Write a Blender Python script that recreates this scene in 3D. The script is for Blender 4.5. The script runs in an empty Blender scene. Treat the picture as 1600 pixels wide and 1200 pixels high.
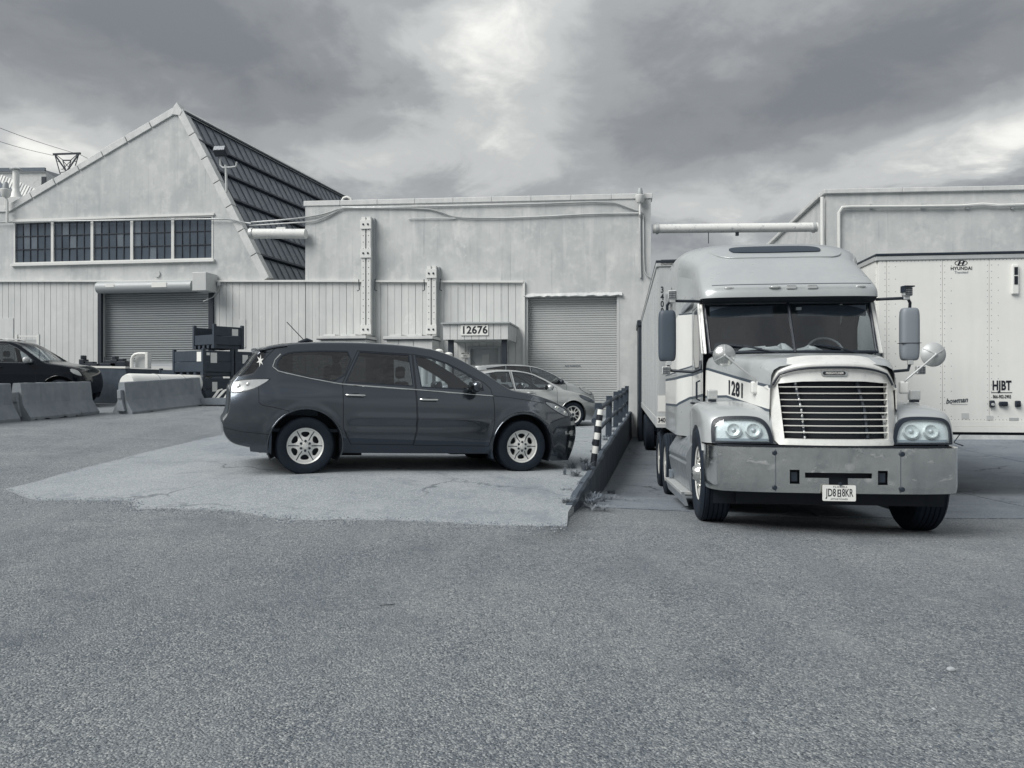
import bpy, math, random
import numpy as np
from mathutils import Vector, Matrix
from mathutils.geometry import delaunay_2d_cdt
random.seed(7)
R_ = math.radians
sc = bpy.context.scene
col = sc.collection

# ------------------------------------------------------------------ camera
cam_d = bpy.data.cameras.new('camera'); cam = bpy.data.objects.new('camera', cam_d); col.objects.link(cam)
CAMH = 1.5; FPX = 1202.0
cam.location = (0, 0, CAMH); cam.rotation_euler = (R_(90), 0, 0)
cam_d.sensor_width = 36; cam_d.lens = 36 * FPX / 1600; cam_d.clip_end = 3000; cam_d.clip_start = .05
sc.camera = cam
sc.render.engine = 'CYCLES'
sc.render.resolution_x = 1024; sc.render.resolution_y = 768
# ------------------------------------------------------------------ exposure, sun, sky
sc.view_settings.view_transform = 'Standard'; sc.view_settings.look = 'None'
sc.view_settings.gamma = 1; sc.view_settings.use_curve_mapping = False
sc.view_settings.exposure = 1.5
SUN_EL, SUN_AZ = 44, 236            # high, behind the camera and to its left (degrees clockwise from +Y)
sun_d = bpy.data.lights.new('sun', 'SUN'); sun = bpy.data.objects.new('sun', sun_d); col.objects.link(sun)
sun_d.energy = 1.35; sun_d.angle = R_(40); sun_d.color = (1.0, .985, .95)
_sd = Vector((math.sin(R_(SUN_AZ)) * math.cos(R_(SUN_EL)), math.cos(R_(SUN_AZ)) * math.cos(R_(SUN_EL)), math.sin(R_(SUN_EL))))
sun.rotation_euler = _sd.to_track_quat('Z', 'Y').to_euler()
SKY_GAIN = .74
def make_world():
    w = bpy.data.worlds.new('World'); sc.world = w; w.use_nodes = True
    nt = w.node_tree; nt.nodes.clear(); N = nt.nodes.new; L = nt.links.new
    out = N('ShaderNodeOutputWorld'); bg = N('ShaderNodeBackground'); L(bg.outputs[0], out.inputs[0])
    bg.inputs['Strength'].default_value = .1
    sky = N('ShaderNodeTexSky'); sky.sky_type = 'NISHITA'; sky.sun_disc = False
    sky.sun_elevation = R_(SUN_EL); sky.sun_rotation = R_(SUN_AZ)
    tc = N('ShaderNodeTexCoord'); sep = N('ShaderNodeSeparateXYZ'); L(tc.outputs['Generated'], sep.inputs[0])
    def M(op, a, b=None, c=None):
        n = N('ShaderNodeMath'); n.operation = op
        for i, v in enumerate((a, b, c)):
            if v is None: continue
            if hasattr(v, 'is_linked') or hasattr(v, 'node'): L(v, n.inputs[i])
            else: n.inputs[i].default_value = v
        return n.outputs[0]
    zc = M('MAXIMUM', M('ADD', sep.outputs[2], .30), .06)
    comb = N('ShaderNodeCombineXYZ'); L(M('DIVIDE', sep.outputs[0], zc), comb.inputs[0]); L(M('DIVIDE', sep.outputs[1], zc), comb.inputs[1])
    def noise(scale, detail, rough, dist, off, inp=None):
        mp = N('ShaderNodeMapping'); mp.inputs['Location'].default_value = off; L(inp or comb.outputs[0], mp.inputs[0])
        n = N('ShaderNodeTexNoise'); n.inputs['Scale'].default_value = scale; n.inputs['Detail'].default_value = detail
        n.inputs['Roughness'].default_value = rough; n.inputs['Distortion'].default_value = dist; L(mp.outputs[0], n.inputs[0]); return n.outputs[0]
    big = noise(.9, 3, .5, .5, (3.1, 1.7, 0)); mid = noise(2.8, 8, .56, .45, (0.4, 5.2, 0)); fine = noise(7.5, 8, .6, .35, (9, 2, 0))
    base = M('ADD', M('ADD', M('MULTIPLY', big, .5), M('MULTIPLY', mid, .62)), M('MULTIPLY', fine, .42))
    base = M('SUBTRACT', base, .785)
    # the masses of this sky: bright breaks and dark cloud banks at their own directions
    def blob(px, py, sx, sy, amp, rot=0):
        d = Vector(((px - 800) / FPX, 1, (600 - py) / FPX)); az = math.atan2(d.x, d.y); el = math.atan2(d.z, math.hypot(d.x, d.y))
        azn = M('ARCTAN2', sep.outputs[0], sep.outputs[1]); eln = M('ARCSINE', sep.outputs[2])
        wob = M('MULTIPLY', M('SUBTRACT', mid, .5), .22)
        a0 = M('ADD', M('SUBTRACT', azn, az), wob); e0 = M('ADD', M('SUBTRACT', eln, el), M('MULTIPLY', wob, .6))
        c, s = math.cos(rot), math.sin(rot)
        a = M('DIVIDE', M('ADD', M('MULTIPLY', a0, c), M('MULTIPLY', e0, s)), sx)
        e = M('DIVIDE', M('SUBTRACT', M('MULTIPLY', e0, c), M('MULTIPLY', a0, s)), sy)
        r2 = M('ADD', M('MULTIPLY', a, a), M('MULTIPLY', e, e))
        return M('MULTIPLY', M('EXPONENT', M('MULTIPLY', r2, -1)), amp)
    blobs = [(800, 40, .11, .11, .32), (690, 130, .10, .08, .16), (1590, 205, .24, .045, .46, .18), (1130, 275, .20, .03, .16, .1),
             (550, 262, .13, .045, .34), (130, 215, .10, .05, .34), (330, 300, .30, .05, .05), (800, 235, .12, .05, .22), (230, 80, .28, .10, -.25), (1290, 150, .26, .08, -.20, .22), (1500, 60, .22, .07, -.15),
             (1560, 285, .16, .025, -.28), (700, 300, .12, .02, -.10), (1000, 60, .08, .08, -.06), (60, 20, .15, .05, -.02), (1100, 330, .25, .03, .16)]
    tot = base
    for b in blobs: tot = M('ADD', tot, blob(*b))
    rmp = N('ShaderNodeValToRGB'); L(M('ADD', M('MULTIPLY', tot, 1.2), .41), rmp.inputs[0])
    cr = rmp.color_ramp; cr.interpolation = 'EASE'
    pts = [(0, (.175, .190, .212)), (.22, (.232, .248, .266)), (.45, (.335, .35, .362)), (.68, (.51, .525, .525)), (1, (.92, .92, .875))]
    while len(cr.elements) < len(pts): cr.elements.new(.5)
    for e, (p, c) in zip(cr.elements, pts): e.position = p; e.color = (*c, 1)
    hs = N('ShaderNodeHueSaturation'); hs.inputs['Saturation'].default_value = .15; L(sky.outputs[0], hs.inputs['Color'])
    sc_ = N('ShaderNodeVectorMath'); sc_.operation = 'SCALE'; L(rmp.outputs[0], sc_.inputs[0]); sc_.inputs['Scale'].default_value = 5.0 * SKY_GAIN
    mx = N('ShaderNodeMixRGB'); mx.inputs[0].default_value = .97; L(hs.outputs[0], mx.inputs[1]); L(sc_.outputs[0], mx.inputs[2])
    # an overcast sky grows brighter towards the zenith (CIE overcast law)
    cie = M('MAXIMUM', 1.0, M('DIVIDE', M('ADD', 1.0, M('MULTIPLY', sep.outputs[2], 2.0)), 1.70))
    s2 = N('ShaderNodeVectorMath'); s2.operation = 'SCALE'; L(mx.outputs[0], s2.inputs[0]); L(cie, s2.inputs['Scale'])
    L(s2.outputs[0], bg.inputs['Color'])
make_world()

# ------------------------------------------------------------------ colour: the yard is seen in one blue-grey tone
_dl = [(.002, (.40, 1.0, 2.1)), (.012, (.58, 1.0, 1.7)), (.05, (.74, 1.0, 1.36)), (.19, (.868, 1.0, 1.15)), (.32, (.925, 1.0, 1.04)), (.5, (.97, 1.0, .995)), (.8, (1.0, 1.0, .955))]
def duo(v):
    x = math.log(max(v, .0021))
    for (a, ca), (b, cb) in zip(_dl, _dl[1:]):
        if v <= b or b == .8:
            t = min(1, max(0, (x - math.log(a)) / (math.log(b) - math.log(a))))
            c = [p + (q - p) * t for p, q in zip(ca, cb)]; break
    lum = .2126 * c[0] + .7152 * c[1] + .0722 * c[2]
    return tuple(min(1, v * q / lum) for q in c)
_mats = {}
def mat(name, v, rough=.6, metal=0.0, var=0.0, vscale=2.0, bump=0.0, bscale=40.0, coat=0.0, streak=0.0, spec=.5, stain=0.0, stretch=(1, 1, 1), drip=0.0):
    """principled surface with large-scale wear (var), vertical streaks, dark stains and a fine relief"""
    if name in _mats: return _mats[name]
    m = bpy.data.materials.new(name); m.use_nodes = True; nt = m.node_tree; b = nt.nodes['Principled BSDF']; N = nt.nodes.new; L = nt.links.new
    b.inputs['Base Color'].default_value = (*duo(v), 1); b.inputs['Roughness'].default_value = rough; b.inputs['Metallic'].default_value = metal
    b.inputs['Specular IOR Level'].default_value = spec
    if coat: b.inputs['Coat Weight'].default_value = coat; b.inputs['Coat Roughness'].default_value = .04
    if var or bump or streak or stain or drip:
        tc = N('ShaderNodeTexCoord'); gp = N('ShaderNodeNewGeometry')
        pos = gp.outputs['Position']
        fac = None
        def nz(scale, det=6, rough_=.6, st=(1, 1, 1), loc=(0, 0, 0)):
            mp = N('ShaderNodeMapping'); mp.inputs['Scale'].default_value = st; mp.inputs['Location'].default_value = loc; L(pos, mp.inputs[0])
            n = N('ShaderNodeTexNoise'); n.inputs['Scale'].default_value = scale; n.inputs['Detail'].default_value = det; n.inputs['Roughness'].default_value = rough_
            L(mp.outputs[0], n.inputs[0]); return n.outputs[0]
        def ramp(x, a, bb):
            r = N('ShaderNodeMapRange'); r.inputs[1].default_value = a; r.inputs[2].default_value = bb; L(x, r.inputs[0]); return r.outputs[0]
        cur = None
        def mixc(c, f, v2, amt):
            mx = N('ShaderNodeMixRGB'); mm = N('ShaderNodeMath'); mm.operation = 'MULTIPLY'; L(f, mm.inputs[0]); mm.inputs[1].default_value = amt; L(mm.outputs[0], mx.inputs[0])
            if c is None: mx.inputs[1].default_value = (*duo(v), 1)
            else: L(c, mx.inputs[1])
            mx.inputs[2].default_value = (*duo(v2), 1); return mx.outputs[0]
        if var:
            cur = mixc(cur, ramp(nz(vscale, 7, .62, stretch), .42, .72), v * .62, var)
            cur = mixc(cur, ramp(nz(vscale * 3.3, 5, .6, stretch, (5, 3, 1)), .5, .75), min(.85, v * 1.25), var)
        if streak:
            cur = mixc(cur, ramp(nz(1.6, 5, .6, (1.6, 1.6, .12)), .48, .75), v * .55, streak)
            cur = mixc(cur, ramp(nz(2.1, 4, .6, (1.5, 1.5, .18), (4, 8, 2)), .55, .75), min(.85, v * 1.35), streak)
        if drip:
            cur = mixc(cur, ramp(nz(3.4, 4, .6, (2.2, 2.2, .07), (2, 9, 4)), .62, .74), v * .42, drip)
            cur = mixc(cur, ramp(nz(6.5, 4, .6, (2.2, 2.2, .09), (7, 1, 4)), .66, .76), v * .5, drip)
            cur = mixc(cur, ramp(nz(1.1, 9, .75, (1, 1, .8), (6, 6, 1)), .60, .66), min(.85, v * 1.3), drip)
        if stain:
            cur = mixc(cur, ramp(nz(vscale * 1.7, 9, .72, (1, 1, 1), (11, 2, 7)), .56, .68), v * .3, stain)
        if cur is not None: L(cur, b.inputs['Base Color'])
        if var:
            rr = N('ShaderNodeMapRange'); L(nz(vscale * 2, 4), rr.inputs[0]); rr.inputs[1].default_value = .3; rr.inputs[2].default_value = .7
            rr.inputs[3].default_value = max(.03, rough - .12); rr.inputs[4].default_value = min(1, rough + .12); L(rr.outputs[0], b.inputs['Roughness'])
        if bump:
            bp = N('ShaderNodeBump'); bp.inputs['Strength'].default_value = bump; bp.inputs['Distance'].default_value = .02
            L(nz(bscale, 5, .65), bp.inputs['Height']); L(bp.outputs[0], b.inputs['Normal'])
    _mats[name] = m; return m
def glass_mat(name, tint=.8, refl=1.0, wave=0.0):
    if name in _mats: return _mats[name]
    m = bpy.data.materials.new(name); m.use_nodes = True; nt = m.node_tree; nt.nodes.clear(); N = nt.nodes.new; L = nt.links.new
    o = N('ShaderNodeOutputMaterial'); mx = N('ShaderNodeMixShader'); t = N('ShaderNodeBsdfTransparent'); g = N('ShaderNodeBsdfGlossy')
    t.inputs[0].default_value = (tint * .93, tint, tint * 1.04, 1); g.inputs['Roughness'].default_value = .015; g.inputs[0].default_value = (refl, refl, refl, 1)
    f = N('ShaderNodeLayerWeight'); f.inputs['Blend'].default_value = .5; pw_ = N('ShaderNodeMath'); pw_.operation = 'POWER'; pw_.inputs[1].default_value = 5; L(f.outputs['Facing'], pw_.inputs[0])
    if wave:
        gp_ = N('ShaderNodeNewGeometry'); mp_ = N('ShaderNodeMapping'); mp_.inputs['Scale'].default_value = (1, 1, 3.2); L(gp_.outputs['Position'], mp_.inputs[0]); nz_ = N('ShaderNodeTexNoise'); nz_.inputs['Scale'].default_value = 2.2; nz_.inputs['Detail'].default_value = 3; L(mp_.outputs[0], nz_.inputs[0]); bp_ = N('ShaderNodeBump'); bp_.inputs['Strength'].default_value = wave; bp_.inputs['Distance'].default_value = .05; L(nz_.outputs[0], bp_.inputs['Height']); L(bp_.outputs[0], g.inputs['Normal'])
    ad = N('ShaderNodeMath'); ad.operation = 'MULTIPLY_ADD'; ad.inputs[1].default_value = .92; ad.inputs[2].default_value = .08; L(pw_.outputs[0], ad.inputs[0]); L(ad.outputs[0], mx.inputs[0]); L(t.outputs[0], mx.inputs[1]); L(g.outputs[0], mx.inputs[2]); L(mx.outputs[0], o.inputs[0])
    _mats[name] = m; return m

# ------------------------------------------------------------------ helpers: objects
def thing(name, label, cat, loc=(0, 0, 0), rot=(0, 0, 0), group=None, kind=None):
    o = bpy.data.objects.new(name, None); col.objects.link(o); o.location = loc; o.rotation_euler = rot; o.empty_display_size = .2
    o['label'] = label; o['category'] = cat
    if group: o['group'] = group
    if kind: o['kind'] = kind
    return o
def tag(o, label, cat, group=None):
    o['label'] = label; o['category'] = cat
    if group: o['group'] = group
    return o
def struct(o): o['kind'] = 'structure'; return o
class MB:
    """collects shapes into one mesh"""
    def __init__(s): s.v = []; s.f = []; s.m = []
    def add(s, vs, fs, mi=0):
        n = len(s.v); s.v += [Vector(p) for p in vs]; s.f += [tuple(i + n for i in f) for f in fs]; s.m += [mi] * len(fs); return s
    def box(s, a, b, mi=0, M=None):
        x0, y0, z0 = a; x1, y1, z1 = b
        vs = [Vector(p) for p in ((x0, y0, z0), (x1, y0, z0), (x1, y1, z0), (x0, y1, z0), (x0, y0, z1), (x1, y0, z1), (x1, y1, z1), (x0, y1, z1))]
        if M is not None: vs = [M @ p for p in vs]
        return s.add(vs, [(0, 3, 2, 1), (4, 5, 6, 7), (0, 1, 5, 4), (1, 2, 6, 5), (2, 3, 7, 6), (3, 0, 4, 7)], mi)
    def prism(s, pts, vec, mi=0):
        vec = Vector(vec); n = len(pts); a = [Vector(p) for p in pts]; b = [p + vec for p in a]
        fs = [tuple(range(n)), tuple(range(2 * n - 1, n - 1, -1))] + [(i, i + n, (i + 1) % n + n, (i + 1) % n) for i in range(n)]
        return s.add(a + b, fs, mi)
    def tube(s, path, r, n=8, mi=0, caps=True):
        path = [Vector(p) for p in path]; rs = r if isinstance(r, (list, tuple)) else [r] * len(path)
        rings = []; up = None
        for i, p in enumerate(path):
            t = (path[min(i + 1, len(path) - 1)] - path[max(i - 1, 0)]).normalized()
            if up is None: up = t.orthogonal().normalized()
            up = (up - t * up.dot(t)).normalized(); side = t.cross(up)
            rings.append([p + (up * math.cos(2 * math.pi * k / n) + side * math.sin(2 * math.pi * k / n)) * rs[i] for k in range(n)])
        vs = [q for rg in rings for q in rg]; fs = []
        for i in range(len(path) - 1):
            for k in range(n): fs.append((i * n + k, i * n + (k + 1) % n, (i + 1) * n + (k + 1) % n, (i + 1) * n + k))
        if caps: fs += [tuple(range(n))[::-1], tuple((len(path) - 1) * n + k for k in range(n))]
        return s.add(vs, fs, mi)
    def lathe(s, prof, M, n=24, mi=0, cap=False):
        """prof: (radius, height) along local z of M"""
        vs = []; fs = []
        for (r, h) in prof:
            for k in range(n): a = 2 * math.pi * k / n; vs.append(M @ Vector((r * math.cos(a), r * math.sin(a), h)))
        for i in range(len(prof) - 1):
            for k in range(n): fs.append((i * n + k, i * n + (k + 1) % n, (i + 1) * n + (k + 1) % n, (i + 1) * n + k))
        if cap: fs += [tuple(range(n))[::-1], tuple((len(prof) - 1) * n + k for k in range(n))]
        return s.add(vs, fs, mi)
    def grid(s, fn, nu, nv, mi=0, close_u=False):
        vs = [fn(i / nu, j / nv) for j in range(nv + 1) for i in range(nu + 1)]
        fs = [(j * (nu + 1) + i, j * (nu + 1) + i + 1, (j + 1) * (nu + 1) + i + 1, (j + 1) * (nu + 1) + i) for j in range(nv) for i in range(nu)]
        return s.add(vs, fs, mi)
    def ball(s, c, r, n=12, m=8, mi=0):
        c = Vector(c); r = r if isinstance(r, (tuple, list)) else (r, r, r)
        return s.grid(lambda a, b: c + Vector((r[0] * math.sin(math.pi * b) * math.cos(2 * math.pi * a), r[1] * math.sin(math.pi * b) * math.sin(2 * math.pi * a), r[2] * math.cos(math.pi * b))), n, m, mi)
    def mesh(s, name, mats, smooth=None, merge=True):
        me = bpy.data.meshes.new(name); me.from_pydata([tuple(p) for p in s.v], [], s.f)
        for m in (mats if isinstance(mats, (list, tuple)) else [mats]): me.materials.append(m)
        if any(s.m): me.polygons.foreach_set('material_index', s.m)
        import bmesh
        bm = bmesh.new(); bm.from_mesh(me)
        if merge: bmesh.ops.remove_doubles(bm, verts=bm.verts, dist=1e-5)
        loose = [w_ for w_ in bm.verts if not w_.link_faces]
        if loose: bmesh.ops.delete(bm, geom=loose, context='VERTS')
        bmesh.ops.recalc_face_normals(bm, faces=bm.faces); bm.to_mesh(me); bm.free()
        if smooth:
            me.shade_smooth()
            if smooth < 180: me.set_sharp_from_angle(angle=R_(smooth))
        me.update(); return me
    def build(s, name, mats, parent=None, smooth=None, loc=None, bevel=0, seg=2, world=False):
        """world=True: the shapes are in world coordinates and the parent only sits at its own location"""
        if world and parent is not None:
            pl = Vector(parent.location); s.v = [p - pl for p in s.v]
        me = s.mesh(name, mats, smooth); return link(name, me, parent, loc, bevel, seg)
def link(name, me, parent=None, loc=None, bevel=0, seg=2):
    o = bpy.data.objects.new(name, me); col.objects.link(o); o.parent = parent
    if loc is not None: o.location = loc
    if bevel:
        md = o.modifiers.new('bevel', 'BEVEL'); md.width = bevel; md.segments = seg; md.limit_method = 'ANGLE'; md.angle_limit = R_(40)
        md.harden_normals = False
    return o
def rebase(o):
    """move a one-mesh thing's origin to its lowest middle point"""
    me = o.data; n = len(me.vertices); a = np.empty(n * 3); me.vertices.foreach_get('co', a); a = a.reshape(-1, 3)
    c = Vector(((a[:, 0].min() + a[:, 0].max()) / 2, (a[:, 1].min() + a[:, 1].max()) / 2, a[:, 2].min()))
    me.transform(Matrix.Translation(-c)); o.location = Vector(o.location) + c; return o
def text(body, size, M, m, parent=None, name='lettering', extrude=.0008, bold=0.0, shear=0.0, spacing=1.0, sx=1.0, align='CENTER'):
    """M: matrix in the parent's space; the text lies in its local xy plane, facing +z"""
    cu = bpy.data.curves.new(name, 'FONT'); cu.body = body; cu.size = size; cu.extrude = extrude; cu.align_x = align; cu.align_y = 'CENTER'; cu.resolution_u = 3
    cu.offset = bold * size; cu.shear = shear; cu.space_character = spacing; cu.materials.append(m)
    o = bpy.data.objects.new(name, cu); col.objects.link(o); o.parent = parent; o.matrix_local = M @ Matrix.Diagonal((sx, 1, 1, 1)); return o
def axes(o, x, y, z):
    M = Matrix.Identity(4)
    for i, a in enumerate((x, y, z)):
        a = Vector(a)
        for k in range(3): M[k][i] = a[k]
    for k in range(3): M[k][3] = Vector(o)[k]
    return M
# ------------------------------------------------------------------ helpers: outlines
def pip(pts, poly):
    x = pts[:, 0]; y = pts[:, 1]; ins = np.zeros(len(pts), bool); n = len(poly)
    for i in range(n):
        x0, y0 = poly[i]; x1, y1 = poly[(i + 1) % n]
        if y0 == y1: continue
        c = ((y0 > y) != (y1 > y)) & (x < (x1 - x0) * (y - y0) / (y1 - y0) + x0); ins ^= c
    return ins
def dens(poly, step, closed=True):
    out = []; n = len(poly)
    for i in range(n if closed else n - 1):
        a = Vector(poly[i][:2]); b = Vector(poly[(i + 1) % n][:2]); k = max(1, int(math.ceil((b - a).length / step)))
        out += [tuple(a.lerp(b, j / k)) for j in range(k)]
    if not closed: out.append(tuple(poly[-1][:2]))
    return out
def smooth_poly(p, it=2, closed=True):
    for _ in range(it):
        q = []; n = len(p)
        for i in range(n if closed else n - 1):
            a = p[i]; b = p[(i + 1) % n]
            q += [tuple(.75 * x + .25 * y for x, y in zip(a, b)), tuple(.25 * x + .75 * y for x, y in zip(a, b))]
        p = q if closed else [p[0]] + q + [p[-1]]
    return p
def area(p): return .5 * sum(p[i][0] * p[(i + 1) % len(p)][1] - p[(i + 1) % len(p)][0] * p[i][1] for i in range(len(p)))
def offset_poly(p, d):
    """grow (d > 0) a closed outline"""
    if area(p) < 0: p = p[::-1]
    out = []; n = len(p)
    for i in range(n):
        a, b, c = (Vector(p[j][:2]) for j in (i - 1, i, (i + 1) % n))
        t1 = (b - a); t2 = (c - b)
        if t1.length < 1e-6 or t2.length < 1e-6: out.append(tuple(b)); continue
        t1.normalize(); t2.normalize(); n1 = Vector((t1.y, -t1.x)); n2 = Vector((t2.y, -t2.x)); m = n1 + n2
        if m.length < 1e-3: m = n1
        m.normalize(); out.append(tuple(b + m * (d / max(.45, m.dot(n1)))))
    return out
def rrect(cx, cy, w, h, r, n=4):
    out = []
    for sx, sy, a0 in ((1, -1, -90), (1, 1, 0), (-1, 1, 90), (-1, -1, 180)):
        for k in range(n + 1):
            a = R_(a0 + 90 * k / n); out.append((cx + sx * (w / 2 - r) + r * math.cos(a), cy + sy * (h / 2 - r) + r * math.sin(a)))
    return out
def circle(cx, cy, r, n=32): return [(cx + r * math.cos(2 * math.pi * k / n), cy + r * math.sin(2 * math.pi * k / n)) for k in range(n)]
def triangulate(outline, holes=(), lines=(), loops=(), step=.06, gridstep=None):
    V = []; Ed = []
    def loop(p, closed=True):
        q = dens(p, step, closed); b = len(V); V.extend(Vector(x) for x in q)
        Ed.extend((b + i, b + i + 1) for i in range(len(q) - 1))
        if closed: Ed.append((b + len(q) - 1, b))
    loop(outline)
    for h in holes: loop(h)
    for l in loops: loop(l)
    for l in lines: loop(l, False)
    g = gridstep or step; o = np.array([p[:2] for p in outline]); x0, y0 = o.min(0); x1, y1 = o.max(0)
    P = [(x0 + g * (i + .5 * (j % 2)), y0 + g * .87 * j) for j in range(int((y1 - y0) / (g * .87)) + 1) for i in range(int((x1 - x0) / g) + 1)]
    if P:
        P = np.array(P); k = pip(P, outline)
        for h in holes: k &= ~pip(P, h)
        P = P[k]
        if len(P) and V:
            B = np.array([tuple(v) for v in V])
            dmin = np.concatenate([np.min(((P[i:i + 500, None, :] - B[None, :, :]) ** 2).sum(2), axis=1) for i in range(0, len(P), 500)])
            P = P[dmin > (.45 * g) ** 2]
        V.extend(Vector(p) for p in P)
    r = delaunay_2d_cdt(V, Ed, [], 0, 1e-6)
    vs = np.array([tuple(v) for v in r[0]]); fs = np.array([f for f in r[2] if len(f) == 3])
    c = vs[fs].mean(1); k = pip(c, outline)
    for h in holes: k &= ~pip(c, h)
    return vs, fs[k], c[k]
def plate(mb, outline, holes, fn, t0, t1, step=.3, mi=0, gridstep=None):
    """slab with openings: fn(a, b, t) -> point; faces at t0 (front) and t1 (back) with walls along every edge"""
    vs, fs, c = triangulate(outline, holes, step=step, gridstep=gridstep or 1e3)
    n = len(vs); A = [fn(a, b, t0) for a, b in vs]; B = [fn(a, b, t1) for a, b in vs]
    cnt = {}
    for f in fs:
        for i in range(3):
            e = (int(f[i]), int(f[(i + 1) % 3])); k = (min(e), max(e)); cnt.setdefault(k, []).append(e)
    faces = [tuple(int(i) for i in f) for f in fs] + [tuple(int(i) + n for i in f[::-1]) for f in fs]
    for k, e in cnt.items():
        if len(e) == 1: a, b = e[0]; faces.append((b, a, a + n, b + n))
    return mb.add(A + B, faces, mi)
def resample(P, n):
    P = [Vector(p) for p in P]; L = [0]
    for a, b in zip(P, P[1:]): L.append(L[-1] + (b - a).length)
    out = []; j = 0
    for i in range(n):
        t = L[-1] * i / (n - 1)
        while j < len(P) - 2 and L[j + 1] < t: j += 1
        out.append(P[j].lerp(P[j + 1], (t - L[j]) / max(1e-9, L[j + 1] - L[j])))
    return out
def interp(x, xs, ys): return float(np.interp(x, xs, ys))
def sstep(a, b, x): t = min(1, max(0, (x - a) / (b - a))); return t * t * (3 - 2 * t)
def ray(px, py): return Vector(((px - 800) / FPX, 1, (600 - py) / FPX))
def at(px, py, d): r = ray(px, py) * d; return Vector((r.x, r.y, r.z + CAMH))
# facade frame: the street front of the three blocks
FA = R_(8); FE = Vector((math.cos(FA), -math.sin(FA), 0)); FN = Vector((-math.sin(FA), -math.cos(FA), 0)); F0 = Vector((4.3, 28, 0)); UP = Vector((0, 0, 1))
def fp(px, py, off=0.0):
    r = ray(px, py); p0 = F0 + FN * off
    t = p0.dot(FN) / r.dot(FN); q = r * t; return Vector((q.x, q.y, q.z + CAMH))
def fs_(p): return (p - F0).dot(FE)
def fq(s, z, off=0.0): return F0 + FE * s + FN * off + UP * z
def fsz(px, py, off=0.0): p = fp(px, py, off); return (fs_(p), p.z)
# ================================================================== GROUND
CP = [(0, 1, .05), (-7, 1, .05), (7, 1, .03), (0, 5, .05), (-9, 5, .08), (9, 5, 0), (-2.71, 10.05, .313), (.149, 11.2, .214), (.54, 7.8, .08), (-2.8, 8.0, .14),
      (-6.2, 9.5, .20), (1.22, 11.7, .2), (1.73, 13.9, .25), (2.89, 20, .37), (4.2, 27, .47), (1.6, 20.9, .34), (-3.35, 11.65, .36), (-.5, 12.8, .27),
      (-10.4, 15.7, .70), (-10, 19, .74), (-8.4, 21, .86), (-20, 31, 1.0), (-8, 29.5, .85), (0, 28.5, .55), (-16, 14, .75), (-26, 20, .9), (-18, 5, .15),
      (18, 4, -.05), (-30, 35, 1.0), (10, 35, .6), (-10, 40, 1.0), (0, -10, .0), (-20, -10, 0), (20, -10, 0), (-35, 0, .1), (35, 0, -.05), (8, 12, -.05), (20, 20, .2)]
CR = [(.9, 8.5, .04), (2.1, 8.2, 0), (4.15, 8.1, -.09), (7, 8.5, -.12), (1.2, 10, -.06), (1.6, 12.6, -.30), (2.6, 12.7, -.33), (4.9, 12.4, -.33), (3, 16, -.38), (5, 23, -.42), (9, 12, -.30), (9, 23, -.42),
      (14, 14, -.32), (20, 20, -.36), (4.2, 28, -.42), (14, 28, -.42), (30, 20, -.3), (30, 5, -.1), (0, 5, .05), (9, 4, -.02), (9, 9.9, -.16), (2, 23, -.4), (0, -5, .05), (15, -5, 0), (12, 35, -.4), (25, 35, -.35)]
def tps(C):
    P = np.array(C, float); n = len(P); D = np.sqrt(((P[:, None, :2] - P[None, :, :2]) ** 2).sum(2))
    K = np.where(D > 0, D ** 2 * np.log(np.maximum(D, 1e-9)), 0); A = np.zeros((n + 3, n + 3)); A[:n, :n] = K + np.eye(n) * 1e-3; A[:n, n] = 1; A[:n, n + 1:] = P[:, :2]; A[n:, :n] = A[:n, n:].T
    w = np.linalg.solve(A, np.concatenate([P[:, 2], np.zeros(3)]))
    def f(x, y):
        d = np.hypot(P[:, 0] - x, P[:, 1] - y); k = np.where(d > 0, d ** 2 * np.log(np.maximum(d, 1e-9)), 0)
        return float(k @ w[:n] + w[n] + w[n + 1] * x + w[n + 2] * y)
    return f
_zp, _zr = tps(CP), tps(CR)
def far(x, y, z, lo, hi, flat):
    z = min(hi, max(lo, z)); r = math.hypot(x, y - 12); t = sstep(28, 60, r); return z * (1 - t) + flat * t
def z_pad(x, y): return far(x, y, _zp(x, y), -.3, 1.1, .3)
def z_ramp(x, y):
    t = sstep(7.0, 9.2, y); return far(x, y, z_pad(x, y) * (1 - t) + min(.1, max(-.45, _zr(x, y))) * t, -.5, 1.1, .3)
def xw(y): return .62 + (y - 8.3) * .19 if y < 30 else .62 + 21.7 * .19
def zg(x, y): return z_ramp(x, y) if x > xw(y) else z_pad(x, y)

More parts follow.
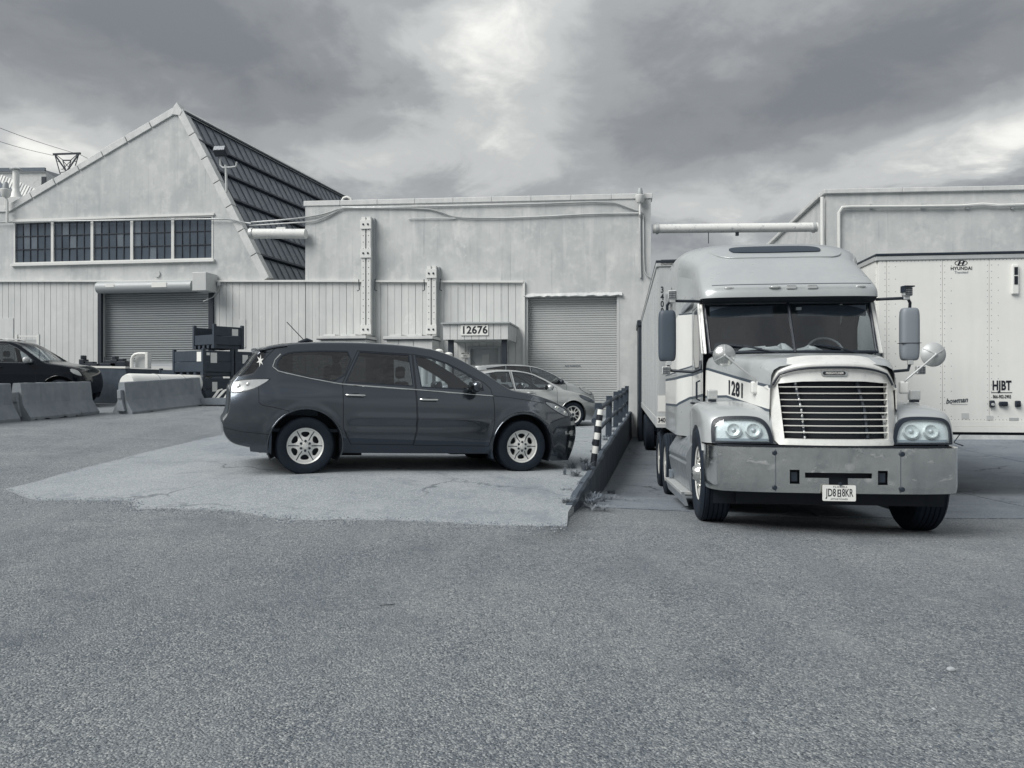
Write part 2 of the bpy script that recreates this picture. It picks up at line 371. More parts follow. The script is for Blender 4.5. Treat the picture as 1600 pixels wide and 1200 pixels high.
def ground_mat(name, base, light, dark, agg, bump, cracks=0.0, patch=.35, tracks=False, wear=0.0):
    m = bpy.data.materials.new(name); m.use_nodes = True; nt = m.node_tree; b = nt.nodes['Principled BSDF']; N = nt.nodes.new; L = nt.links.new
    b.inputs['Roughness'].default_value = .88; b.inputs['Specular IOR Level'].default_value = .35
    g = N('ShaderNodeNewGeometry'); pos = g.outputs['Position']
    def nz(scale, det=4, rough=.6, loc=(0, 0, 0), st=(1, 1, 1)):
        mp = N('ShaderNodeMapping'); mp.inputs['Location'].default_value = loc; mp.inputs['Scale'].default_value = st; L(pos, mp.inputs[0])
        n = N('ShaderNodeTexNoise'); n.inputs['Scale'].default_value = scale; n.inputs['Detail'].default_value = det; n.inputs['Roughness'].default_value = rough; L(mp.outputs[0], n.inputs[0]); return n.outputs[0]
    def vor(scale, feat='F1', rand=1.0):
        n = N('ShaderNodeTexVoronoi'); n.feature = feat; n.inputs['Scale'].default_value = scale; n.inputs['Randomness'].default_value = rand; L(pos, n.inputs['Vector']); return n
    def mr(x, a, bb, c=0, d=1):
        r = N('ShaderNodeMapRange'); r.inputs[1].default_value = a; r.inputs[2].default_value = bb; r.inputs[3].default_value = c; r.inputs[4].default_value = d; L(x, r.inputs[0]); return r.outputs[0]
    def mix(f, a, c, blend='MIX'):
        x = N('ShaderNodeMixRGB'); x.blend_type = blend
        for i, q in enumerate((f, a, c)):
            if hasattr(q, 'node'): L(q, x.inputs[i])
            elif isinstance(q, tuple): x.inputs[i].default_value = (*q, 1)
            else: x.inputs[i].default_value = q
        return x.outputs[0]
    v1 = vor(agg); cellc = N('ShaderNodeSeparateColor'); L(v1.outputs['Color'], cellc.inputs[0])
    v2 = vor(agg * 2.3); cell2 = N('ShaderNodeSeparateColor'); L(v2.outputs['Color'], cell2.inputs[0])
    c = mix(mr(nz(.35, 5), .35, .65), duo(base * (1 - patch * .5)), duo(base * (1 + patch * .5)))
    c = mix(mr(nz(2.2, 6, .65, (3, 4, 0)), .45, .75, 0, .45), c, duo(base * .72))
    c = mix(mr(cellc.outputs[0], .55, 1, 0, .75), c, duo(light)); c = mix(mr(cellc.outputs[1], .62, 1, 0, .85), c, duo(dark))
    c = mix(mr(cell2.outputs[0], .8, .97, 0, .8), c, duo(min(.6, light * 1.6))); c = mix(mr(cell2.outputs[1], .7, 1, 0, .7), c, duo(dark))
    if wear:
        c = mix(mr(nz(.9, 8, .72, (7, 1, 0)), .52, .66, 0, wear), c, duo(base * .55))
        c = mix(mr(nz(1.3, 8, .7, (1, 9, 0)), .54, .7, 0, wear), c, duo(min(.6, base * 1.3)))
    if tracks:
        for (cx, cy, rad, w, amt, tone) in ((-7.5, 2.5, 9.6, .16, .42, 1.5), (-7.5, 2.5, 11.7, .16, .42, 1.5), (-9.5, 1.0, 14.6, .15, .35, 1.45), (12, -1.5, 9.0, .2, .35, .62), (12, -1.5, 10.9, .2, .30, .62), (1.0, 22.0, 16.2, .5, .30, .7)):
            dv = N('ShaderNodeVectorMath'); dv.operation = 'DISTANCE'; L(pos, dv.inputs[0]); dv.inputs[1].default_value = (cx, cy, 0)
            a_ = N('ShaderNodeMath'); a_.operation = 'SUBTRACT'; L(dv.outputs['Value'], a_.inputs[0]); a_.inputs[1].default_value = rad
            b_ = N('ShaderNodeMath'); b_.operation = 'ABSOLUTE'; L(a_.outputs[0], b_.inputs[0])
            m1 = N('ShaderNodeMath'); m1.operation = 'MULTIPLY'; L(mr(b_.outputs[0], w * .3, w, amt, 0), m1.inputs[0]); L(mr(nz(1.1, 6, .7, (cx, 3, 0)), .42, .66), m1.inputs[1])
            c = mix(m1.outputs[0], c, duo(base * tone))
        c = mix(mr(nz(.55, 7, .66, (13, 5, 0)), .60, .72, 0, .45), c, duo(base * .55))      # old oil and damp patches
        c = mix(mr(nz(3.1, 3, .5, (1, 17, 0)), .74, .80, 0, .55), c, duo(base * .4))
        c = mix(mr(nz(1.0, 4, .6, (0, 0, 0), (1.4, .16, 1)), .5, .72, 0, .28), c, duo(base * 1.35))
        c = mix(mr(nz(1.0, 4, .6, (4, 2, 0), (1.8, .2, 1)), .52, .72, 0, .3), c, duo(base * .7))
    h = mr(v1.outputs['Distance'], 0, .7, 1, 0); hb = N('ShaderNodeMath'); hb.operation = 'ADD'; L(h, hb.inputs[0]); L(nz(agg * 3, 3), hb.inputs[1])
    hh = hb.outputs[0]
    if cracks:
        wv = N('ShaderNodeVectorMath'); wv.operation = 'ADD'; nn = N('ShaderNodeTexNoise'); nn.inputs['Scale'].default_value = 1.8; nn.inputs['Detail'].default_value = 6; L(pos, nn.inputs['Vector'])
        ws = N('ShaderNodeVectorMath'); ws.operation = 'SCALE'; ws.inputs['Scale'].default_value = .9; L(nn.outputs['Color'], ws.inputs[0]); L(pos, wv.inputs[0]); L(ws.outputs[0], wv.inputs[1])
        ve = N('ShaderNodeTexVoronoi'); ve.feature = 'DISTANCE_TO_EDGE'; ve.inputs['Scale'].default_value = .42; L(wv.outputs[0], ve.inputs['Vector'])
        cr = mr(ve.outputs['Distance'], .002, .013, 1, 0); gate = mr(nz(.5, 3, .5, (2, 2, 0)), .46, .58)
        cm = N('ShaderNodeMath'); cm.operation = 'MULTIPLY'; L(cr, cm.inputs[0]); L(gate, cm.inputs[1])
        cs = N('ShaderNodeMath'); cs.operation = 'MULTIPLY'; L(cm.outputs[0], cs.inputs[0]); cs.inputs[1].default_value = cracks
        c = mix(cs.outputs[0], c, duo(base * .16))
    L(c, b.inputs['Base Color'])
    bp = N('ShaderNodeBump'); bp.inputs['Strength'].default_value = bump; bp.inputs['Distance'].default_value = .012; L(hh, bp.inputs['Height']); L(bp.outputs[0], b.inputs['Normal'])
    return m
M_asph = ground_mat('asphalt', .235, .50, .08, 76, 1.0, cracks=.10, patch=.5, tracks=True, wear=.4)
M_pad = ground_mat('concrete_slab', .275, .34, .20, 60, .3, cracks=.6, patch=.45, wear=.65)
M_ramp = ground_mat('concrete_ramp', .19, .24, .13, 60, .3, cracks=1.0, patch=.4, wear=.5)

def ground_sheet():
    ys = sorted(set([-300, -120, -60, -30, -15] + [round(-8 + .45 * i, 3) for i in range(int(46 / .45))] + [40, 46, 55, 70, 100, 160, 300, 700, 1500]))
    aa = [-1500, -600, -250, -120, -70, -50, -40, -32, -26, -22] + [-19 + .5 * i for i in range(38)] + [-.0001, .0001] + [.5 * i for i in range(1, 40)] + [20.5, 24, 28, 34, 42, 55, 80, 130, 260, 600, 1500]
    mb = MB(); nx = len(aa)
    vs = []
    for y in ys:
        for a in aa:
            x = a + xw(min(max(y, 0), 40)); vs.append((x, y, (z_ramp(x, y) if a > 0 else z_pad(x, y))))
    fs = [(j * nx + i, j * nx + i + 1, (j + 1) * nx + i + 1, (j + 1) * nx + i) for j in range(len(ys) - 1) for i in range(nx - 1)]
    mb.add(vs, fs); me = mb.mesh('ground', M_asph, 180, merge=False); return struct(link('ground', me))
ground_sheet()
def slab(name, outline, zf, dz, m, step=.45):
    vs, fs, c = triangulate(outline, step=step); mb = MB(); mb.add([(x, y, zf(x, y) + dz) for x, y in vs], [tuple(map(int, f)) for f in fs])
    # a thin broken edge
    q = dens(outline, step); n = len(q); mb.add([(x, y, zf(x, y) + dz) for x, y in q] + [(x, y, zf(x, y) - .05) for x, y in q], [(i, (i + 1) % n, (i + 1) % n + n, i + n) for i in range(n)])
    return struct(mb.build(name, m, smooth=60))
def ragged(a, b, amp, k, rnd):
    a = Vector(a); b = Vector(b); t = (b - a).normalized(); n = Vector((-t.y, t.x)); out = []; o = 0
    for i in range(k):
        o = .72 * o + rnd.uniform(-amp, amp); out.append(tuple(a.lerp(b, i / k) + n * o * math.sin(math.pi * min(1, (i + .5) / k)) ** .3))
    return out
rn = random.Random(3)
def gpx(px, py, z): d = (CAMH - z) * FPX / (py - 600); return ((px - 800) / FPX * d, d)
pad_front = [gpx(8, 765, .2), gpx(60, 779, .2), gpx(150, 783, .18), gpx(205, 786, .17), gpx(213, 795, .165), gpx(290, 797, .16), gpx(370, 800, .15), gpx(435, 809, .14), gpx(460, 812, .135), gpx(560, 813, .125), gpx(700, 817, .11), gpx(800, 821, .10), gpx(886, 822, .085)]
po = []
for a, b in zip(pad_front, pad_front[1:]): po += ragged(a, b, .015, 11, rn)
po.append(pad_front[-1])
po += [(xw(y) - .02, y) for y in (8.35, 9, 10, 12, 14, 16, 18, 20, 22, 24, 26, 27.9)]
po += [(-2, 28.9), (-5.5, 29.3)]
for y0, y1 in ((29.3, 20), (20, 15), (15, 12), (12, 9.6)):
    xa = lambda y: -6.2 + (y - 9.47) * .115
    po += ragged((xa(y0), y0), (xa(y1), y1), .03, 9, rn)
slab('concrete_pavement', po, z_pad, .012, M_pad)
# the sunken truck ramp: cast in separate slabs with open joints
def ramp_slab(x0f, x1f, y0, y1, j, rag=False):
    pts = []
    n = 10
    A = (x0f(y0), y0); B = (x1f(y0), y0)
    pts += ragged(A, B, .03 if rag else .008, n, rn) + [B]
    pts += [(x1f(y0 + (y1 - y0) * k / 4), y0 + (y1 - y0) * k / 4) for k in range(1, 4)]
    pts += ragged((x1f(y1), y1), (x0f(y1), y1), .008, n, rn)
    pts += [(x0f(y1), y1)] + [(x0f(y1 + (y0 - y1) * k / 4), y1 + (y0 - y1) * k / 4) for k in range(1, 4)]
    return slab('ramp_pavement', pts, z_ramp, .012, M_ramp)
ystart = [9.35, 11.2, 12.9, 15.6, 19.5, 23.5, 28.3]
for i, (ya, yb) in enumerate(zip(ystart, ystart[1:])):
    for k, (oa, ob) in enumerate(((.03, 2.9), (2.93, 6.1), (6.13, 9.8), (9.83, 14.5), (14.53, 20))):
        yo = .15 * k if i == 0 else 0
        ramp_slab(lambda y, o=oa: xw(y) + o, lambda y, o=ob: xw(y) + o, ya + yo + .012, yb - .012, i, rag=(i == 0))

# ================================================================== MATERIALS of the place
M_stucco = mat('stucco_paint', .52, .85, var=.6, vscale=.75, bump=.25, bscale=18, streak=.3, drip=.35)
M_stucco2 = mat('stucco_paint_pale', .53, .85, var=.6, vscale=.7, bump=.2, bscale=22, streak=.34, drip=.4)
M_coping = mat('coping_metal', .58, .6, var=.35, vscale=2.2, streak=.25, stain=.12)
M_siding = mat('siding_paint', .57, .55, var=.25, vscale=.8, streak=.3, drip=.35)
M_gap = mat('joint_shadow_gap', .02, .9)
M_trimw = mat('white_trim', .66, .5, var=.2, vscale=3)
M_dark = mat('dark_steel', .02, .5, var=.2, vscale=5)
M_blk = mat('black_rubber', .008, .7)
M_shut = mat('shutter_paint', .38, .45, var=.15, vscale=1.2)
M_shut2 = mat('shutter_paint_pale', .50, .5, var=.15, vscale=1.0)
M_galv = mat('galvanised', .50, .45, .3, var=.3, vscale=4)
M_pipe = mat('peeling_pipe_paint', .66, .6, var=.3, vscale=3, stain=.75)
M_wglass = mat('dirty_window_glass', .085, .10, var=.5, vscale=3.5)
M_wglass2 = mat('dusty_window_glass', .15, .2, var=.4, vscale=5)
M_roofdk = mat('roof_sheet_dark', .15, .34, var=.4, vscale=2.5, streak=.2)
M_white = mat('white_paint', .74, .45, var=.12, vscale=3)
M_ink = mat('black_ink', .008, .6)
M_conc = mat('cast_concrete', .26, .9, var=.45, vscale=1.6, bump=.35, bscale=30, streak=.35, stain=.2)
M_conc_dk = mat('shade_dark_concrete', .075, .9, var=.45, vscale=2.2, bump=.4, bscale=28, streak=.4, stain=.3)  # base colour darkened for the shade in the ramp gap; stains are its own

# ================================================================== THE GABLED BUILDING (left)
gb = thing('gabled_building', 'pale rendered factory building with a steep gable, window band and dark sloping roof', 'building', fq(-16, .9))
zl = lambda s: interp(s, [fs_(fp(0, 438)), fs_(fp(820, 441))], [fp(0, 438).z, fp(820, 441).z])     # ledge height
s_corner = fs_(fp(478, 400)); s_left = -28.0
pe = fsz(16, 331); ap = fsz(277, 177); lo_ = fsz(412, 440)
wall_out = [(s_left, zl(s_left)), (lo_[0], zl(lo_[0])), lo_, ap, pe, (s_left, pe[1])]
w0, w1 = fsz(22, 347), fsz(333, 405); wz0, wz1 = w1[1], w0[1]; ws0, ws1 = w0[0], w1[0]
mb = MB(); plate(mb, wall_out, [[(ws0, wz0), (ws1, wz0), (ws1, wz1), (ws0, wz1)]], lambda s, z, t: fq(s, z, -t), 0, .35)
mb.build('gable_wall', M_stucco, gb, world=True)
# lower wall behind the siding with the truck door opening
d0, d1 = fsz(160, 452), fsz(331, 560); 
mb = MB(); plate(mb, [(s_left, -.6), (s_corner, -.6), (s_corner, zl(s_corner) - .01), (s_left, zl(s_left) - .01)], [[(d0[0], 2.2), (d1[0], 2.2), (d1[0], d0[1]), (d0[0], d0[1])]], lambda s, z, t: fq(s, z, .03 - t), 0, .35)
mb.build('base_wall', M_siding, gb, world=True)
# ledge over the siding
mb = MB()
def ledge(a, b, name, parent, m=M_trimw, h=.07, d=.16):
    q = MB(); q.prism([fq(a, zl(a) - h / 2, .02), fq(b, zl(b) - h / 2, .02), fq(b, zl(b) + h / 2, .02), fq(a, zl(a) + h / 2, .02)], FN * d); return q.build(name, m, parent, world=True)
ledge(s_left, s_corner - .005, 'ledge_trim', gb)
# siding boards, one by one
pm = MB(); pm.box((-.128, 0, 0), (.128, .035, 1)); board_mesh = pm.mesh('siding_board', M_siding)
def boards(parent, a, b, z0, skip=(), rnd=random.Random(5), over=None):
    k = int((b - a) / .27); w = (b - a) / k
    for i in range(k):
        s = a + w * (i + .5)
        z0_ = z0
        if any(p < s < q for p, q in skip):
            if over is None: continue
            z0_ = over
        o = link('siding_board', board_mesh, parent); zz = zl(s) - .04
        o.location = fq(s, z0_, .033) - Vector(parent.location); o.rotation_euler = (0, rnd.uniform(-.0008, .0008), -FA + math.pi + rnd.uniform(-.006, .006)); o.scale = (w / .27, 1, zz - z0_)
boards(gb, fs_(fp(-40, 438)), s_corner, -.4, skip=[(d0[0] - .12, d1[0] + .22)])
mb = MB(); zz0 = d0[1]; sm = (d0[0] + d1[0]) / 2
# coping pieces along both rakes and the eave
def rake(a, b, n, w, parent, dep=.42, up=.0, rnd=random.Random(2)):
    A = Vector(a); B = Vector(b)
    for i in range(n):
        p = A.lerp(B, i / n); q = A.lerp(B, (i + 1) / n - .004); t = (B - A).normalized(); nn = Vector((-t.y, t.x)); nn = nn if nn.y > 0 else -nn
        j = rnd.uniform(-.015, .015); u = MB(); u.prism([fq(p.x - nn.x * .0 , p.y, .06) , fq(q.x, q.y, .06), fq(q.x + nn.x * (w + j), q.y + nn.y * (w + j), .06), fq(p.x + nn.x * (w + j), p.y + nn.y * (w + j), .06)], -FN * dep)
        u.build('coping', M_coping, parent, world=True, bevel=.015)
rake(pe, ap, 7, .26, gb); q = MB(); q.prism([fq(ap[0] - .22, ap[1] - .05, .075), fq(ap[0] + .16, ap[1] - .12, .075), fq(ap[0] + .26, ap[1] + .05, .075), fq(ap[0] + .02, ap[1] + .42, .075), fq(ap[0] - .12, ap[1] + .25, .075)], -FN * .46); q.build('apex_cap', M_coping, gb, world=True, bevel=.02)
rake(ap, lo_, 7, .30, gb); rake((s_left, pe[1]), pe, 6, .26, gb)
# windows: five frames of three rows of panes
wx = [22, 82, 144, 206, 270, 333]
pmesh = {}
for k, mm in enumerate((M_wglass, M_wglass2)):
    q = MB(); q.box((-.5, -.004, -.5), (.5, .004, .5)); pmesh[k] = q.mesh('pane', mm)
rw = random.Random(11)
for i in range(5):
    a = fs_(fp(wx[i], 376)); b = fs_(fp(wx[i + 1], 376)); ncol = 5; nrow = 3
    q = MB(); f = .055
    q2 = q
    def bar(s0, s1, z0, z1, o0=-.09, o1=.02): q.prism([fq(s0, z0, o0), fq(s1, z0, o0), fq(s1, z1, o0), fq(s0, z1, o0)], FN * (o1 - o0))
    bar(a + .002, a + f, wz0, wz1); bar(b - f, b - .002, wz0, wz1); bar(a + f, b - f, wz0, wz0 + f); bar(a + f, b - f, wz1 - f, wz1)
    win = q.build('window', M_trimw, gb, world=True)
    q = MB(); cw = (b - a - 2 * f) / ncol; ch = (wz1 - wz0 - 2 * f) / nrow
    for c in range(1, ncol): bar(a + f + cw * c - .010, a + f + cw * c + .010, wz0 + f, wz1 - f, -.07, -.02)
    for r in range(1, nrow): bar(a + f, b - f, wz0 + f + ch * r - .011, wz0 + f + ch * r + .011, -.068, -.018)
    mu = MB(); mu.v = [p - Vector(gb.location) for p in q.v]; mu.f = q.f; mu.m = q.m; mu.build('muntin', M_dark, win)
    for c in range(ncol):
        for r in range(nrow):
            o = link('pane', pmesh[1 if rw.random() < .12 else 0], win); o.location = fq(a + f + cw * (c + .5), wz0 + f + ch * (r + .5), -.055) - Vector(gb.location)
            o.rotation_euler = (rw.uniform(-.03, .03), 0, -FA + rw.uniform(-.02, .02)); o.scale = (cw, 1, ch)
q = MB(); q.prism([fq(ws0 - .08, wz0 - .10, 0), fq(ws1 + .08, wz0 - .10, 0), fq(ws1 + .08, wz0 - .005, 0), fq(ws0 - .08, wz0 - .005, 0)], FN * .12); q.build('window_sill', M_trimw, gb, world=True)
q = MB(); q.prism([fq(ws0 - .06, wz1 + .005, 0), fq(ws1 + .06, wz1 + .005, 0), fq(ws1 + .06, wz1 + .09, 0), fq(ws0 - .06, wz1 + .09, 0)], FN * .07); q.build('window_head', M_trimw, gb, world=True)
q = MB(); q.prism([fq(ws0 - .5, wz0 - .5, -3), fq(ws1 + .5, wz0 - .5, -3), fq(ws1 + .5, wz1 + .5, -3), fq(ws0 - .5, wz1 + .5, -3)], FN * -.1); q.build('inner_wall', M_dark, gb, world=True)
# the steep dark roof slope running back: sheets between purlins
RD = Vector((3.65, 15, 0)).normalized(); Rg = fp(284, 176); Ee = fp(412, 440)
NR, NC, CWD = 6, 40, .55
def rp(u, v, o=0.0):   # u metres back, v 0 ridge .. 1 eave
    nrm = (RD.cross(Ee - Rg)).normalized(); nrm = nrm if nrm.x > 0 else -nrm
    return Rg.lerp(Ee, v) + RD * u + nrm * o
rr = random.Random(4)
for r in range(NR):
    va, vb = (r + .10) / NR, (r + 1) / NR
    for c in range(NC):
        u0 = .15 + c * CWD; t = rr.uniform(0, .012); q = MB()
        A = [rp(u0 + .012, va, .03 + t), rp(u0 + CWD - .012, va, .03 + t), rp(u0 + CWD - .012, vb, .05), rp(u0 + .012, vb, .05)]
        q.prism(A, (rp(0, 0, -.02) - rp(0, 0, 0)))
        q.prism([rp(u0 + CWD - .02, va, .05), rp(u0 + CWD + .02, va, .05), rp(u0 + CWD + .02, vb, .07), rp(u0 + CWD - .02, vb, .07)], (rp(0, 0, .02) - rp(0, 0, 0)))
        q.build('roof_panel', M_roofdk, gb, world=True)
    q = MB(); q.prism([rp(0, r / NR, 0), rp(NC * CWD, r / NR, 0), rp(NC * CWD, va - .004, 0), rp(0, va - .004, 0)], rp(0, 0, .16) - rp(0, 0, 0)); q.build('purlin', M_dark, gb, world=True)
q = MB(); q.prism([rp(0, 0, -.05), rp(NC * CWD, 0, -.05), rp(NC * CWD, 1, -.05), rp(0, 1, -.05)], rp(0, 0, -.2) - rp(0, 0, 0)); q.build('roof_deck', M_dark, gb, world=True)
for i in range(14):
    q = MB(); q.prism([rp(i * 1.6, -.025, 0), rp(i * 1.6 + 1.58, -.025, 0), rp(i * 1.6 + 1.58, .018, .1), rp(i * 1.6, .018, .1)], Vector((-.05, 0, .12))); q.build('ridge_cap', M_coping, gb, world=True, bevel=.02)
# left slope of the roof (turned away from the street) and rear wall, so the body is closed
PL = fq(pe[0], pe[1], 0); AP = fq(ap[0], ap[1], 0); q = MB(); BK = RD * 22
q.add([PL - FN * .3, AP - FN * .3, AP + BK, PL + BK], [(0, 1, 2, 3)]); q.add([fq(s_left, pe[1], -.3), PL - FN * .3, PL + BK, fq(s_left, pe[1], -.3) + BK], [(0, 1, 2, 3)])
q.add([PL + BK, AP + BK, Ee + BK, Vector((Ee.x, Ee.y, 0)) + BK, Vector((PL.x, PL.y, 0)) + BK], [(0, 1, 2, 3, 4)]); q.build('roof_slope', M_roofdk, gb, world=True)
# truck door
zt, zb = d0[1], 2.33
q = MB(); n = 33; prof = []
for i in range(n + 1):
    z = zb + (zt - zb) * i / n; prof += [(z, .0)] if False else []
rows = []
for i in range(n):
    z0 = zb + (zt - zb) * i / n; h = (zt - zb) / n; rows += [(z0, -.225), (z0 + h * .22, -.165), (z0 + h * .72, -.16), (z0 + h * .93, -.225)]
vs = []; fs = []
for z, o in rows: vs += [fq(d0[0] + .02, z, o), fq(d1[0] - .02, z, o)]
for i in range(len(rows) - 1): fs.append((2 * i, 2 * i + 1, 2 * i + 3, 2 * i + 2))
q.add(vs, fs); shd = q.build('roller_shutter', M_shut, gb, world=True)
for sa, sb in ((d0[0] - .10, d0[0] + .06), (d1[0] - .06, d1[0] + .14)):
    q = MB(); q.prism([fq(sa, 1.9, .03), fq(sb, 1.9, .03), fq(sb, zt, .03), fq(sa, zt, .03)], FN * .13); q.build('door_jamb', M_dark, gb, world=True, bevel=.01)
hz = fp(240, 448, .3); hs0 = fs_(fp(153, 448, .3)); hs1 = fs_(fp(301, 448, .3)); hr = .23
q = MB(); Mx = axes(fq(hs0, hz.z, .26), -UP, FN, FE); q.lathe([(.01, 0), (hr, 0), (hr, hs1 - hs0), (.01, hs1 - hs0)], Mx, 20)
q.prism([fq(hs0, hz.z - hr * .2, .035), fq(hs1, hz.z - hr * .2, .035), fq(hs1, hz.z + hr, .035), fq(hs0, hz.z + hr, .035)], FN * .22)
q.build('shutter_housing', M_shut, gb, smooth=35, world=True)
a, b = fs_(fp(300, 440, .9)), fs_(fp(318, 440, .9)); zt1, zb1 = fp(310, 425, .9).z, fp(310, 454, .9).z
q = MB(); q.prism([fq(a, zb1, .04), fq(b + .1, zb1, .04), fq(b + .1, zt1, .04), fq(a, zt1, .04)], FN * .85); q.build('motor_box', M_shut2, gb, world=True, bevel=.02)
for px, w, h in ((171, .36, .12), (248, .62, .20)):
    s = fs_(fp(px, 446, .5)); q = MB(); q.prism([fq(s - w / 2, hz.z - h / 2 + .05, .485), fq(s + w / 2, hz.z - h / 2 + .05, .485), fq(s + w / 2, hz.z + h / 2 + .05, .485), fq(s - w / 2, hz.z + h / 2 + .05, .485)], FN * .012); q.build('sticker', M_white, gb, world=True)
q = MB(); p = fp(344, 447, .05); q.tube([p + FN * .05 + UP * .1, p + FN * .05 - UP * .1, p + FN * .1 - UP * .45 - FE * .25, p + FN * .1 - UP * .6 - FE * .65], .022, 6); q.box((-.06, -.05, -.1), (.06, .05, .1), 0, Matrix.Translation(p + FN * .08 + UP * .1)); q.build('motor_cable', M_shut2, gb, world=True)
# pale flush panels let into the siding
for (x0, y0, x1, y1) in ((-30, 497, 21, 532), (366, 499, 384, 543), (369, 547, 400, 590), (0, 0, 0, 0)):
    if x1 == 0: continue
    q = MB(); q.prism([fp(x0, y1, .07), fp(x1, y1, .07), fp(x1, y0, .07), fp(x0, y0, .07)], FN * .02); q.build('patch_panel', M_siding, gb, world=True)
q = MB(); p = fp(246, 428, .0); q.lathe([(.01, .05), (.13, .05), (.13, 0)], axes(p, FE, UP, FN), 16); q.build('round_vent', M_stucco2, gb, smooth=30, world=True)

# ================================================================== THE FLAT-ROOFED BLOCK (middle)
fb = thing('flat_roofed_building', 'pale rendered flat roofed block with board siding, wide grey shutter and entrance', 'building', fq(-4, .5))
c0 = fsz(478, 318); c1 = fsz(1015, 306); sR = fs_(fp(1017, 400)); s_sid = fs_(fp(820, 500)); gd0, gd1 = fsz(821, 463), fsz(968, 650)
up_out = [(s_corner, zl(s_corner)), (s_sid, zl(s_sid)), (s_sid, -.6), (gd0[0], -.6), (gd0[0], gd0[1]), (gd1[0], gd0[1]), (gd1[0], -.6), (sR, -.6), (sR, c1[1]), (s_corner, c0[1])]
up_out = [(s_corner, zl(s_corner)), (s_sid, zl(s_sid)), (s_sid, gd0[1] + .02), (gd1[0], gd0[1] + .02), (gd1[0], -.6), (sR, -.6), (sR, c1[1]), (s_corner, c0[1])]
q = MB(); plate(q, up_out, [], lambda s, z, t: fq(s, z, .06 - t), 0, .4); q.build('front_wall', M_stucco2, fb, world=True)
de0, de1 = fs_(fp(735, 600)), fs_(fp(780, 600)); dz1 = fp(757, 544).z
q = MB(); plate(q, [(s_corner + .005, -.6), (s_sid, -.6), (s_sid, zl(s_sid) - .01), (s_corner + .005, zl(s_corner) - .01)], [[(de0, -.2), (de1, -.2), (de1, dz1), (de0, dz1)]], lambda s, z, t: fq(s, z, .03 - t), 0, .3); q.build('base_wall', M_siding, fb, world=True)
ledge(s_corner + .005, s_sid - .03, 'ledge_trim', fb)
boards(fb, s_corner + .02, s_sid - .06, -.3, skip=[(de0 - .1, de1 + .1)], over=dz1 + .08)
q = MB(); q.prism([fq(s_sid - .06, -.5, .035), fq(s_sid + .02, -.5, .035), fq(s_sid + .02, zl(s_sid), .035), fq(s_sid - .06, zl(s_sid), .035)], FN * .12); q.build('corner_trim', M_trimw, fb, world=True)
# roof edge: coping pieces
nco = 9
for i in range(nco):
    a = s_corner - .06 + (sR + .12 - s_corner) * i / nco; b = s_corner - .06 + (sR + .12 - s_corner) * (i + 1) / nco - .006; za = interp(a, [s_corner, sR], [c0[1], c1[1]]); zb_ = interp(b, [s_corner, sR], [c0[1], c1[1]])
    q = MB(); q.prism([fq(a, za - .12, .10), fq(b, zb_ - .12, .10), fq(b, zb_ + .08, .10), fq(a, za + .08, .10)], -FN * .6); q.build('coping', M_coping, fb, world=True, bevel=.02)
q = MB(); q.prism([fq(s_corner, -.5, -.345), fq(s_corner + .3, -.5, -.345), fq(s_corner + .3, c0[1] - .15, -.345), fq(s_corner, c0[1] - .15, -.345)], -FN * 24); q.build('side_wall', M_stucco, fb, world=True)
q = MB(); q.prism([fq(sR - .3, -.6, -.345), fq(sR, -.6, -.345), fq(sR, c1[1] - .15, -.345), fq(sR - .3, c1[1] - .15, -.345)], -FN * 24); q.build('side_wall', M_stucco, fb, world=True)
q = MB(); q.prism([fq(s_corner, c0[1] - .6, -.35), fq(sR, c1[1] - .6, -.35), fq(sR, c1[1] - .45, -.35), fq(s_corner, c0[1] - .45, -.35)], -FN * 24); q.build('roof', M_roofdk, fb, world=True)
# wide grey shutter
z0s, z1s = .3, gd0[1] + .02; n = 54; rows = []
for i in range(n):
    z0 = z0s + (z1s - z0s) * i / n; h = (z1s - z0s) / n; rows += [(z0, -.215), (z0 + h * .2, -.18), (z0 + h * .78, -.178), (z0 + h * .95, -.215)]
vs = []; fs = []
for z, o in rows: vs += [fq(gd0[0] + .02, z, o), fq(gd1[0] - .01, z, o)]
for i in range(len(rows) - 1): fs.append((2 * i, 2 * i + 1, 2 * i + 3, 2 * i + 2))
q = MB(); q.add(vs, fs); q.build('roller_shutter', M_shut2, fb, world=True)
q = MB(); q.prism([fq(gd0[0] - .02, .2, -.02), fq(gd0[0] + .10, .2, -.02), fq(gd0[0] + .10, z1s, -.02), fq(gd0[0] - .02, z1s, -.02)], FN * .09); q.prism([fq(gd1[0] - .10, .2, -.02), fq(gd1[0] - .002, .2, -.02), fq(gd1[0] - .002, z1s, -.02), fq(gd1[0] - .10, z1s, -.02)], FN * .09); q.build('shutter_track', M_shut2, fb, world=True)
rg = random.Random(8); q = MB(); a = gd0[0] - .05; L_ = gd1[0] + .10 - a; up_ = []; dn_ = []
for i in range(25):
    s = a + L_ * i / 24; up_.append(fq(s, gd0[1] + .09 + rg.uniform(-.012, .012), .06)); dn_.append(fq(s, gd0[1] - .02 + rg.uniform(-.03, .02), .19 + rg.uniform(-.02, .02)))
q.add(up_ + dn_ + [p - FN * .03 - UP * .03 for p in dn_], [(i, i + 1, i + 26, i + 25) for i in range(24)] + [(25 + i, 26 + i, 51 + i, 50 + i) for i in range(24)]); q.build('drip_flashing', M_stucco2, fb, world=True)
MT = lambda p: axes(p - Vector(fb.location), FE, UP, FN)
text('NO PARKING', .095, MT(fp(895, 572, -.17)), mat('faded_ink', .10, .7), fb, bold=.01)
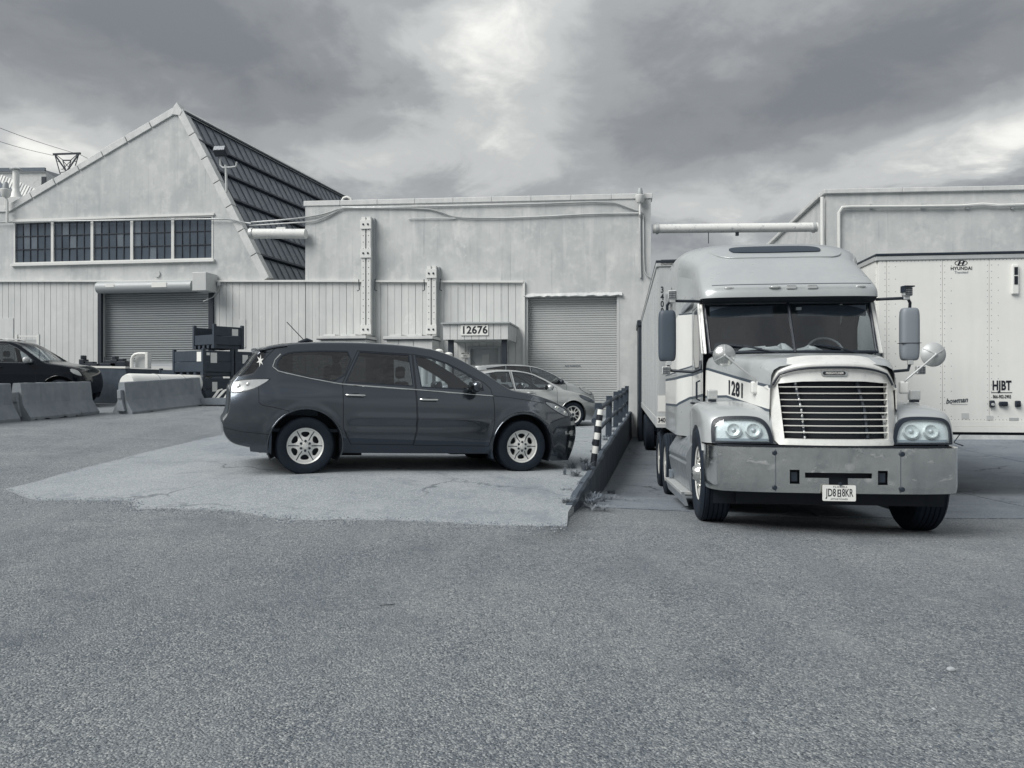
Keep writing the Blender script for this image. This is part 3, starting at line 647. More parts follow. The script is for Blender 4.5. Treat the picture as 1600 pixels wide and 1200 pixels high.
# entrance door
q = MB(); q.prism([fq(de0, .3, -.12), fq(de1, .3, -.12), fq(de1, dz1, -.12), fq(de0, dz1, -.12)], FN * .05); dr = q.build('door', M_shut, fb, world=True)
q = MB()
for a, b, z0, z1 in ((de0 - .07, de0 + .02, .3, dz1 + .07), (de1 - .02, de1 + .07, .3, dz1 + .07), (de0 + .02, de1 - .02, dz1 - .02, dz1 + .07)): q.prism([fq(a, z0, .035), fq(b, z0, .035), fq(b, z1, .035), fq(a, z1, .035)], FN * .06)
q.build('door_frame', M_shut, fb, world=True)
pa, pb = fsz(753, 554), fsz(764, 568); q = MB(); q.prism([fq(pa[0], pb[1], -.069), fq(pb[0], pb[1], -.069), fq(pb[0], pa[1], -.069), fq(pa[0], pa[1], -.069)], FN * .012); o = q.build('pane', mat('bright_pane', .5, .15), fb, world=True)
q = MB(); q.prism([fq(de1 - .14, 1.55, -.069), fq(de1 - .07, 1.55, -.069), fq(de1 - .07, 1.85, -.069), fq(de1 - .14, 1.85, -.069)], FN * .05); q.build('door_handle', M_galv, fb, world=True)
# canopy over the entrance
CD = 2.3; ca0, cb0 = fs_(fp(692, 518, CD)), fs_(fp(794, 518, CD)); czt, czb = fp(745, 506, CD).z, fp(745, 529, CD).z
q = MB(); q.prism([fq(ca0 + .03, czb, .07), fq(cb0 - .03, czb, .07), fq(cb0 - .03, czt, .07), fq(ca0 + .03, czt, .07)], FN * (CD - .12)); can = q.build('canopy', M_siding, fb, world=True)
nb = 9
for i in range(nb):
    a = ca0 + (cb0 - ca0) * i / nb + .008; b = ca0 + (cb0 - ca0) * (i + 1) / nb - .008; q = MB(); q.prism([fq(a, czb - .03, CD - .045), fq(b, czb - .03, CD - .045), fq(b, czt, CD - .045), fq(a, czt, CD - .045)], FN * .04); q.v = [p - Vector(fb.location) for p in q.v]; q.build('fascia_board', M_siding, can)
for e in (ca0, cb0 - .028):
    q = MB(); q.prism([fq(e, czb - .03, .08), fq(e + .028, czb - .03, .08), fq(e + .028, czt, .08), fq(e, czt, .08)], FN * (CD - .14)); q.v = [p - Vector(fb.location) for p in q.v]; q.build('side_panel', M_siding, can)
q = MB(); q.prism([fq(ca0 - .06, czt + .003, .065), fq(cb0 + .06, czt + .003, .065), fq(cb0 + .06, czt + .05, .065), fq(ca0 - .06, czt + .05, .065)], FN * (CD + .02)); q.v = [p - Vector(fb.location) for p in q.v]; q.build('roof_sheet', M_shut, can)
for a, b, l in ((.2, .45, 1.2), (.5, .72, .7), (.78, .98, .8)):
    q = MB(); s0 = ca0 + (cb0 - ca0) * a; s1 = ca0 + (cb0 - ca0) * b; q.prism([fq(s0, czt + .053, .3), fq(s1, czt + .053, .3), fq(s1 - .05, czt + .10, .3), fq(s0 + .1, czt + .11, .3)], FN * l * 1.5); q.v = [p - Vector(fb.location) for p in q.v]; q.build('loose_sheet', M_shut2, can)
for px in (704.5, 788):
    p = fp(px, 560, CD - .2); s = fs_(p); q = MB(); zb2 = z_pad(p.x, p.y); q.prism([fq(s - .09, zb2, CD - .3), fq(s + .09, zb2, CD - .3), fq(s + .09, czb - .001, CD - .3), fq(s - .09, czb - .001, CD - .3)], FN * .16); q.v = [p_ - Vector(fb.location) for p_ in q.v]; q.build('post', M_dark, can, bevel=.01)
# the wall to the yard behind the truck and the dock
bw = thing('dock_building', 'low rendered dock wall set back in the gap between the flat roofed blocks', 'building', fq(5, -.4, -6))
q = MB(); zt_ = 3.9; q.prism([fq(sR + .02, -.6, -6), fq(sR + 7, -.6, -6), fq(sR + 7, zt_, -6), fq(sR + .02, zt_, -6)], -FN * 10); q.build('dock_wall', M_stucco, bw, world=True)
q = MB(); q.prism([fq(sR + .6, .7, -5.99), fq(sR + 3.2, .7, -5.99), fq(sR + 3.2, 3.4, -5.99), fq(sR + .6, 3.4, -5.99)], FN * .06); q.build('dock_door', M_shut, bw, world=True)

# ================================================================== THE RIGHT BLOCK
rb = thing('corner_building', 'tall pale rendered block behind the white trailer at the right', 'building', fq(14, -.4))
e0 = fsz(1291, 299); sE = e0[0]; ztop = e0[1]; zt2 = fsz(1600, 293)[1]; sEnd = sE + 26
q = MB(); q.prism([fq(sE, -.8, 0), fq(sEnd, -.8, 0), fq(sEnd, zt2 + .05, 0), fq(sE, ztop, 0)], -FN * .4); q.build('front_wall', M_stucco, rb, world=True)
q = MB(); q.prism([fq(sE, -.8, -.402), fq(sE + .3, -.8, -.402), fq(sE + .3, ztop, -.402), fq(sE, ztop, -.402)], -FN * 22); q.build('side_wall', M_stucco, rb, world=True)
q = MB(); q.prism([fq(sE + .3, ztop - .6, -.41), fq(sEnd, ztop - .6, -.41), fq(sEnd, ztop - .4, -.41), fq(sE + .3, ztop - .4, -.41)], -FN * 22); q.build('roof', M_roofdk, rb, world=True)
for i in range(10):
    a = sE - .1 + 26 * i / 10; b = sE - .1 + 26 * (i + 1) / 10 - .006; f = lambda s: ztop + (zt2 - ztop) * (s - sE) / (fsz(1600, 293)[0] - sE)
    q = MB(); q.prism([fq(a, f(a) - .10, .10), fq(b, f(b) - .10, .10), fq(b, f(b) + .06, .10), fq(a, f(a) + .06, .10)], -FN * .6); q.build('coping', M_coping, rb, world=True, bevel=.02)
for i in range(8):
    a = .45 + 22 * i / 8; q = MB(); q.prism([fq(sE - .12, ztop - .08, -a - .05), fq(sE + .4, ztop - .08, -a - .05), fq(sE + .4, ztop + .06, -a - .05), fq(sE - .12, ztop + .06, -a - .05)], -FN * (22 / 8 - .01)); q.build('coping', M_coping, rb, world=True, bevel=.02)
rx = thing('wall_conduit', 'pale sagging conduit run across the tall corner block', 'conduit', fp(1310, 330, .1))
q = MB(); P = [fp(1311, 400, .1), fp(1311, 332, .1), fp(1316, 324, .1), fp(1330, 323.5, .1), fp(1420, 323, .1), fp(1500, 322, .1), fp(1535, 319, .1), fp(1560, 321, .1), fp(1610, 320, .1), fp(1700, 319, .1)]; q.tube(P, .055, 6); q.build('conduit_run', M_trimw, rx, world=True, smooth=60)
for px in (1360, 1440, 1510, 1580): q = MB(); p = fp(px, 323, .0); q.box((-.04, -.08, -.09), (.04, .1, .09), 0, axes(p, FE, FN, UP)); q.build('clip', M_galv, rx, world=True)
dp = tag(MB().tube([fq(sE - .14, -.3, .02), fq(sE - .14, ztop - .2, .02)], .07, 8).build('downpipe', M_trimw, smooth=60), 'pale downpipe on the corner of the tall right block', 'downpipe'); rebase(dp)
# the round pipes that bridge the gaps
pr = thing('overhead_pipe', 'thick peeling white pipe bridging the gap above the truck', 'pipe', fp(1018, 357))
A, B = fp(1020, 357.5, -.2), fp(1277, 355, -.2); q = MB(); q.tube([A, B], .165, 14); q.build('pipe_run', M_pipe, pr, smooth=50, world=True)
for t in (.02, .97): q = MB(); c = A.lerp(B, t); q.tube([c, c + (B - A).normalized() * .09], .20, 14); q.build('collar', M_galv, pr, smooth=50, world=True)
q = MB(); c = A.lerp(B, .345); q.tube([c, c - UP * .55], .014, 6); q.build('hanger_rod', M_dark, pr, world=True)
q = MB(); c = A.lerp(B, .52); q.box((-.05, -.05, -.28), (.05, .05, -.12), 0, Matrix.Translation(c)); q.build('bracket', M_dark, pr, world=True)
pl2 = thing('overhead_pipe', 'short peeling white pipe in front of the dark roof slope', 'pipe', fp(392, 365))
A, B = fp(392, 365, .3), fp(478, 365.5, .3); q = MB(); q.tube([A, B], .19, 14); q.build('pipe_run', M_pipe, pl2, smooth=50, world=True)
q = MB(); q.tube([A - FE * .02, A + FE * .1], .225, 14); q.build('collar', M_galv, pl2, smooth=50, world=True)
q = MB(); q.box((-.18, -.02, -.1), (.18, .03, .25), 0, axes(A.lerp(B, .55), FE, FN, UP)); q.build('saddle', M_trimw, pl2, world=True)
# ================================================================== CARS
M_tyre = mat('tyre_rubber', .016, .75, var=.3, vscale=9, spec=.3)
M_rim = mat('rim_silver', .74, .38, .3, var=.1, vscale=10)
M_rimdk = mat('rim_recess', .03, .6)
M_chrome = mat('chrome', .75, .12, 1.0)
M_lens = mat('lamp_lens', .55, .12, .35, var=.5, vscale=14)
M_gapc = mat('panel_gap', .004, .9)
M_priv = glass_mat('privacy_glass', .17, 1.0, .25)
M_clear = glass_mat('clear_glass', .66)
M_cabin = mat('cabin_trim', .075, .8); M_seat = mat('seat_cloth', .10, .9)
M_plastic = mat('black_plastic', .015, .45, var=.2, vscale=6)
def car_paint(name, v, metal=.55, rough=.32): return mat(name, v, rough, metal, coat=1.0, spec=.5)

def make_wheel(parent, x, y, z, r, w, style, side, rimr=None, n=40, MM=None):
    """side -1: outer face towards -y; wheel > tyre, rim"""
    rr = rimr or r * .63
    M = MM if MM is not None else Matrix.Translation((x, y, z)) @ Matrix.Rotation(R_(90 if side < 0 else -90), 4, 'X')   # local +z points outward
    h = w / 2
    q = MB(); prof = [(rr * .98, -h * .7), (r * .80, -h), (r * .93, -h * .98), (r * .985, -h * .80)]
    for k in range(5):      # ribs of the tread
        a = -h * .78 + 2 * h * .78 * k / 5; b = a + 2 * h * .78 / 5 - .012; prof += [(r, a + .002), (r, b), (r - .012, b + .003), (r - .012, b + .010)]
    prof += [(r * .985, h * .80), (r * .93, h * .98), (r * .86, h * 1.0), (r * .80, h), (rr * 1.06, h * .93), (rr * .98, h * .80)]
    q.lathe(prof, M, n); whl = q.build('wheel', M_tyre, parent, smooth=40)
    q = MB()
    face = h * .80
    def dish(a, b, t):
        rad = math.hypot(a, b) / rr; return M @ Vector((a, b, face - .012 + .02 * (1 - rad) * (1 if rad > .3 else .8) - .03 * math.exp(-((rad - .62) / .18) ** 2) + t))
    holes = []
    if style == 'six':
        for k in range(6):
            a = R_(60 * k + 30); hole = [(.50, -.09), (.67, -.26), (.79, -.20), (.82, 0), (.79, .20), (.67, .26), (.50, .09)]
            hole = smooth_poly(hole, 1); holes.append([(rr * (x_ * math.cos(a) - y_ * math.sin(a)) * .97, rr * (x_ * math.sin(a) + y_ * math.cos(a)) * .97) for x_, y_ in hole])
    elif style == 'twin':
        for k in range(5):
            for d, wd in ((0, .30), (36, .17)):
                a = R_(72 * k + d + 10); hole = [(.30, -.05), (.84, -wd), (.88, 0), (.84, wd), (.30, .05)] if d == 0 else [(.42, -.06), (.84, -wd), (.87, 0), (.84, wd), (.42, .06)]
                holes.append([(rr * (x_ * math.cos(a) - y_ * math.sin(a)), rr * (x_ * math.sin(a) + y_ * math.cos(a))) for x_, y_ in hole])
    elif style == 'steel':
        for k in range(10):
            a = R_(36 * k); holes.append([(rr * .62 * math.cos(a) + u, rr * .62 * math.sin(a) + v) for u, v in circle(0, 0, rr * .10, 10)])
    plate(q, circle(0, 0, rr * .97, 48), holes, dish, 0, -.03, step=.05, gridstep=rr * .12)
    rim = q.build('rim', M_rim, whl, smooth=35)
    q = MB(); q.lathe([(rr * .93, face - .004), (rr * 1.0, face + .008), (rr * 1.03, face + .002), (rr * .99, face - .02)], M, 40); q.build('rim_lip', M_rim, whl, smooth=50)
    q = MB(); q.lathe([(.001, -.02), (rr * .97, -.02), (rr * .97, face - .01)], M, 32); q.build('brake_disc', M_rimdk, whl, smooth=50)
    if style == 'six':
        q = MB()
        for k in range(6):
            a = R_(60 * k); ca, sa = math.cos(a), math.sin(a)
            q.grid(lambda u, v: dish(rr * ((.34 + .58 * u) * ca - (v - .5) * .05 * sa), rr * ((.34 + .58 * u) * sa + (v - .5) * .05 * ca), .0025 - .0), 6, 1)
        q.build('spoke_groove', M_rimdk, rim)
        q = MB()
        for k in range(6):
            a = R_(60 * k + 30); c = dish(rr * .27 * math.cos(a), rr * .27 * math.sin(a), .003); q.lathe([(.001, .008), (.015, .008), (.017, 0)], M @ Matrix.Translation(M.inverted() @ c), 8)
        q.build('wheel_nuts', M_rimdk, rim)
        q = MB(); q.lathe([(.001, .022), (rr * .16, .018), (rr * .20, .0)], M @ Matrix.Translation((0, 0, face - .0)), 18); q.build('hub_cap', M_rim, rim, smooth=50)
    else:
        q = MB(); q.lathe([(.001, .02), (rr * .15, .016), (rr * .19, 0)], M @ Matrix.Translation((0, 0, face - .005)), 16); q.build('hub_cap', M_rimdk if style == 'twin' else M_rim, rim, smooth=50)
    return whl

def make_car(name, label, loc, yaw, pitch, P, roll=0):
    """local frame: x forward, y to the left, z up; the outlines are side views (x, z)"""
    root = thing(name, label, 'car', loc, (roll, pitch, yaw), P.get('group'))
    paint = P['paint']; n = P.get('n', 120); step = P.get('step', .07)
    S = resample(smooth_poly([(a, 0, b) for a, b in P['S']], 2, False), n)
    ins = P['inset']
    Epts = []
    for i, p in enumerate(S):
        t = (S[min(i + 1, n - 1)] - S[max(i - 1, 0)]).normalized(); nr = Vector((t.z, 0, -t.x)); d = ins(p.x, p.z, i / (n - 1)); Epts.append(p + nr * d)
    yf = P['y']
    E = [Vector((p.x, -yf(p.x, p.z), p.z)) for p in Epts]
    pw = P.get('pw', 2.6)
    def strip(i, a):          # a in -1 .. 1
        s, e = S[i], E[i]; t = abs(a) * math.pi / 2; hh = math.sin(t) ** (2 / pw); g = 1 - max(0, math.cos(t)) ** (2 / pw)
        return Vector((s.x + (e.x - s.x) * g, (1 if a > 0 else -1) * -e.y * hh, s.z + (e.z - s.z) * g))
    # a -> even spacing with both ends refined
    A = [-1 + 2 * k / 28 for k in range(29)]
    glz = P.get('strip_glass', [])
    body = MB(); parts = {}
    for i in range(n - 1):
        mid = (S[i] + S[i + 1]) / 2
        for k in range(28):
            am = abs((A[k] + A[k + 1]) / 2); dst = body; mi = 0
            for (nm, x0, x1, z0, z1, amax) in glz:
                if x0 <= mid.x <= x1 and z0 <= mid.z <= z1 and am < amax: dst = parts.setdefault(nm, MB()); break
            dst.add([strip(i, A[k]), strip(i, A[k + 1]), strip(i + 1, A[k + 1]), strip(i + 1, A[k])], [(0, 1, 2, 3)], mi)
    # side
    out = [(p.x, p.z) for p in Epts] + [tuple(q) for q in P['sill'][::-1]]
    out2 = []
    for p in out:
        if not out2 or math.hypot(p[0] - out2[-1][0], p[1] - out2[-1][1]) > .012: out2.append(p)
    out = out2
    arches = [circle(x, z, r, 44) for x, z, r in P['arch']]
    wins = P['windows']; doors = P.get('doors', []); lamps = P.get('lamps', [])
    loops = list(arches); bandw = P.get('band', .018)
    winpoly = []
    for nm, poly, ml, sm in wins:
        pp = smooth_poly(poly, sm) if sm else poly; winpoly.append((nm, pp, ml)); loops.append(pp); loops.append(offset_poly(pp, bandw))
    lamppoly = []
    for nm, poly, ml, sm in lamps:
        pp = smooth_poly(poly, sm); lamppoly.append((nm, pp, ml)); loops += [pp, offset_poly(pp, .016)]
    doorpoly = []; gap = .0045
    for nm, poly in doors:
        loops += [offset_poly(poly, -gap), offset_poly(poly, gap)]; doorpoly.append((nm, offset_poly(poly, -gap), offset_poly(poly, gap)))
    lines = []
    seams = []
    for sm_ in P.get('seams', []):
        d = dens(sm_, step, False); l = []; r = []
        for j in range(len(d)):
            t = (Vector(d[min(j + 1, len(d) - 1)]) - Vector(d[max(0, j - 1)])).normalized(); nn = Vector((-t.y, t.x)) * .004
            l.append((d[j][0] + nn.x, d[j][1] + nn.y)); r.append((d[j][0] - nn.x, d[j][1] - nn.y))
        seams.append(l + r[::-1]); loops.append(l + r[::-1])
    two = P.get('tone')       # lower cladding outline
    if two: loops.append(two)
    vs, fs, c = triangulate(out, (), lines, loops, step=step, gridstep=P.get('grid', .055))
    keep = np.ones(len(fs), bool)
    for a in arches: keep &= ~pip(c, a)
    cls = np.zeros(len(fs), int)     # 0 paint 1 gap 2 trim  3 cladding
    if two: cls[pip(c, two)] = 3
    owner = np.full(len(fs), -1)
    for j, (nm, pin, pout) in enumerate(doorpoly):
        ring = pip(c, pout) & ~pip(c, pin); cls[ring] = 1; owner[pip(c, pin)] = j
    for s_ in seams: cls[pip(c, s_)] = 1
    wown = np.full(len(fs), -1); lown = np.full(len(fs), -1)
    for j, (nm, pp, ml) in enumerate(winpoly):
        ring = pip(c, offset_poly(pp, bandw)) & (cls != 1); cls[ring] = 2
    for j, (nm, pp, ml) in enumerate(lamppoly):
        ring = pip(c, offset_poly(pp, .016)); cls[ring] = 2
    for j, (nm, pp, ml) in enumerate(winpoly): m_ = pip(c, pp); wown[m_] = j
    for j, (nm, pp, ml) in enumerate(lamppoly): m_ = pip(c, pp); lown[m_] = j
    groups = {}
    for side in (-1, 1):
        Y = [side * yf(a, b) for a, b in vs]
        for f, k, cl, ow, wo, lo in zip(fs, keep, cls, owner, wown, lown):
            if not k: continue
            tri = [Vector((vs[i][0], Y[i], vs[i][1])) for i in f]
            if lo >= 0: key = ('lamp', lo, side)
            elif wo >= 0: key = ('win', wo, side); tri = [p + Vector((0, -side * .006, 0)) for p in tri]
            elif ow >= 0 and cl != 1: key = ('door', ow, side)
            else: key = ('body', 0, 0)
            if key[0] == 'body': dst = body
            else: dst = groups.setdefault(key, MB())
            dst.add(tri, [(0, 1, 2)], {0: 0, 1: 1, 2: 2, 3: 3}[int(cl)])
    clad = P.get('clad', M_plastic)
    bmats = [paint, M_gapc, P.get('band_mat', M_plastic), clad]
    body.build('body', bmats, root, smooth=42)
    dobj = {}
    for key, mb in groups.items():
        if key[0] == 'door': dobj[key[1:]] = mb.build('door', bmats, root, smooth=42)
    for key, mb in groups.items():
        if key[0] == 'win': nm, pp, ml = winpoly[key[1]]; mb.build(nm, ml, root, smooth=60)
        elif key[0] == 'lamp': nm, pp, ml = lamppoly[key[1]]; mb.build(nm, ml, root, smooth=60)
    for nm, mb in parts.items(): mb.build(nm, P['glassmat'].get(nm, M_clear), root, smooth=60)
    for (px, pts, r, m, nm) in P.get('trims', []):
        for side in (-1, 1):
            q = MB(); q.tube([(a, side * (yf(a, b) + .004), b) for a, b in dens(pts, .06, False)], r, 6); q.build(nm, m, root, smooth=60)
    # handles on the doors
    for j, (hx, hz, ln) in enumerate(P.get('handles', [])):
        for side in (-1, 1):
            par = dobj.get((j, side), root); y0 = yf(hx, hz)
            q = MB(); q.tube([(hx - ln / 2, side * (y0 + .0), hz), (hx - ln / 2 + .02, side * (y0 + .030), hz), (hx + ln / 2 - .02, side * (y0 + .030), hz), (hx + ln / 2, side * (y0 + .0), hz)], .014, 8); q.build('door_handle', P.get('handle_mat', M_chrome), par, smooth=60)
            q = MB(); q.grid(lambda u, v: Vector((hx + .075 * math.cos(2 * math.pi * u) * v, side * (y0 + .003), hz + .028 * math.sin(2 * math.pi * u) * v)), 16, 1); q.build('handle_recess', M_plastic, par)
    # wheel wells, floor, wheels
    for (x, z, r) in P['arch']:
        for side in (-1, 1):
            yo = yf(x, z + r * .9) - .012; yi = yo - .34; q = MB()
            q.grid(lambda u, v: Vector((x + r * 1.005 * math.cos(math.pi * (1.15 - 1.3 * u)), side * (yo + (yi - yo) * v), z + r * 1.005 * math.sin(math.pi * (1.15 - 1.3 * u)))), 24, 1)
            q.grid(lambda u, v: Vector((x + r * v * 1.005 * math.cos(math.pi * (1.15 - 1.3 * u)), side * yi, z + r * v * 1.005 * math.sin(math.pi * (1.15 - 1.3 * u)))), 24, 1)
            q.build('wheel_well', M_blk, root)
            if P.get('lip'):
                q = MB(); q.tube([(x + (r + .012) * math.cos(math.pi * t), side * (yf(x + (r + .012) * math.cos(math.pi * t), z + (r + .012) * math.sin(math.pi * t)) - .006), z + (r + .012) * math.sin(math.pi * t)) for t in [k / 24 for k in range(-2, 27)] if z + (r + .012) * math.sin(math.pi * t) > P['sillz'] - .02], .014, 6); q.build('arch_lip', P.get('lip_mat', paint), root, smooth=60)
    x0 = P['arch'][0][0]; x1 = P['arch'][1][0]; hw = P['hw']; zz = P['sillz']
    q = MB(); q.box((x0 - .55, -hw * .62, zz - .02), (x1 + .35, hw * .62, zz + .25)); q.box((x0 + .45, -hw * .90, zz + .02), (x1 - .45, hw * .90, zz + .22)); q.box((x0 - .3, -.12, zz - .10), (x0 + .9, .12, zz - .02)); q.box((x1 - .9, -.35, zz - .07), (x1 - .1, .35, zz - .02)); q.build('underbody', M_blk, root)
    for (x, z, r) in P['arch']:
        for side in (-1, 1): make_wheel(root, x, side * (P['wy']), P['wr'], P['wr'], P['ww'], P['rim'], side, P.get('rimr'))
    # mirrors
    mx_, mz = P['mirror']
    for side in (-1, 1):
        y0 = yf(mx_, mz); q = MB()
        q.grid(lambda u, v: (lambda a, b: Vector((mx_ - .03 + .085 * math.sin(b) * math.cos(a) - .05 * (1 - math.cos(b)) * .0, side * (y0 + .14 + .115 * math.cos(b)), mz + .085 * (abs(math.sin(b)) ** .6) * math.sin(a))))(2 * math.pi * u, math.pi * v), 14, 10)
        q.tube([(mx_ + .03, side * (y0 - .02), mz - .05), (mx_ - .01, side * (y0 + .09), mz - .04)], .03, 8); q.build('mirror', P.get('mirror_mat', paint), root, smooth=60)
        q = MB(); q.grid(lambda u, v: Vector((mx_ - .118, side * (y0 + .14 + .09 * v * math.cos(2 * math.pi * u)), mz + .065 * v * math.sin(2 * math.pi * u))), 16, 1); q.build('mirror_glass', M_priv, root)
    # cabin
    cb = P.get('cabin')
    if cb:
        xs, xe, zf_, zb_ = cb      # seat x of the front row, dash x, floor z, belt z
        q = MB(); q.box((xs - 2.0, -hw * .8, zf_), (xe + .35, hw * .8, zf_ + .04)); q.build('cabin_floor', M_cabin, root)
        q = MB(); q.grid(lambda u, v: Vector((xe - .28 + .55 * u, (v - .5) * 2 * hw * .86, zb_ - .06 + .05 * math.sin(math.pi * min(1, u * 1.6 + .1)))), 6, 8); q.box((xe - .28, -hw * .84, zb_ - .45), (xe - .2, hw * .84, zb_ - .06)); q.build('dashboard', M_cabin, root, smooth=50)
        for r_ in range(2 if not P.get('rows3') else 3):
            for side in (-1, 1):
                x_ = xs - r_ * .9; q = MB(); y0 = side * hw * .42
                q.box((x_ - .05, y0 - .25, zf_ + .2), (x_ + .45, y0 + .25, zf_ + .38)); q.prism([(x_ - .05, y0 - .25, zf_ + .3), (x_ + .10, y0 - .25, zf_ + .3), (x_ - .12, y0 - .22, zb_ + .13), (x_ - .22, y0 - .22, zb_ + .13)], (0, .48, 0))
                q.box((x_ - .24, y0 - .13, zb_ + .17), (x_ - .14, y0 + .13, zb_ + .34)); q.build('seat', M_seat, root, bevel=.04)
        q = MB(); Ms = Matrix.Translation((xe - .42, hw * .42, zb_ - .02)) @ Matrix.Rotation(R_(-65), 4, 'Y'); q.tube([Ms @ Vector((.185 * math.cos(a), .185 * math.sin(a), 0)) for a in [2 * math.pi * k / 24 for k in range(25)]], .016, 6, caps=False); q.tube([Ms @ Vector((-.18, 0, 0)), Ms @ Vector((0, 0, -.02)), Ms @ Vector((.18, 0, 0))], .02, 6); q.build('steering_wheel', M_cabin, root, smooth=60)
    return root

# ------------------------------------------------------------------ the dark SUV in front
M_suv = car_paint('dark_metallic_paint', .080, .9, .18)
M_suv.node_tree.nodes['Principled BSDF'].inputs['Base Color'].default_value = (.068, .081, .098, 1)
M_suvlow = mat('dark_lower_trim', .030, .5)
def suv_y(x, z):
    y = .985
    y -= .05 * max(0, (.62 - z) / .4) ** 1.6            # sill tuck
    y -= .026 * math.exp(-((z - .655) / .045) ** 2) * sstep(.5, .7, x) * (1 - sstep(1.7, 2.55, x))      # door scallop
    y += .020 * math.exp(-((z - .755) / .045) ** 2) * sstep(.45, .8, x) * (1 - sstep(1.8, 2.6, x))
    zb = 1.13; y -= .115 * max(0, (min(z, zb) - .66) / .47) ** 2 + max(0, z - zb) * .36
    for ax in (0, 3.08):
        d = math.hypot(x - ax, z - .38); y += .022 * math.exp(-((d - .50) / .05) ** 2) * (1 if z > .3 else 0)
    y += .03 * math.exp(-((z - 1.0) / .12) ** 2) * (1 - sstep(-.2, .75, x)) * sstep(-.7, -.3, x)
    tf = max(0, (x - 3.05)); y -= .36 * min(1, tf / 1.08) ** 2.3
    if z < .95: y += .05 * sstep(3.5, 3.9, x)
    tr = max(0, (-.30 - x)); y -= .22 * min(1.2, tr / .72) ** 2.2
    return max(.25, y)
def suv_inset(x, z, t):
    if x > 3.7 and z < .98: return .05
    if x < -.55 and z < 1.3: return .035
    if x > 2.9: return .05
    if 1.7 < x <= 2.9: return .045
    return .055
SUV = dict(paint=M_suv, hw=.985, n=170, step=.05, grid=.036,
    S=[(-.70, .33), (-.90, .37), (-.985, .45), (-1.03, .54), (-1.045, .67), (-1.03, .70), (-.985, .76), (-.965, .86), (-.962, 1.05), (-.955, 1.16), (-.90, 1.24), (-.80, 1.36), (-.66, 1.575), (-.60, 1.645), (-.52, 1.69), (-.31, 1.735), (0, 1.775), (.4, 1.802), (.8, 1.815), (1.2, 1.812), (1.5, 1.80), (1.72, 1.777), (1.93, 1.73), (2.14, 1.657), (2.35, 1.555), (2.565, 1.437), (2.78, 1.307), (2.90, 1.228), (3.02, 1.205), (3.2, 1.185), (3.48, 1.122), (3.74, 1.04), (3.91, .945), (4.0, .86), (4.06, .75), (4.09, .62), (4.09, .50), (4.07, .40), (4.03, .28), (3.98, .17)],
    inset=suv_inset, y=suv_y, sill=[(-.68, .30), (-.50, .285), (-.42, .285), (.40, .285), (.46, .285), (1.5, .275), (2.54, .272), (2.62, .23), (2.66, .23), (3.50, .20), (3.60, .155), (3.93, .155)], sillz=.28,
    arch=[(0, .385, .47), (3.08, .375, .47)], wr=.376, ww=.25, wy=.84, rim='six', rimr=.236,
    windows=[('quarter_window', [(.630, 1.645), (.30, 1.638), (-.10, 1.612), (-.27, 1.575), (-.345, 1.49), (-.372, 1.40), (-.30, 1.348), (.06, 1.282), (.462, 1.228)], M_priv, 1),
             ('side_window', [(.728, 1.648), (1.40, 1.635), (1.435, 1.214), (.530, 1.236)], M_priv, 0),
             ('front_window', [(1.520, 1.628), (1.75, 1.592), (1.95, 1.535), (2.15, 1.44), (2.32, 1.35), (2.46, 1.26), (2.475, 1.185), (1.575, 1.204)], M_clear, 0),
             ('rear_quarter_glass', [(-.50, 1.60), (-.60, 1.585), (-.86, 1.268), (-.70, 1.292), (-.64, 1.33)], M_priv, 1)],
    doors=[('door', [(.690, 1.668), (1.455, 1.655), (1.478, 1.18), (1.478, .60), (1.435, .395), (.585, .405), (.475, .62), (.475, 1.22)]),
           ('door', [(1.470, 1.655), (1.72, 1.625), (1.97, 1.55), (2.2, 1.445), (2.50, 1.29), (2.60, 1.20), (2.63, 1.05), (2.625, .72), (2.55, .38), (1.448, .39), (1.492, .60), (1.492, 1.18)])],
    seams=[[(-.36, 1.69), (-.50, 1.535), (-.66, 1.34), (-.72, 1.30), (-.90, 1.265)], [(-.60, 1.13), (-.595, .93), (-.55, .895), (-.42, .875), (-.22, .83)], [(2.63, 1.10), (2.85, 1.085), (3.2, 1.045), (3.44, 1.01)], [(3.52, .72), (3.75, .80), (3.85, .82)], [(-1.02, .60), (-.80, .552), (-.46, .525)]],
    tone=[(.44, .49), (1.5, .462), (2.56, .44), (2.62, .2), (.44, .2)], clad=M_suvlow,
    lamps=[('headlight', [(3.43, 1.035), (3.60, 1.015), (3.76, .955), (3.87, .87), (3.865, .82), (3.76, .845), (3.60, .925)], mat('headlamp_lens', .26, .08, .3, coat=1.0, var=.8, vscale=22), 1),
           ('tail_light', [(-.94, 1.165), (-.85, 1.20), (-.70, 1.222), (-.50, 1.234), (-.47, 1.232), (-.56, 1.165), (-.69, 1.095), (-.85, 1.058), (-.93, 1.055)], M_lens, 1)],
    strip_glass=[('windshield', 1.88, 2.88, 1.0, 2, .80), ('rear_window', -.93, -.62, 1.26, 1.60, .93)], glassmat={'rear_window': M_priv, 'windshield': M_clear},
    trims=[(0, [(-.33, 1.575), (-.40, 1.49), (-.428, 1.40), (-.36, 1.345), (.05, 1.262), (.47, 1.200), (.97, 1.178), (1.45, 1.158), (1.82, 1.140), (2.62, 1.098)], .009, M_chrome, 'belt_trim')],
    handles=[(.643, 1.057, .25), (1.665, 1.022, .25)], lip=True, mirror=(2.36, 1.225), cabin=(1.55, 2.55, .55, 1.14), rows3=True)
root_suv = make_car('parked_car', 'dark metallic family SUV with six spoke silver wheels parked on the concrete pad', (0, 0, 0), R_(21.92), R_(1.84), SUV)
_d = Vector((math.cos(R_(21.92)), math.sin(R_(21.92)), 0)); _n = Vector((-_d.y, _d.x, 0))
root_suv.location = Vector((-2.709, 10.05, .313)) + _n * .97
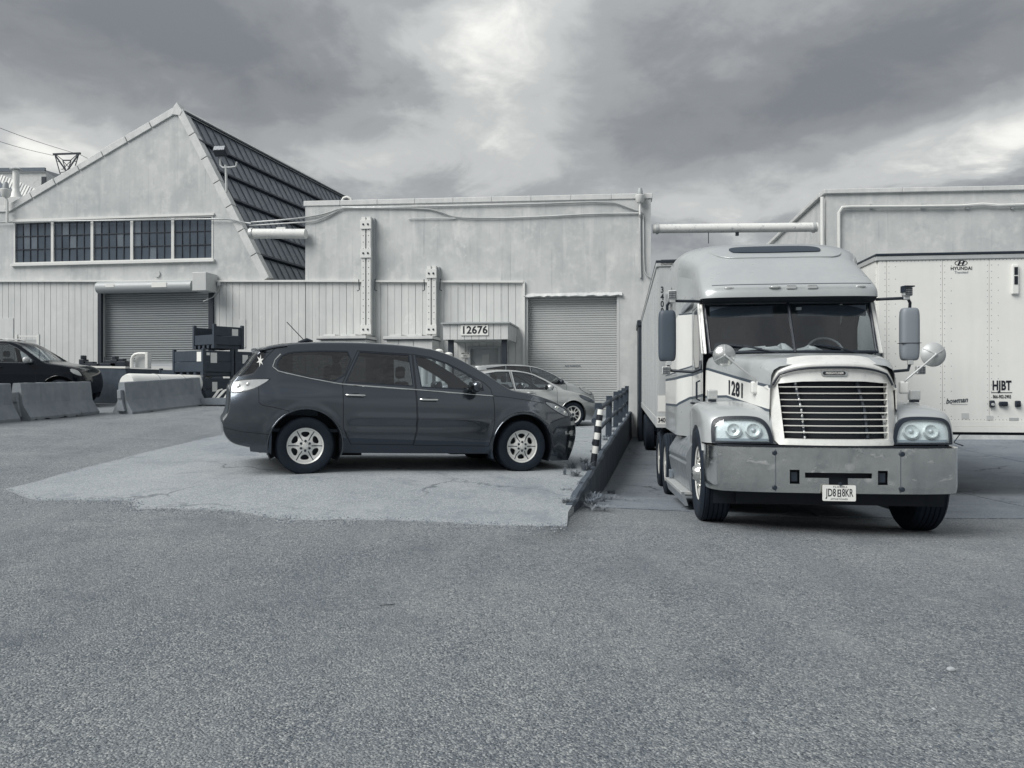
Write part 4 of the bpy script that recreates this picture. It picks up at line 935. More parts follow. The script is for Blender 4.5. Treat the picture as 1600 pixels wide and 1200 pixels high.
# spoiler, aerial, decal, fog lamp, plate recess
q = MB(); q.grid(lambda u, v: Vector((-.66 + .36 * v + .06 * abs(u - .5) ** 2 * 4, (u - .5) * 1.40, 1.648 + .085 * v + .010 - .05 * abs(u - .5) ** 3 * 8)), 16, 5); q.grid(lambda u, v: Vector((-.66 + .22 * v + .06 * abs(u - .5) ** 2 * 4, (u - .5) * 1.40, 1.648 - .035 * v + .010 - .05 * abs(u - .5) ** 3 * 8)), 16, 3); q.build('spoiler', M_suv, root_suv, smooth=35)
q = MB(); q.tube([(-.06, -.25, 1.77), (.06, -.25, 1.80), (.14, -.25, 1.79)], [.01, .035, .015], 8); q.tube([(.02, -.25, 1.80), (-.22, -.25, 2.04)], .006, 6); q.build('aerial', M_plastic, root_suv, smooth=60)
def on_side(a, b, o=.004): return Vector((a, -suv_y(a, b) - o, b))
q = MB(); st = []
for k in range(12): r = .085 if k % 2 == 0 else .03; st.append((-.585 + r * .55 * math.cos(R_(30 * k + 20)), 1.475 + r * math.sin(R_(30 * k + 20))))
vs, fs, c = triangulate(st, step=.03); q.add([on_side(a, b, .0025) for a, b in vs], [tuple(map(int, f)) for f in fs]); q.build('window_sticker', M_white, root_suv)
q = MB(); q.add([on_side(a, b, .004) for a, b in ((3.80, .60), (3.93, .60), (3.93, .555), (3.81, .55))], [(0, 1, 2, 3)]); q.build('fog_lamp', M_lens, root_suv)
for nm, pts in (('grille', [(4.075, .72), (4.092, .62)]), ('grille', [(4.09, .55), (4.08, .44)])):
    q = MB(); q.grid(lambda u, v: Vector((interp(v, [0, 1], [pts[0][0], pts[1][0]]) + .012 - .18 * abs(u - .5) ** 2 * 2, (u - .5) * .95, pts[0][1] + (pts[1][1] - pts[0][1]) * v)), 12, 2); q.build(nm, M_plastic, root_suv)
q = MB(); q.prism([(-.47, -.99, .30), (-.45, -.99, .55), (-.43, -.99, .55), (-.43, -.99, .27)], (0, .12, 0)); q.prism([(2.60, -.975, .20), (2.56, -.975, .42), (2.585, -.975, .42), (2.63, -.975, .20)], (0, .14, 0)); q.build('mud_flap', M_suvlow, root_suv)
def lamp_inner(root, yfun, pts, r):
    for (a, b) in pts:
        for s in (-1, 1):
            q = MB(); y = yfun(a, b); q.ball((a, s * (y - .006), b), (r, .012, r), 14, 8); q.build('bulb_housing', M_chrome, root, smooth=60)
lamp_inner(root_suv, suv_y, [(3.66, .945), (3.79, .875), (-.83, 1.125), (-.72, 1.155)], .032)

# ------------------------------------------------------------------ silver saloon and silver hatchback beyond it
M_silver = car_paint('silver_paint', .52, .45, .24)
M_silver2 = car_paint('light_silver_paint', .46, .45, .28)
def mk_y(hw, belt, tumble, xf, xr, lf, lr, kf=.36, kr=.30):
    def f(x, z):
        y = hw - .05 * max(0, (.55 - z) / .4) ** 1.6 - .03 * sstep(belt - .3, belt, z) - max(0, z - belt) * tumble
        y += .014 * math.exp(-((z - (belt - .2)) / .05) ** 2)
        y -= kf * min(1.1, max(0, x - xf) / lf) ** 2.3 + kr * min(1.1, max(0, xr - x) / lr) ** 2.4
        return max(.2, y)
    return f
sed_y = mk_y(.925, .92, .42, 2.75, -.35, 1.05, .65)
SEDAN = dict(paint=M_silver, hw=.925, n=130, step=.08, grid=.075,
    S=[(-.72, .25), (-.98, .40), (-1.02, .60), (-.99, .86), (-.93, .98), (-.7, 1.02), (-.45, 1.06), (-.1, 1.22), (.25, 1.36), (.6, 1.445), (1.0, 1.475), (1.4, 1.465), (1.75, 1.41), (2.1, 1.27), (2.5, 1.06), (2.62, 1.0), (2.9, .96), (3.25, .89), (3.5, .80), (3.64, .70), (3.72, .58), (3.76, .45), (3.74, .30), (3.62, .20)],
    inset=lambda x, z, t: .05, y=sed_y, sill=[(-.70, .22), (-.3, .2), (.4, .2), (2.4, .2), (3.2, .19), (3.58, .19)], sillz=.2,
    arch=[(0, .34, .375), (2.85, .34, .375)], wr=.332, ww=.22, wy=.80, rim='twin', rimr=.232,
    windows=[('side_window', [(.0, 1.17), (.35, 1.315), (.7, 1.385), (1.02, 1.40), (1.10, .985), (.95, .965), (.1, .975)], M_clear, 0), ('front_window', [(1.14, 1.40), (1.45, 1.385), (1.72, 1.32), (2.05, 1.18), (2.26, 1.045), (2.23, .99), (1.20, .985)], M_clear, 0)],
    doors=[('door', [(.15, 1.29), (.6, 1.415), (1.06, 1.425), (1.13, .95), (1.13, .30), (.42, .30), (.25, .62), (.05, .75)]), ('door', [(1.08, 1.425), (1.5, 1.40), (1.78, 1.325), (2.1, 1.18), (2.36, 1.02), (2.36, .6), (2.30, .30), (1.145, .30), (1.145, .95)])],
    lamps=[('headlight', [(3.02, .86), (3.20, .855), (3.42, .79), (3.58, .70), (3.52, .665), (3.25, .72), (3.08, .79)], mat('dark_lamp_lens', .10, .1, .2, coat=1, var=.5, vscale=14), 1)],
    strip_glass=[('windshield', 1.86, 2.58, .9, 2, .85), ('rear_window', -.42, .3, .9, 2, .85)], glassmat={}, handles=[(.62, .885, .2), (1.62, .885, .2)], handle_mat=M_silver,
    mirror=(2.12, 1.04), cabin=(1.2, 2.15, .35, .95), lip=True)
sed = make_car('parked_car', 'silver saloon with twin spoke wheels parked just behind the dark SUV', (0, 0, 0), R_(21), R_(.6), SEDAN)
hat_y = mk_y(.92, 1.0, .34, 2.55, -.3, .95, .5)
HATCH = dict(paint=M_silver2, hw=.92, n=130, step=.08, grid=.075,
    S=[(-.55, .28), (-.78, .42), (-.82, .62), (-.80, .95), (-.74, 1.12), (-.62, 1.36), (-.62, 1.52), (-.72, 1.565), (-.4, 1.60), (.2, 1.645), (.8, 1.655), (1.2, 1.63), (1.55, 1.55), (1.9, 1.40), (2.3, 1.18), (2.5, 1.08), (2.75, 1.03), (3.05, .95), (3.25, .85), (3.38, .70), (3.43, .52), (3.42, .34), (3.32, .22)],
    inset=lambda x, z, t: .05, y=hat_y, sill=[(-.52, .24), (-.3, .22), (.4, .22), (2.3, .22), (3.0, .2), (3.28, .2)], sillz=.22,
    arch=[(0, .34, .375), (2.65, .34, .375)], wr=.33, ww=.21, wy=.79, rim='twin', rimr=.22,
    windows=[('quarter_window', [(-.30, 1.49), (.28, 1.575), (.28, 1.15), (-.20, 1.25)], M_priv, 0), ('side_window', [(.34, 1.58), (1.08, 1.575), (1.14, 1.07), (.34, 1.12)], M_priv, 0), ('front_window', [(1.15, 1.57), (1.45, 1.52), (1.75, 1.41), (2.1, 1.20), (2.22, 1.08), (1.21, 1.06)], M_clear, 0)],
    doors=[('door', [(.31, 1.61), (1.11, 1.605), (1.17, 1.04), (1.17, .30), (.42, .30), (.31, .62)]), ('door', [(1.125, 1.605), (1.5, 1.54), (1.8, 1.42), (2.16, 1.2), (2.28, 1.04), (2.24, .30), (1.185, .30), (1.185, 1.04)])],
    lamps=[('headlight', [(2.72, .99), (2.92, .96), (3.10, .88), (3.22, .77), (3.15, .75), (2.90, .84), (2.78, .91)], M_lens, 1)],
    strip_glass=[('windshield', 1.58, 2.42, 1.0, 2, .85), ('rear_window', -.78, -.60, 1.12, 1.5, .85)], glassmat={'rear_window': M_priv}, handles=[(.62, .985, .2), (1.62, .975, .2)], handle_mat=M_silver2,
    mirror=(2.08, 1.14), mirror_mat=M_plastic, cabin=(1.15, 2.0, .4, 1.0), lip=True)
hat = make_car('parked_car', 'pale silver hatchback parked by the grey shutter beyond the silver saloon', (0, 0, 0), R_(20), R_(.4), HATCH)
def put(root, wx_, hw_, px, py_bot, d, yaw, z):
    """stand the car so that its near wheel at local x = wx_ is at depth d on the line of sight px"""
    P0 = Vector(((px - 800) / FPX * d, d, 0)); D = Vector((math.cos(yaw), math.sin(yaw), 0)); Nn = Vector((-D.y, D.x, 0)); L0 = P0 - D * wx_ + Nn * hw_; root.location = (L0.x, L0.y, z)
put(sed, 2.85, .91, 895, 0, 20.7, R_(21), 0); c = sed.location; zs = [z_pad(*(sed.location + Matrix.Rotation(R_(21), 3, 'Z') @ Vector((x, y, 0))).xy) for x in (0, 2.85) for y in (-.8, .8)]
def settle(root, yaw, wb, wy):
    f = lambda x, y: z_pad(*(Vector(root.location) + Matrix.Rotation(yaw, 3, 'Z') @ Vector((x, y, 0))).xy) + .012
    a, b, c_, d_ = f(0, -wy), f(0, wy), f(wb, -wy), f(wb, wy); z0 = (a + b) / 2; root.location.z = z0
    root.rotation_euler = (math.atan2((b + d_ - a - c_) / 2, 2 * wy), -math.atan2((c_ + d_ - a - b) / 2, wb), yaw)
settle(sed, R_(21), 2.85, .8)
put(hat, 2.65, .9, 901, 0, 24.2, R_(20), 0); settle(hat, R_(20), 2.65, .79)
q = MB(); q.tube([(-.45, 0, 1.62), (-.62, 0, 1.82)], .006, 6); q.build('aerial', M_plastic, hat)

# ------------------------------------------------------------------ black SUV behind the barriers
M_black = mat('black_paint', .004, .10, 0.0, spec=.35)
blk_y = mk_y(.94, 1.12, .34, 2.5, -.3, .8, .5)
BLK = dict(paint=M_black, hw=.94, n=120, step=.08, grid=.08,
    S=[(-.7, .35), (-.92, .5), (-.95, .8), (-.92, 1.12), (-.80, 1.35), (-.62, 1.66), (-.5, 1.72), (0, 1.77), (.6, 1.785), (1.1, 1.78), (1.38, 1.755), (1.6, 1.66), (1.95, 1.42), (2.2, 1.24), (2.3, 1.20), (2.7, 1.16), (3.1, 1.10), (3.3, 1.02), (3.4, .88), (3.46, .68), (3.46, .5), (3.38, .36)],
    inset=lambda x, z, t: .05, y=blk_y, sill=[(-.66, .32), (-.3, .3), (.4, .3), (2.3, .3), (3.1, .3), (3.32, .33)], sillz=.3,
    arch=[(0, .40, .44), (2.70, .40, .44)], wr=.372, ww=.25, wy=.80, rim='twin', rimr=.22,
    windows=[('quarter_window', [(-.50, 1.60), (-.02, 1.66), (-.02, 1.22), (-.62, 1.25)], M_priv, 0), ('side_window', [(.04, 1.66), (.80, 1.675), (.83, 1.20), (.04, 1.21)], M_priv, 0), ('front_window', [(.92, 1.675), (1.28, 1.665), (1.48, 1.58), (1.75, 1.40), (1.93, 1.24), (1.92, 1.19), (.97, 1.195)], M_clear, 0)],
    doors=[('door', [(.01, 1.70), (.87, 1.71), (.90, 1.16), (.90, .42), (.42, .42), (.25, .75), (.01, .85)]), ('door', [(.885, 1.71), (1.32, 1.695), (1.55, 1.60), (1.85, 1.38), (2.0, 1.22), (2.05, 1.1), (2.02, .42), (.915, .42), (.915, 1.16)])],
    lamps=[('headlight', [(3.0, 1.06), (3.25, 1.0), (3.36, .88), (3.30, .84), (3.05, .94)], M_lens, 1)],
    strip_glass=[('windshield', 1.62, 2.16, 1.1, 2, .85), ('rear_window', -.82, -.6, 1.2, 1.66, .85)], glassmat={'rear_window': M_priv}, handles=[(.62, 1.06, .2), (1.12, 1.06, .2)], handle_mat=M_black,
    mirror=(1.86, 1.26), mirror_mat=M_galv, cabin=(.95, 1.85, .5, 1.16), lip=True)
_sq = lambda x: 2.2 + (x - 2.2) * .8 if x > 2.2 else x
BLK['S'] = [(_sq(a), b) for a, b in BLK['S']]; BLK['sill'] = [(_sq(a), b) for a, b in BLK['sill']]; BLK['arch'] = [(_sq(a), b, c_) for a, b, c_ in BLK['arch']]; BLK['lamps'] = [(n_, [(_sq(a), b) for a, b in p_], m_, k_) for n_, p_, m_, k_ in BLK['lamps']]
blk = make_car('parked_car', 'black SUV half hidden behind the concrete barriers at the left edge', (0, 0, 0), R_(14), 0, BLK)
put(blk, 2.60, .93, 92, 0, 20.6, R_(10), 0); settle(blk, R_(10), 2.6, .8)
q = MB()
for s in (-1, 1): q.tube([(-.3, s * .60, 1.77), (-.25, s * .60, 1.82), (1.0, s * .60, 1.83), (1.15, s * .60, 1.79)], .018, 6)
q.build('roof_rail', M_galv, blk, smooth=60)
# ================================================================== THE TRUCK
TA = R_(6.5); TO = Vector((3.116, 7.35, 0))
trk = thing('semi_truck', 'grey and white long nosed semi truck with polished bumper and high roof sleeper', 'truck', TO, (0, 0, -TA))
TEU = Vector((math.cos(TA), -math.sin(TA), 0)); TEV = Vector((math.sin(TA), math.cos(TA), 0))
def tw(u, v): p = TO + TEU * u + TEV * v; return z_ramp(p.x, p.y)
M_tg = mat('truck_grey_paint', .40, .38, .15, var=.18, vscale=2.5, coat=.5, streak=.08)
M_tgd = mat('truck_grey_lower', .25, .42, .15, var=.25, vscale=3, coat=.3, streak=.12)
M_tw = mat('truck_white_paint', .72, .4, 0, var=.12, vscale=3, coat=.4)
M_line = mat('truck_dark_line', .07, .5)
M_worn = mat('worn_chrome_plastic', .70, .45, .25, var=.35, vscale=7, stain=.25)
M_chr2 = mat('dull_chrome', .62, .22, .9, var=.35, vscale=5); M_bar = mat('grille_bar_metal', .78, .30, .45); M_refl = mat('lamp_reflector', .78, .25, .15, var=.2, vscale=18)
def bumper_mat():
    m = mat('polished_aluminium', .42, .30, 1.0); nt = m.node_tree; N = nt.nodes.new; L = nt.links.new; b = nt.nodes['Principled BSDF']
    tc = N('ShaderNodeTexCoord')
    def nz(s, d, r, st=(1, 1, 1)):
        mp = N('ShaderNodeMapping'); mp.inputs['Scale'].default_value = st; L(tc.outputs['Object'], mp.inputs[0]); n = N('ShaderNodeTexNoise'); n.inputs['Scale'].default_value = s; n.inputs['Detail'].default_value = d; n.inputs['Roughness'].default_value = r; L(mp.outputs[0], n.inputs[0]); return n.outputs[0]
    def mr(x, a, c, lo, hi): r = N('ShaderNodeMapRange'); L(x, r.inputs[0]); r.inputs[1].default_value = a; r.inputs[2].default_value = c; r.inputs[3].default_value = lo; r.inputs[4].default_value = hi; return r.outputs[0]
    L(mr(nz(3.5, 8, .6), .3, .7, .07, .24), b.inputs['Roughness'])
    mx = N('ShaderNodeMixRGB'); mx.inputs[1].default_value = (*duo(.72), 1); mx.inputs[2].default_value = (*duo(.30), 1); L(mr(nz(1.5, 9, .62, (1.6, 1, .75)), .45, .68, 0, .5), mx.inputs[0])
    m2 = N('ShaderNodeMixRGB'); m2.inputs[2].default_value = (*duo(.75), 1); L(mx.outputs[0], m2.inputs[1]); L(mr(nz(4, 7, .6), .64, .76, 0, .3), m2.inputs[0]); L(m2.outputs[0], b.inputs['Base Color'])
    bp = N('ShaderNodeBump'); bp.inputs['Strength'].default_value = .45; bp.inputs['Distance'].default_value = .03; hb_ = N('ShaderNodeMath'); hb_.operation = 'MULTIPLY_ADD'; hb_.inputs[1].default_value = .28; L(mr(nz(6.5, 2, .5), .58, .74, 0, 1), hb_.inputs[0]); L(nz(1.8, 2, .5), hb_.inputs[2]); L(hb_.outputs[0], bp.inputs['Height']); L(bp.outputs[0], b.inputs['Normal']); return m
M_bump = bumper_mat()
# bumper: a bent plate with openings
plan = [(-1.20, .56), (-1.195, .34), (-1.15, .17), (-1.04, .07), (-.573, 0), (.573, 0), (1.04, .07), (1.15, .15), (1.20, .30), (1.205, .50)]
plan = smooth_poly(plan, 2, False)
_u = np.array([p[0] for p in plan]); _v = np.array([p[1] for p in plan]); _s = np.concatenate([[0], np.cumsum(np.hypot(np.diff(_u), np.diff(_v)))]); _s -= np.interp(0, _u, _s)
def bpt(a, z, t=0.0):
    u = np.interp(a, _s, _u); v = np.interp(a, _s, _v); u2 = np.interp(a + .01, _s, _u); v2 = np.interp(a + .01, _s, _v); u1 = np.interp(a - .01, _s, _u); v1 = np.interp(a - .01, _s, _v)
    tx, ty = u2 - u1, v2 - v1; l = math.hypot(tx, ty) or 1; return Vector((u - ty / l * t, v + tx / l * t, z))
bz0, bz1 = .452, .885; smin, smax = float(_s[0]), float(_s[-1])
q = MB(); holes = [[(a - .045, .54), (a + .045, .54), (a + .045, .675), (a - .045, .675)] for a in (-.40, .41)]
holes.append([(-.305, .600), (-.085, .600), (-.085, .535), (.09, .535), (.09, .600), (.31, .600), (.31, .650), (-.305, .650)])
rb_ = random.Random(6)
dents = [(-.25 + rb_.uniform(-.35, .75), rb_.uniform(.50, .85), rb_.uniform(.012, .04), rb_.uniform(-.004, .010)) for _ in range(34)]
def bdent(a, z, t):
    d = sum(h * math.exp(-((a - x) ** 2 + (z - y) ** 2) / (r * r)) for x, y, r, h in dents); return bpt(a, z, t + d + (.012 * max(0, (.53 - z) / .08) ** 2 if z < .53 else 0))
plate(q, [(smin, bz0), (smax, bz0), (smax, bz1), (smin, bz1)], holes, bdent, 0, .008, step=.04, gridstep=.035)
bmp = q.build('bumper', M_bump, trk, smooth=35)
for a in (-.575, .575):
    q = MB(); q.grid(lambda u, v: bpt(a + .006 * (u - .5), bz0 + .01 + (bz1 - bz0 - .02) * v, -.0012), 1, 4); q.build('bumper_seam', M_line, bmp)
q = MB(); q.grid(lambda u, v: bpt(smin + (smax - smin) * u, bz1 + .002 , -.004 + .05 * v), 60, 2); q.build('bumper_flange', M_chr2, bmp)
for a in (-.585, .585):
    for z in (.835, .50):
        q = MB(); q.lathe([(.001, -.022), (.022, -.02), (.026, 0)], axes(bpt(a, z, -.001), (1, 0, 0), (0, 0, -1), (0, 1, 0)), 10); q.build('bolt', M_dark, bmp)
q = MB(); q.box((-.86, .07, bz0 + .03), (.86, .30, .80)); q.box((-.9, .3, .30), (.9, 1.3, .75)); q.build('bumper_core', M_blk, trk)
for a in (-.40, .41): q = MB(); q.box((a - .03, .03, .56), (a + .03, .05, .65)); q.build('tow_pin', M_dark, bmp)
q = MB(); q.grid(lambda u, v: bpt(smin + .1 + (smax - smin - .2) * u, .83 + .075 * v, .07), 40, 1); q.build('gap_filler', M_blk, trk)
# number plate
q = MB(); plate(q, rrect(0, 0, .305, .152, .012), [], lambda a, b, t: Vector((a, t, b)), -.002, .002); pl_ = q.build('number_plate', M_white, trk, loc=(0.0, -.03, .462))
PX = axes((0, -.0025, 0), (1, 0, 0), (0, 0, 1), (0, -1, 0))
text('JD8', .105, PX @ Matrix.Translation((-.075, .0, 0)), M_ink, pl_, bold=.012, sx=.58); text('8KR', .105, PX @ Matrix.Translation((.076, .0, 0)), M_ink, pl_, bold=.012, sx=.55)
text('FLORIDA', .026, PX @ Matrix.Translation((.01, .058, 0)), M_ink, pl_, spacing=1.3); text('APPORTIONED', .020, PX @ Matrix.Translation((0, -.058, 0)), M_ink, pl_, spacing=1.2, bold=.01)
q = MB(); q.box((-.016, -.0045, -.035), (.016, -.0025, .035)); em_ = q.build('plate_emblem', M_ink, pl_)
q = MB(); q.box((-.006, -.006, -.027), (.006, -.0046, -.006)); q.box((-.005, -.006, .004), (.007, -.0046, .024)); q.build('emblem_figure', M_white, pl_)
q = MB(); q.box((-.0, -.02, .075), (.02, .03, .10)); q.build('plate_bracket', M_dark, pl_)
# grille: worn chrome surround with eight bars
GC = .025
def gv(u, z): return .10 + .17 * (z - .91) / .75 + .10 * ((u - GC) / .6) ** 2
def gmap(a, b, t): return Vector((a, gv(a, b) + t, b))
outer = [(GC - .535, .905), (GC + .535, .905)] + smooth_poly([(GC + .575, .95), (GC + .60, 1.45), (GC + .585, 1.56), (GC + .50, 1.63), (GC + .25, 1.668), (GC, 1.675), (GC - .25, 1.668), (GC - .50, 1.63), (GC - .585, 1.56), (GC - .60, 1.45), (GC - .575, .95)], 2, False)
inner = [(GC - .488, .965), (GC - .30, .962), (GC + .30, .962), (GC + .488, .965), (GC + .522, 1.505), (GC + .30, 1.525), (GC, 1.528), (GC - .30, 1.525), (GC - .522, 1.505)]
q = MB(); plate(q, outer, [inner], lambda a, b, t: gmap(a, b, t + .05 * sstep(.50, .6, abs(a - GC))), -.035, .07, step=.05, gridstep=.06); gr = q.build('grille_surround', M_worn, trk, smooth=45)
q = MB(); plate(q, outer, [], gmap, .10, .12, step=.06); q.build('grille_back', M_blk, trk)
for i in range(8):
    z = 1.470 - .0635 * i; hw_ = .495 + .055 * (z - .97); q = MB(); P = [Vector((GC - hw_ + 2 * hw_ * k / 14, gv(GC - hw_ + 2 * hw_ * k / 14, z) - .002 + .02 * (1 - abs(k - 7) / 7) * 0, z)) for k in range(15)]
    q.grid(lambda u, v: P[int(round(u * 14))] + Vector((0, -.012 * math.sin(math.pi * v) if True else 0, .013 * (v - .5))), 14, 4); q.grid(lambda u, v: P[int(round(u * 14))] + Vector((0, .02 * v, .0065)), 14, 1); q.build('grille_bar', M_bar, trk, smooth=60)
for u0, dv in ((-.30, .02), (.29, .02)):
    q = MB(); q.tube([(u0 - .03, gv(u0, 1.5) + .035, 1.52), (u0 + .02, gv(u0, 1.2) + .035, 1.25), (u0 + .035, gv(u0, .97) + .035, .97)], .02, 6); q.build('grille_stay', M_dark, trk, smooth=60)
q = MB(); P = [(-.33, 1.52), (-.28, 1.25), (-.265, .97)]
for k in range(11): t = k / 10; a = interp(t, [0, .5, 1], [-.325, -.285, -.268]); b = 1.505 - .53 * t; q.ball((a, gv(a, b) + .012, b), (.012, .01, .016), 8, 6)
q.build('light_string', M_lens, trk, smooth=60)
bd = []; q = MB(); plate(q, smooth_poly(rrect(GC + .0, 1.607, .25, .052, .024), 1), [], gmap, -.052, -.03); bd = q.build('badge', M_chr2, trk, bevel=.004)
q = MB(); plate(q, rrect(GC + .0, 1.607, .215, .034, .016), [], gmap, -.0555, -.05); q.build('badge_field', M_ink, bd)
text('FREIGHTLINER', .028, axes((GC, gv(GC, 1.607) - .057, 1.606), (1, 0, 0), (0, .22, 1), (0, -1, .22)), M_white, bd, bold=.012, shear=.3, sx=.92)
# stone guard over the nose
q = MB()
def guard(u, v):
    a = (u - .5) * 2; s = 1 if a > 0 else -1; t = abs(a)
    lo = (GC + s * min(1, t * 1.0) * .60, 1.56 + .115 * (1 - t ** 3.2)); hi_ = (GC + s * t ** .9 * .655, 1.60 + .19 * (1 - t ** 3.5))
    x = lo[0] + (hi_[0] - lo[0]) * v; z = lo[1] + (hi_[1] - lo[1]) * v - (.12 * max(0, t - .86) / .14 * (1 - 0)); y = .20 + .20 * v ** 1.3 + .10 * t * t - .035 * math.sin(math.pi * min(1, v * 1.1)); return Vector((x, y, z))
q.grid(guard, 40, 8); q.grid(lambda u, v: guard(u, 0) + Vector((0, .06 * v, -.01 * v)), 40, 1); q.build('stone_guard', M_worn, trk, smooth=50)
q = MB(); q.tube([guard(k / 40, 0) + Vector((0, -.012, -.012)) for k in range(1, 40)], .011, 5); q.build('guard_seal', M_plastic, trk, smooth=60)
# bonnet
def bhw(v): return .60 + .385 * max(0, (v - .3) / 1.45) ** .9
def btop(v): return interp(v, [.28, .45, .8, 1.3, 1.8], [1.70, 1.775, 1.81, 1.845, 1.862])
def us(v): return interp(v, [.3, 1.75], [1.46, 1.665])
def ls(v): return interp(v, [.3, 1.2, 1.75], [1.25, 1.375, 1.36])
def brow(v):
    h = bhw(v); t = btop(v); a, b = us(v), ls(v); r = [(h + .01, 1.02), (h + .008, b - .028), (h + .006, b), (h, a), (h - .002, a + .03), (h - .012, t - .11), (h - .035, t - .06), (h - .09, t - .025), (h - .2, t - .008), (h * .4, t), (0, t + .004)]
    return r
nv = 26; VV = [.26 + 1.54 * i / nv for i in range(nv + 1)]; matrow = [0, 2, 1, 2, 0, 0, 0, 0, 0, 0]
q = MB()
for s in (-1, 1):
    for i in range(nv):
        A_, B_ = brow(VV[i]), brow(VV[i + 1])
        for j in range(len(A_) - 1):
            q.add([(s * A_[j][0] + GC * (1 - (VV[i] - .26) / 1.54), VV[i], A_[j][1]), (s * A_[j + 1][0] + GC * (1 - (VV[i] - .26) / 1.54), VV[i], A_[j + 1][1]), (s * B_[j + 1][0] + GC * (1 - (VV[i + 1] - .26) / 1.54), VV[i + 1], B_[j + 1][1]), (s * B_[j][0] + GC * (1 - (VV[i + 1] - .26) / 1.54), VV[i + 1], B_[j][1])], [(0, 1, 2, 3)], matrow[j])
q.build('bonnet', [M_tg, M_tw, M_line], trk, smooth=40)
for s in (-1, 1):
    v = .98; p = Vector((s * (bhw(v) + .028), v, interp(v, [.3, 1.75], [1.37, 1.535]))); dy = .385 / 1.45 * 1.02
    X = Vector((-s * dy * -1 * 1, 1, 0)) if False else None
    tx = Vector((dy, s, 0)).normalized() if s > 0 else Vector((dy, -1, 0)).normalized()
    if s < 0: M1281 = axes(p, Vector((dy, -1, -.08)).normalized(), Vector((0, -.08, 1)).normalized(), Vector((-1, -dy, 0)).normalized())
    else: M1281 = axes(p, Vector((dy, 1, .08)).normalized(), Vector((0, -.08, 1)).normalized(), Vector((1, -dy, 0)).normalized())
    o = text('1281', .215, Matrix.Identity(4), M_ink, None, bold=.03, sx=.9, spacing=1.08); bpy.context.view_layer.update(); me = bpy.data.meshes.new_from_object(o.evaluated_get(bpy.context.evaluated_depsgraph_get())); bpy.data.objects.remove(o)
    for w_ in me.vertices:
        a_, b_ = w_.co.x * .9, w_.co.y; vv_ = v + (a_ if s > 0 else -a_) * .97; w_.co = Vector((s * (bhw(vv_) + .0085 - .002 * (w_.co.z < 0)) + GC * (1 - (vv_ - .26) / 1.54), vv_, interp(vv_, [.3, 1.75], [1.36, 1.525]) + b_))
    link('lettering', me, trk)
# wings with the wheel openings
WS = [(.22, .905), (.23, 1.0), (.265, 1.15), (.33, 1.225), (.48, 1.275), (.8, 1.318), (1.15, 1.33), (1.5, 1.315), (1.80, 1.28)]
WE = [(.47, .905), (.49, 1.0), (.54, 1.10), (.60, 1.15), (.74, 1.19), (.95, 1.215), (1.2, 1.22), (1.5, 1.20), (1.80, 1.15)]
WSs = resample([(a, b, 0) for a, b in smooth_poly(WS, 2, False)], 40); WEs = resample([(a, b, 0) for a, b in smooth_poly(WE, 2, False)], 40); UI, UO, PW = .50, 1.215, 3.2
def wing(i, w, s):
    h = w; g = 1 - max(0, 1 - h ** PW) ** (1 / PW); a, b = WSs[i], WEs[i]; uo = UO - .03 * sstep(1.2, 1.8, a.x); return Vector((s * (UI + (uo - UI) * h), a.x + (b.x - a.x) * g, a.y + (b.y - a.y) * g))
hs_ = [math.sin(k / 22 * math.pi / 2) ** .8 for k in range(23)]
def fsurf(u, z, o=0.0):
    s = 1 if u > 0 else -1; h = min(1, max(0, (abs(u) - UI) / (UO - UI))); g = 1 - max(0, 1 - h ** PW) ** (1 / PW); zz = [p.y + (r_.y - p.y) * g for p, r_ in zip(WSs[:22], WEs[:22])]; vv = [p.x + (r_.x - p.x) * g for p, r_ in zip(WSs[:22], WEs[:22])]; return Vector((u, float(np.interp(z, zz, vv)) - o, z))
